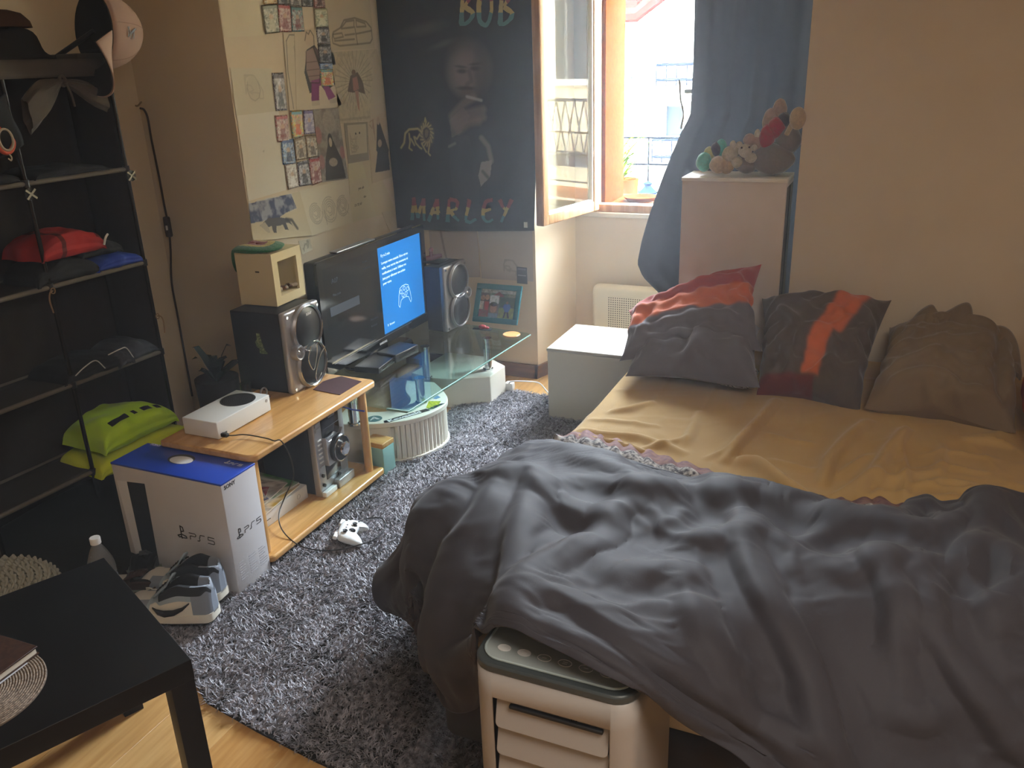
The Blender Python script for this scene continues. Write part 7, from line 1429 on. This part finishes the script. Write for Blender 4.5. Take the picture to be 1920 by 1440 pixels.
G[..., 1] += .010*np.sin(u*9+v*2)*(.25+.75*v)*(.6+.4*u)+.012*fbm(u*3, v*2.2, 77); G[..., 2] -= (.010*np.sin(u*PI))*v; G[..., 1] = np.minimum(G[..., 1], 3.956)
loc = G.reshape(-1, 3).mean(0); flag = obj_from_mesh(painted(G-loc, cv, 'black_flag', mat('flag_cloth', '#ffffff', .62, spec=.4, vcol=True, sheen=1.0), .0010, np.array([0, -1., 0])), 'black_flag', None, loc)
flag['label'] = 'black cloth flag with a portrait, a lion and striped lettering hanging left of the window'; flag['category'] = 'flag'
def flag_pt(px, py, off=.004):
    a, b_ = tf(px, py); i = int(np.clip(b_*(fh-1), 0, fh-1)); j = int(np.clip(a*(fw-1), 0, fw-1)); return G[i, j]+np.array([0, -off, 0])
LR = mat('letter_red', '#8a4442', .7); LY = mat('letter_yellow', '#b09a58', .7); LG = mat('letter_green', '#4f7470', .7)
def brush_word(paths, x0, x1, y0, y1, wd):
    """letters drawn with a brush; three stripes of colour by height"""
    n = len(paths)
    for i, ch in enumerate(paths):
        b = MB()
        for ln in ch:
            pts = curve_pts([(p[0], p[1], 0) for p in ln], 6) if len(ln) > 2 else [np.array((*ln[0], 0.))*(1-t)+np.array((*ln[1], 0.))*t for t in np.linspace(0, 1, 9)]
            prev = None; row = []
            for k, p in enumerate(pts):
                d = (pts[min(k+1, len(pts)-1)]-pts[max(k-1, 0)]); d = d/(np.linalg.norm(d)+1e-9); w = wd*(1.0-.45*k/len(pts)); cwx = x0+(x1-x0)*((i+.10+.80*p[0])/n); cwy = y0+(y1-y0)*(1-p[1])+ (i-n/2)**2*.0
                sx = -d[1]*w; sy = d[0]*w; A = flag_pt(cwx-sx, cwy+sy); B = flag_pt(cwx+sx, cwy-sy); row.append((A, B, p[1]))
            for k in range(len(row)-1):
                z = (row[k][2]+row[k+1][2])/2; m_ = 0 if z > .64 else (1 if z > .30 else 2); a0, b0, _ = row[k]; a1, b1, _ = row[k+1]; b.add([a0, b0, b1, a1], [(0, 1, 2, 3)], m_)
        b.shift(-flag.location); part(b, 'letter', [LR, LY, LG], flag, smooth=False, solid=.0006)
brush_word([[[(.0, .0), (.03, .5), (.06, 1.0)], [(.06, 1), (.42, .12)], [(.42, .12), (.84, 1.0)], [(.84, 1.0), (.90, .5), (.94, .0)]], [[(.0, .0), (.35, .55), (.6, 1.0)], [(.6, 1), (.68, .5), (.72, .1)], [(.2, .38), (.85, .45)]], [[(.15, 0), (.2, .5), (.25, 1)], [(.25, 1), (.8, .9), (.75, .6), (.3, .5)], [(.35, .5), (.6, .25), (.95, .05)]], [[(.45, 1), (.3, .5), (.15, .08)], [(.15, .08), (.5, .0), (.95, .15)]], [[(.85, .98), (.4, .9), (.2, .55), (.2, .2), (.5, .02), (.9, .12)], [(.25, .5), (.75, .58)]], [[(.1, 1), (.3, .7), (.5, .55)], [(.95, 1), (.6, .55), (.2, 0)]]], 772, 968, 366, 412, 4.0)
brush_word([[[(.2, 0), (.25, .5), (.3, 1)], [(.3, 1), (.85, .85), (.4, .5)], [(.4, .5), (.95, .3), (.6, .05), (.1, .0)]], [[(.5, 1), (.1, .6), (.15, .1), (.6, .0), (.9, .4), (.8, .85), (.5, 1)]], [[(.2, 0), (.25, .5), (.3, 1)], [(.3, 1), (.9, .85), (.4, .5)], [(.4, .5), (.95, .3), (.6, .05), (.1, .0)]]], 858, 968, -22, 40, 5)
b = MB(); p = flag_pt(989, 417); b.box((p[0]-.010, p[1]-.0006, p[2]-.016), (p[0]+.010, p[1], p[2]+.012)); b.shift(-flag.location); part(b, 'care_tag', LBL, flag, smooth=False)

# ================================================================ soft toys on the column cabinet
ZC = 1.1355
def toy(name, label, px, py, blobs, rotz=0):
    """blobs: (px, py, depth y, rx, ry, rz, material, partname)"""
    pts = [hy(bp[0], bp[1], bp[2]) for bp in blobs]; t = thing(name, label, 'soft toy' if 'ball' not in name else 'yarn', (float(pts[0][0]), float(pts[0][1]), ZC))
    lo = min(p[2]-bp[5] for p, bp in zip(pts, blobs))
    for p, bp in zip(pts, blobs):
        b = MB(); P = []; n = 26; m = 18
        for i in range(m+1):
            a = PI*i/m; P.append([(p[0]+bp[3]*math.sin(a)*math.cos(2*PI*k/n)*(1+.05*math.sin(5*a+k)), p[1]+bp[4]*math.sin(a)*math.sin(2*PI*k/n), max(ZC+.001, p[2]-bp[5]*math.cos(a)*(1+.04*math.sin(3*k/n*6.28)))) for k in range(n)])
        b.grid(P, 0, True); part(b, bp[7], bp[6], t, world=True, subs=0)
    return t
def wool(n, c): return mat(n, c, .95, noise=(90, '#6d665c', .25, 1), bump=(130, .6, .003), sheen=.5)
TQ, TCR, TTAN, TGY, TRD, TPK, TDK = wool('wool_teal', '#5aa898'), wool('wool_cream', '#b9ae94'), wool('wool_tan', '#b59a72'), wool('wool_grey', '#7d7470'), wool('wool_red', '#a3303c'), wool('wool_pink', '#a98d7e'), wool('wool_dark', '#4b4450')
Y = 3.60
toy('cushion_toy', 'large rolled grey beige soft cushion lying on the column top', 0, 0, [(1448, 298, Y, .085, .06, .062, TGY, 'body'), (1478, 262, Y+.02, .05, .05, .055, TGY, 'end'), (1400, 306, Y, .05, .05, .040, TGY, 'roll')])
toy('caterpillar_toy', 'teal and yellow striped soft toy at the left end of the column top', 0, 0, [(1320, 304, Y-.02, .032, .032, .038, TQ, 'head'), (1330, 288, Y+.02, .024, .024, .028, wool('wool_yellow', '#b5b070'), 'segment'), (1343, 280, Y+.02, .024, .024, .028, TDK, 'segment'), (1352, 277, Y+.03, .024, .024, .034, TQ, 'segment')])
toy('ball_cushion', 'round tan soft ball at the front left of the column top', 0, 0, [(1347, 309, Y-.05, .036, .034, .034, TTAN, 'ball'), (1362, 312, Y-.04, .030, .03, .030, TTAN, 'fold')])
toy('rabbit_toy', 'small cream crocheted rabbit toy, left one of the pair', 0, 0, [(1367, 290, Y-.04, .028, .026, .032, TCR, 'head'), (1374, 271, Y-.03, .012, .010, .016, TCR, 'ear'), (1386, 272, Y-.03, .014, .010, .014, TCR, 'ear'), (1381, 304, Y-.04, .026, .022, .022, TCR, 'body'), (1380, 284, Y-.03, .014, .012, .020, TCR, 'paw')])
toy('rabbit_toy', 'small cream crocheted rabbit toy with dark eyes, right one of the pair', 0, 0, [(1397, 283, Y-.05, .026, .024, .026, TCR, 'head'), (1414, 277, Y-.04, .012, .010, .012, TCR, 'ear'), (1408, 296, Y-.04, .024, .022, .020, TCR, 'body'), (1390.5, 277, Y-.073, .004, .003, .004, TDK, 'eye'), (1405, 276, Y-.073, .004, .003, .004, TDK, 'eye')])
toy('bear_toy', 'small pinkish cream bear toy sitting before the red toy', 0, 0, [(1405, 262, Y-.02, .024, .022, .024, TPK, 'head'), (1420, 252, Y-.01, .012, .010, .020, TCR, 'ear'), (1418, 270, Y-.01, .026, .02, .030, TPK, 'body')])
toy('long_doll', 'red and pinkish long soft doll leaning towards the wall edge', 0, 0, [(1438, 258, Y-.01, .030, .03, .050, TRD, 'trunk'), (1455, 240, Y+.0, .034, .03, .040, TRD, 'shoulder'), (1470, 226, Y+.02, .028, .03, .030, TDK, 'collar'), (1444, 228, Y+.05, .030, .025, .050, TPK, 'arm'), (1462, 205, Y+.06, .028, .024, .040, TPK, 'sleeve')])
b = MB(); p = hy(1496, 222, 3.545-.036); b.sphere(p, (.031, .030, .042), 28, M=None); b.tube([tuple(p+np.array([-.02, .01, -.02])), tuple(p+np.array([-.04, .03, -.06]))], .010, 8); 
o = single(b, 'yarn_ball', TTAN, 'oval tan yarn ball hanging before the wall edge beside the curtain', 'yarn')
